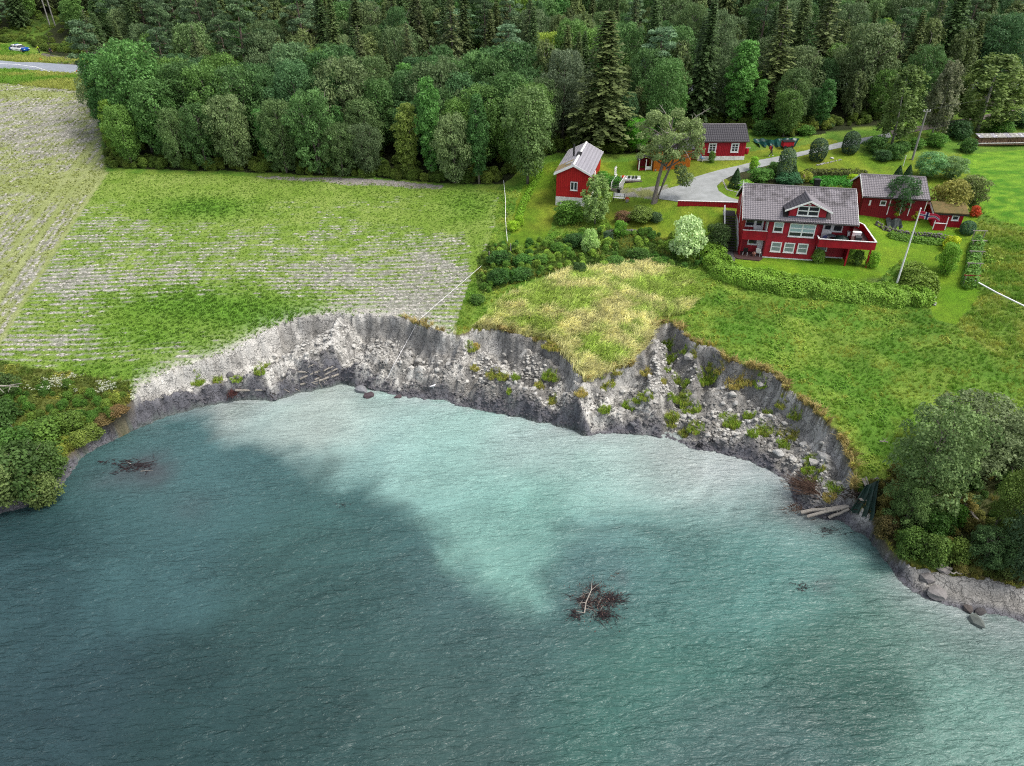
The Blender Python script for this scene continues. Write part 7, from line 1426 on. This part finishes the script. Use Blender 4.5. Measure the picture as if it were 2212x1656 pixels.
# ------------------------------------------------------------------ people
skin_m = mat('skin', P(214, 168, 142, .62), None, 3, .6, lo=.9, hi=1.); hair_m = mat('dark_hair', P(60, 46, 38, .6), None, 6, .7)
def person(loc, yaw, shirt, trouser, label, stride=.25, back=None, vest=None, shoes=None, armf=.2, bend=0.0):
    o = empty('person', loc, yaw, label, 'person'); b = bend
    J = dict(pel=(0, 0, .96), chest=(0, -b * .8, 1.28), neck=(0, -b * 1.2, 1.47), head=(0, -b * 1.5 - .02, 1.60), top=(0, -b * 1.6 - .02, 1.70), sl=(.18, -b, 1.40), sr=(-.18, -b, 1.40), el=(.26, -b - armf * .3, 1.12), er=(-.26, -b + armf * .3, 1.12),
             hl=(.25, -b - armf * 1.1, .92), hr=(-.26, -b * 1 + armf * .4, .86), kl=(.10, -stride * .55, .52), kr=(-.10, stride * .25, .52), al=(.10, -stride, .09), ar=(-.10, stride, .12), tl=(.11, -stride - .16, .04), tr=(-.11, stride - .14, .04), hpl=(.10, 0, .90), hpr=(-.10, 0, .90))
    J['fl'] = (J['hl'][0], J['hl'][1] - .03, J['hl'][2] - .09); J['fr'] = (J['hr'][0], J['hr'][1] - .02, J['hr'][2] - .10)
    def sk(nm, names, edges, R_, m_): 
        idx = {n_: i for i, n_ in enumerate(names)}; return skin(nm, [J[n_] for n_ in names], [(idx[a], idx[b_]) for a, b_ in edges], R_, m_, o, 1)
    names = ['pel','chest','neck','head','top','sl','sr','el','er','hl','hr','fl','fr','hpl','hpr','kl','kr','al','ar','tl','tr']
    R_ = [.12,.125,.055,.095,.06,.06,.06,.042,.042,.03,.03,.03,.03,.085,.085,.06,.06,.04,.04,.03,.03]
    sk('body', names, [('pel','chest'),('chest','neck'),('neck','head'),('head','top'),('chest','sl'),('chest','sr'),('sl','el'),('sr','er'),('el','hl'),('er','hr'),('hl','fl'),('hr','fr'),('pel','hpl'),('pel','hpr'),('hpl','kl'),('hpr','kr'),('kl','al'),('kr','ar'),('al','tl'),('ar','tr')], R_, skin_m)
    sk('shirt', ['pel','chest','sl','sr','el','er'] + ([] if vest is None else ['hl','hr']), [('pel','chest'),('chest','sl'),('chest','sr'),('sl','el'),('sr','er')] + ([] if vest is None else [('el','hl'),('er','hr')]), [.15,.155,.085,.085,.06,.06] + ([] if vest is None else [.04,.04]), shirt)
    sk('trousers', ['pel','hpl','hpr','kl','kr','al','ar'], [('pel','hpl'),('pel','hpr'),('hpl','kl'),('hpr','kr'),('kl','al'),('kr','ar')], [.14,.105,.105,.078,.078,.06,.06], trouser)
    sk('hair', ['head','top'], [('head','top')], [.102,.075], hair_m)
    for a, t_ in (('al', 'tl'), ('ar', 'tr')): MB().tube([J[a], J[t_]], [.06, .045], 6).build('shoe', shoes or black, o, smooth=True)
    if vest is not None: sk('vest', ['pel','chest'], [('pel','chest')], [.165,.18], vest)
    if back is not None: MB().box(-.17, .17, .16 - b, .34 - b, 1.02, 1.45).build('backpack', back, o)
    return o
blackc = mat('black_cloth', (.02, .02, .024), (.03, .03, .034), 5, .85); navy = mat('navy_cloth', P(40, 44, 70, .6), None, 5, .85); yel = mat('yellow_vest', P(214, 240, 60, .75), P(190, 220, 60, .75), 3, .6); rust = mat('red_backpack', P(200, 52, 60, .6), None, 4, .7)
p = g(1664, 339); person(p, 95, blackc, blackc, 'person in black with a red backpack walking along the gravel drive', .32, rust, None, white)
# ------------------------------------------------------------------ police car and people beside it
p = g(44, 113); carblue = mat('blue_livery', P(30, 100, 200, .62), None, 3, .35, lo=.9, hi=1.)
car = empty('police_car', p + Vector((0, 0, .05)), 0, 'white and blue police car parked beside the muddy track', 'car')
car.rotation_euler = (0, 0, rad(163))
st_ = [(-2.3,.35,.62,.74),(-2.2,.3,.92,.84),(-1.5,.28,1.0,.9),(-.8,.28,1.03,.91),(.6,.28,1.04,.91),(1.6,.28,1.06,.9),(2.15,.3,1.02,.86),(2.32,.4,.75,.78)]
V, F = [], []
for x, z0, z1, hw_ in st_: V += [(x, -hw_ * .92, z0), (x, -hw_, z0 + .18), (x, -hw_, z1 - .22), (x, -hw_ * .86, z1), (x, hw_ * .86, z1), (x, hw_, z1 - .22), (x, hw_, z0 + .18), (x, hw_ * .92, z0)]
for i in range(len(st_) - 1):
    for j in range(8): F.append((i * 8 + j, i * 8 + (j + 1) % 8, (i + 1) * 8 + (j + 1) % 8, (i + 1) * 8 + j))
F += [tuple(range(8))[::-1], tuple((len(st_) - 1) * 8 + j for j in range(8))]
carw = mat('white_car_paint', (.8, .8, .8), None, 2, .25, lo=.9, hi=1.); me = MB().add(V, F).mesh('body', carw); me.materials.append(carblue); me.polygons.foreach_set('material_index', [1 if (i // 8 in (0, 1, 5, 6) and i < 56 or i >= 56) else 0 for i in range(len(me.polygons))])
bd = piece('body', me, car); bv = bd.modifiers.new('bevel', 'BEVEL'); bv.width = .05; bv.segments = 2
cab = MB().add([(-1.3,-.84,1.02),(1.95,-.82,1.05),(1.5,-.62,1.46),(-.45,-.64,1.5),(-1.3,.84,1.02),(1.95,.82,1.05),(1.5,.62,1.46),(-.45,.64,1.5)], [(0,1,2,3),(7,6,5,4),(0,3,7,4),(1,5,6,2)]); cab.build('windows', glass, car)
rfm = MB().add([(-.55,-.66,1.48),(1.6,-.64,1.44),(1.6,.64,1.44),(-.55,.66,1.48),(-.45,-.58,1.55),(1.45,-.56,1.52),(1.45,.56,1.52),(-.45,.58,1.55)], [(0,1,5,4),(1,2,6,5),(2,3,7,6),(3,0,4,7),(4,5,6,7)]); rfm.build('roof', carw, car, smooth=True)
for x in (-.2, .75): 
    for s_ in (-1, 1): MB().tube([(x, s_ * .85, 1.02), (x + .05, s_ * .655, 1.48)], [.035, .035], 4).build('pillar', carw, car)
wt_ = MB().tube([(0, -.11, 0), (0, .11, 0)], [.33, .33], 18).mesh('tyre', black); wr_ = MB().tube([(0, -.12, 0), (0, .12, 0)], [.2, .2], 10).mesh('rim', stone_w)
for x in (-1.42, 1.38):
    for y in (-.82, .82): t = piece('wheel', wt_, car, (x, y, .33)); piece('rim', wr_, t)
for y in (-.62, .62): MB().box(-2.34, -2.2, y - .16, y + .16, .62, .76).build('headlight', white, car); MB().box(2.22, 2.36, y - .16, y + .16, .72, .9).build('tail_light', red, car)
MB().box(.3, .55, -.5, .5, 1.555, 1.66).build('light_bar', carblue, car)
for s_, rzv in ((-1, 0), (1, 180)):
    tx = bpy.data.curves.new('lettering', 'FONT'); tx.body = 'POLITI'; tx.size = .34; tx.extrude = .004; tx.align_x = 'CENTER'; to_ = bpy.data.objects.new('lettering', tx); link(to_); bpy.context.view_layer.update(); lm = bpy.data.meshes.new_from_object(to_.evaluated_get(bpy.context.evaluated_depsgraph_get())); bpy.data.objects.remove(to_); lm.materials.clear(); lm.materials.append(black); to = piece('lettering', lm, car); to.location = (-.2, s_ * .935, .55); to.rotation_euler = (rad(90), 0, rad(rzv))
pc = g(44, 113)
person(g(86, 116), -60, yel, blackc, 'person in a yellow high visibility vest behind the police car', .08, None, yel, None, .5, .06)
person(g(112, 121), 60, navy, blackc, 'person in dark clothes to the right of the police car', .12, None, None, None, .3)
for v, lb in (((88, 131), 'orange marker lying in the grass below the police car'), ((167, 158), 'red traffic marker with yellow foot on the verge')):
    p = g(*v); o = empty('marker_cone', p, 0, lb, 'marker'); m_ = mat('signal_orange', P(236, 80, 44, .7), None, 3, .6); MB().tube([(0, 0, .05), (0, 0, .45)], [.24, .06], 10).build('cone', m_, o); MB().box(-.6, .6, -.3, .3, 0, .12).build('base', m_ if v[0] < 100 else yel, o)
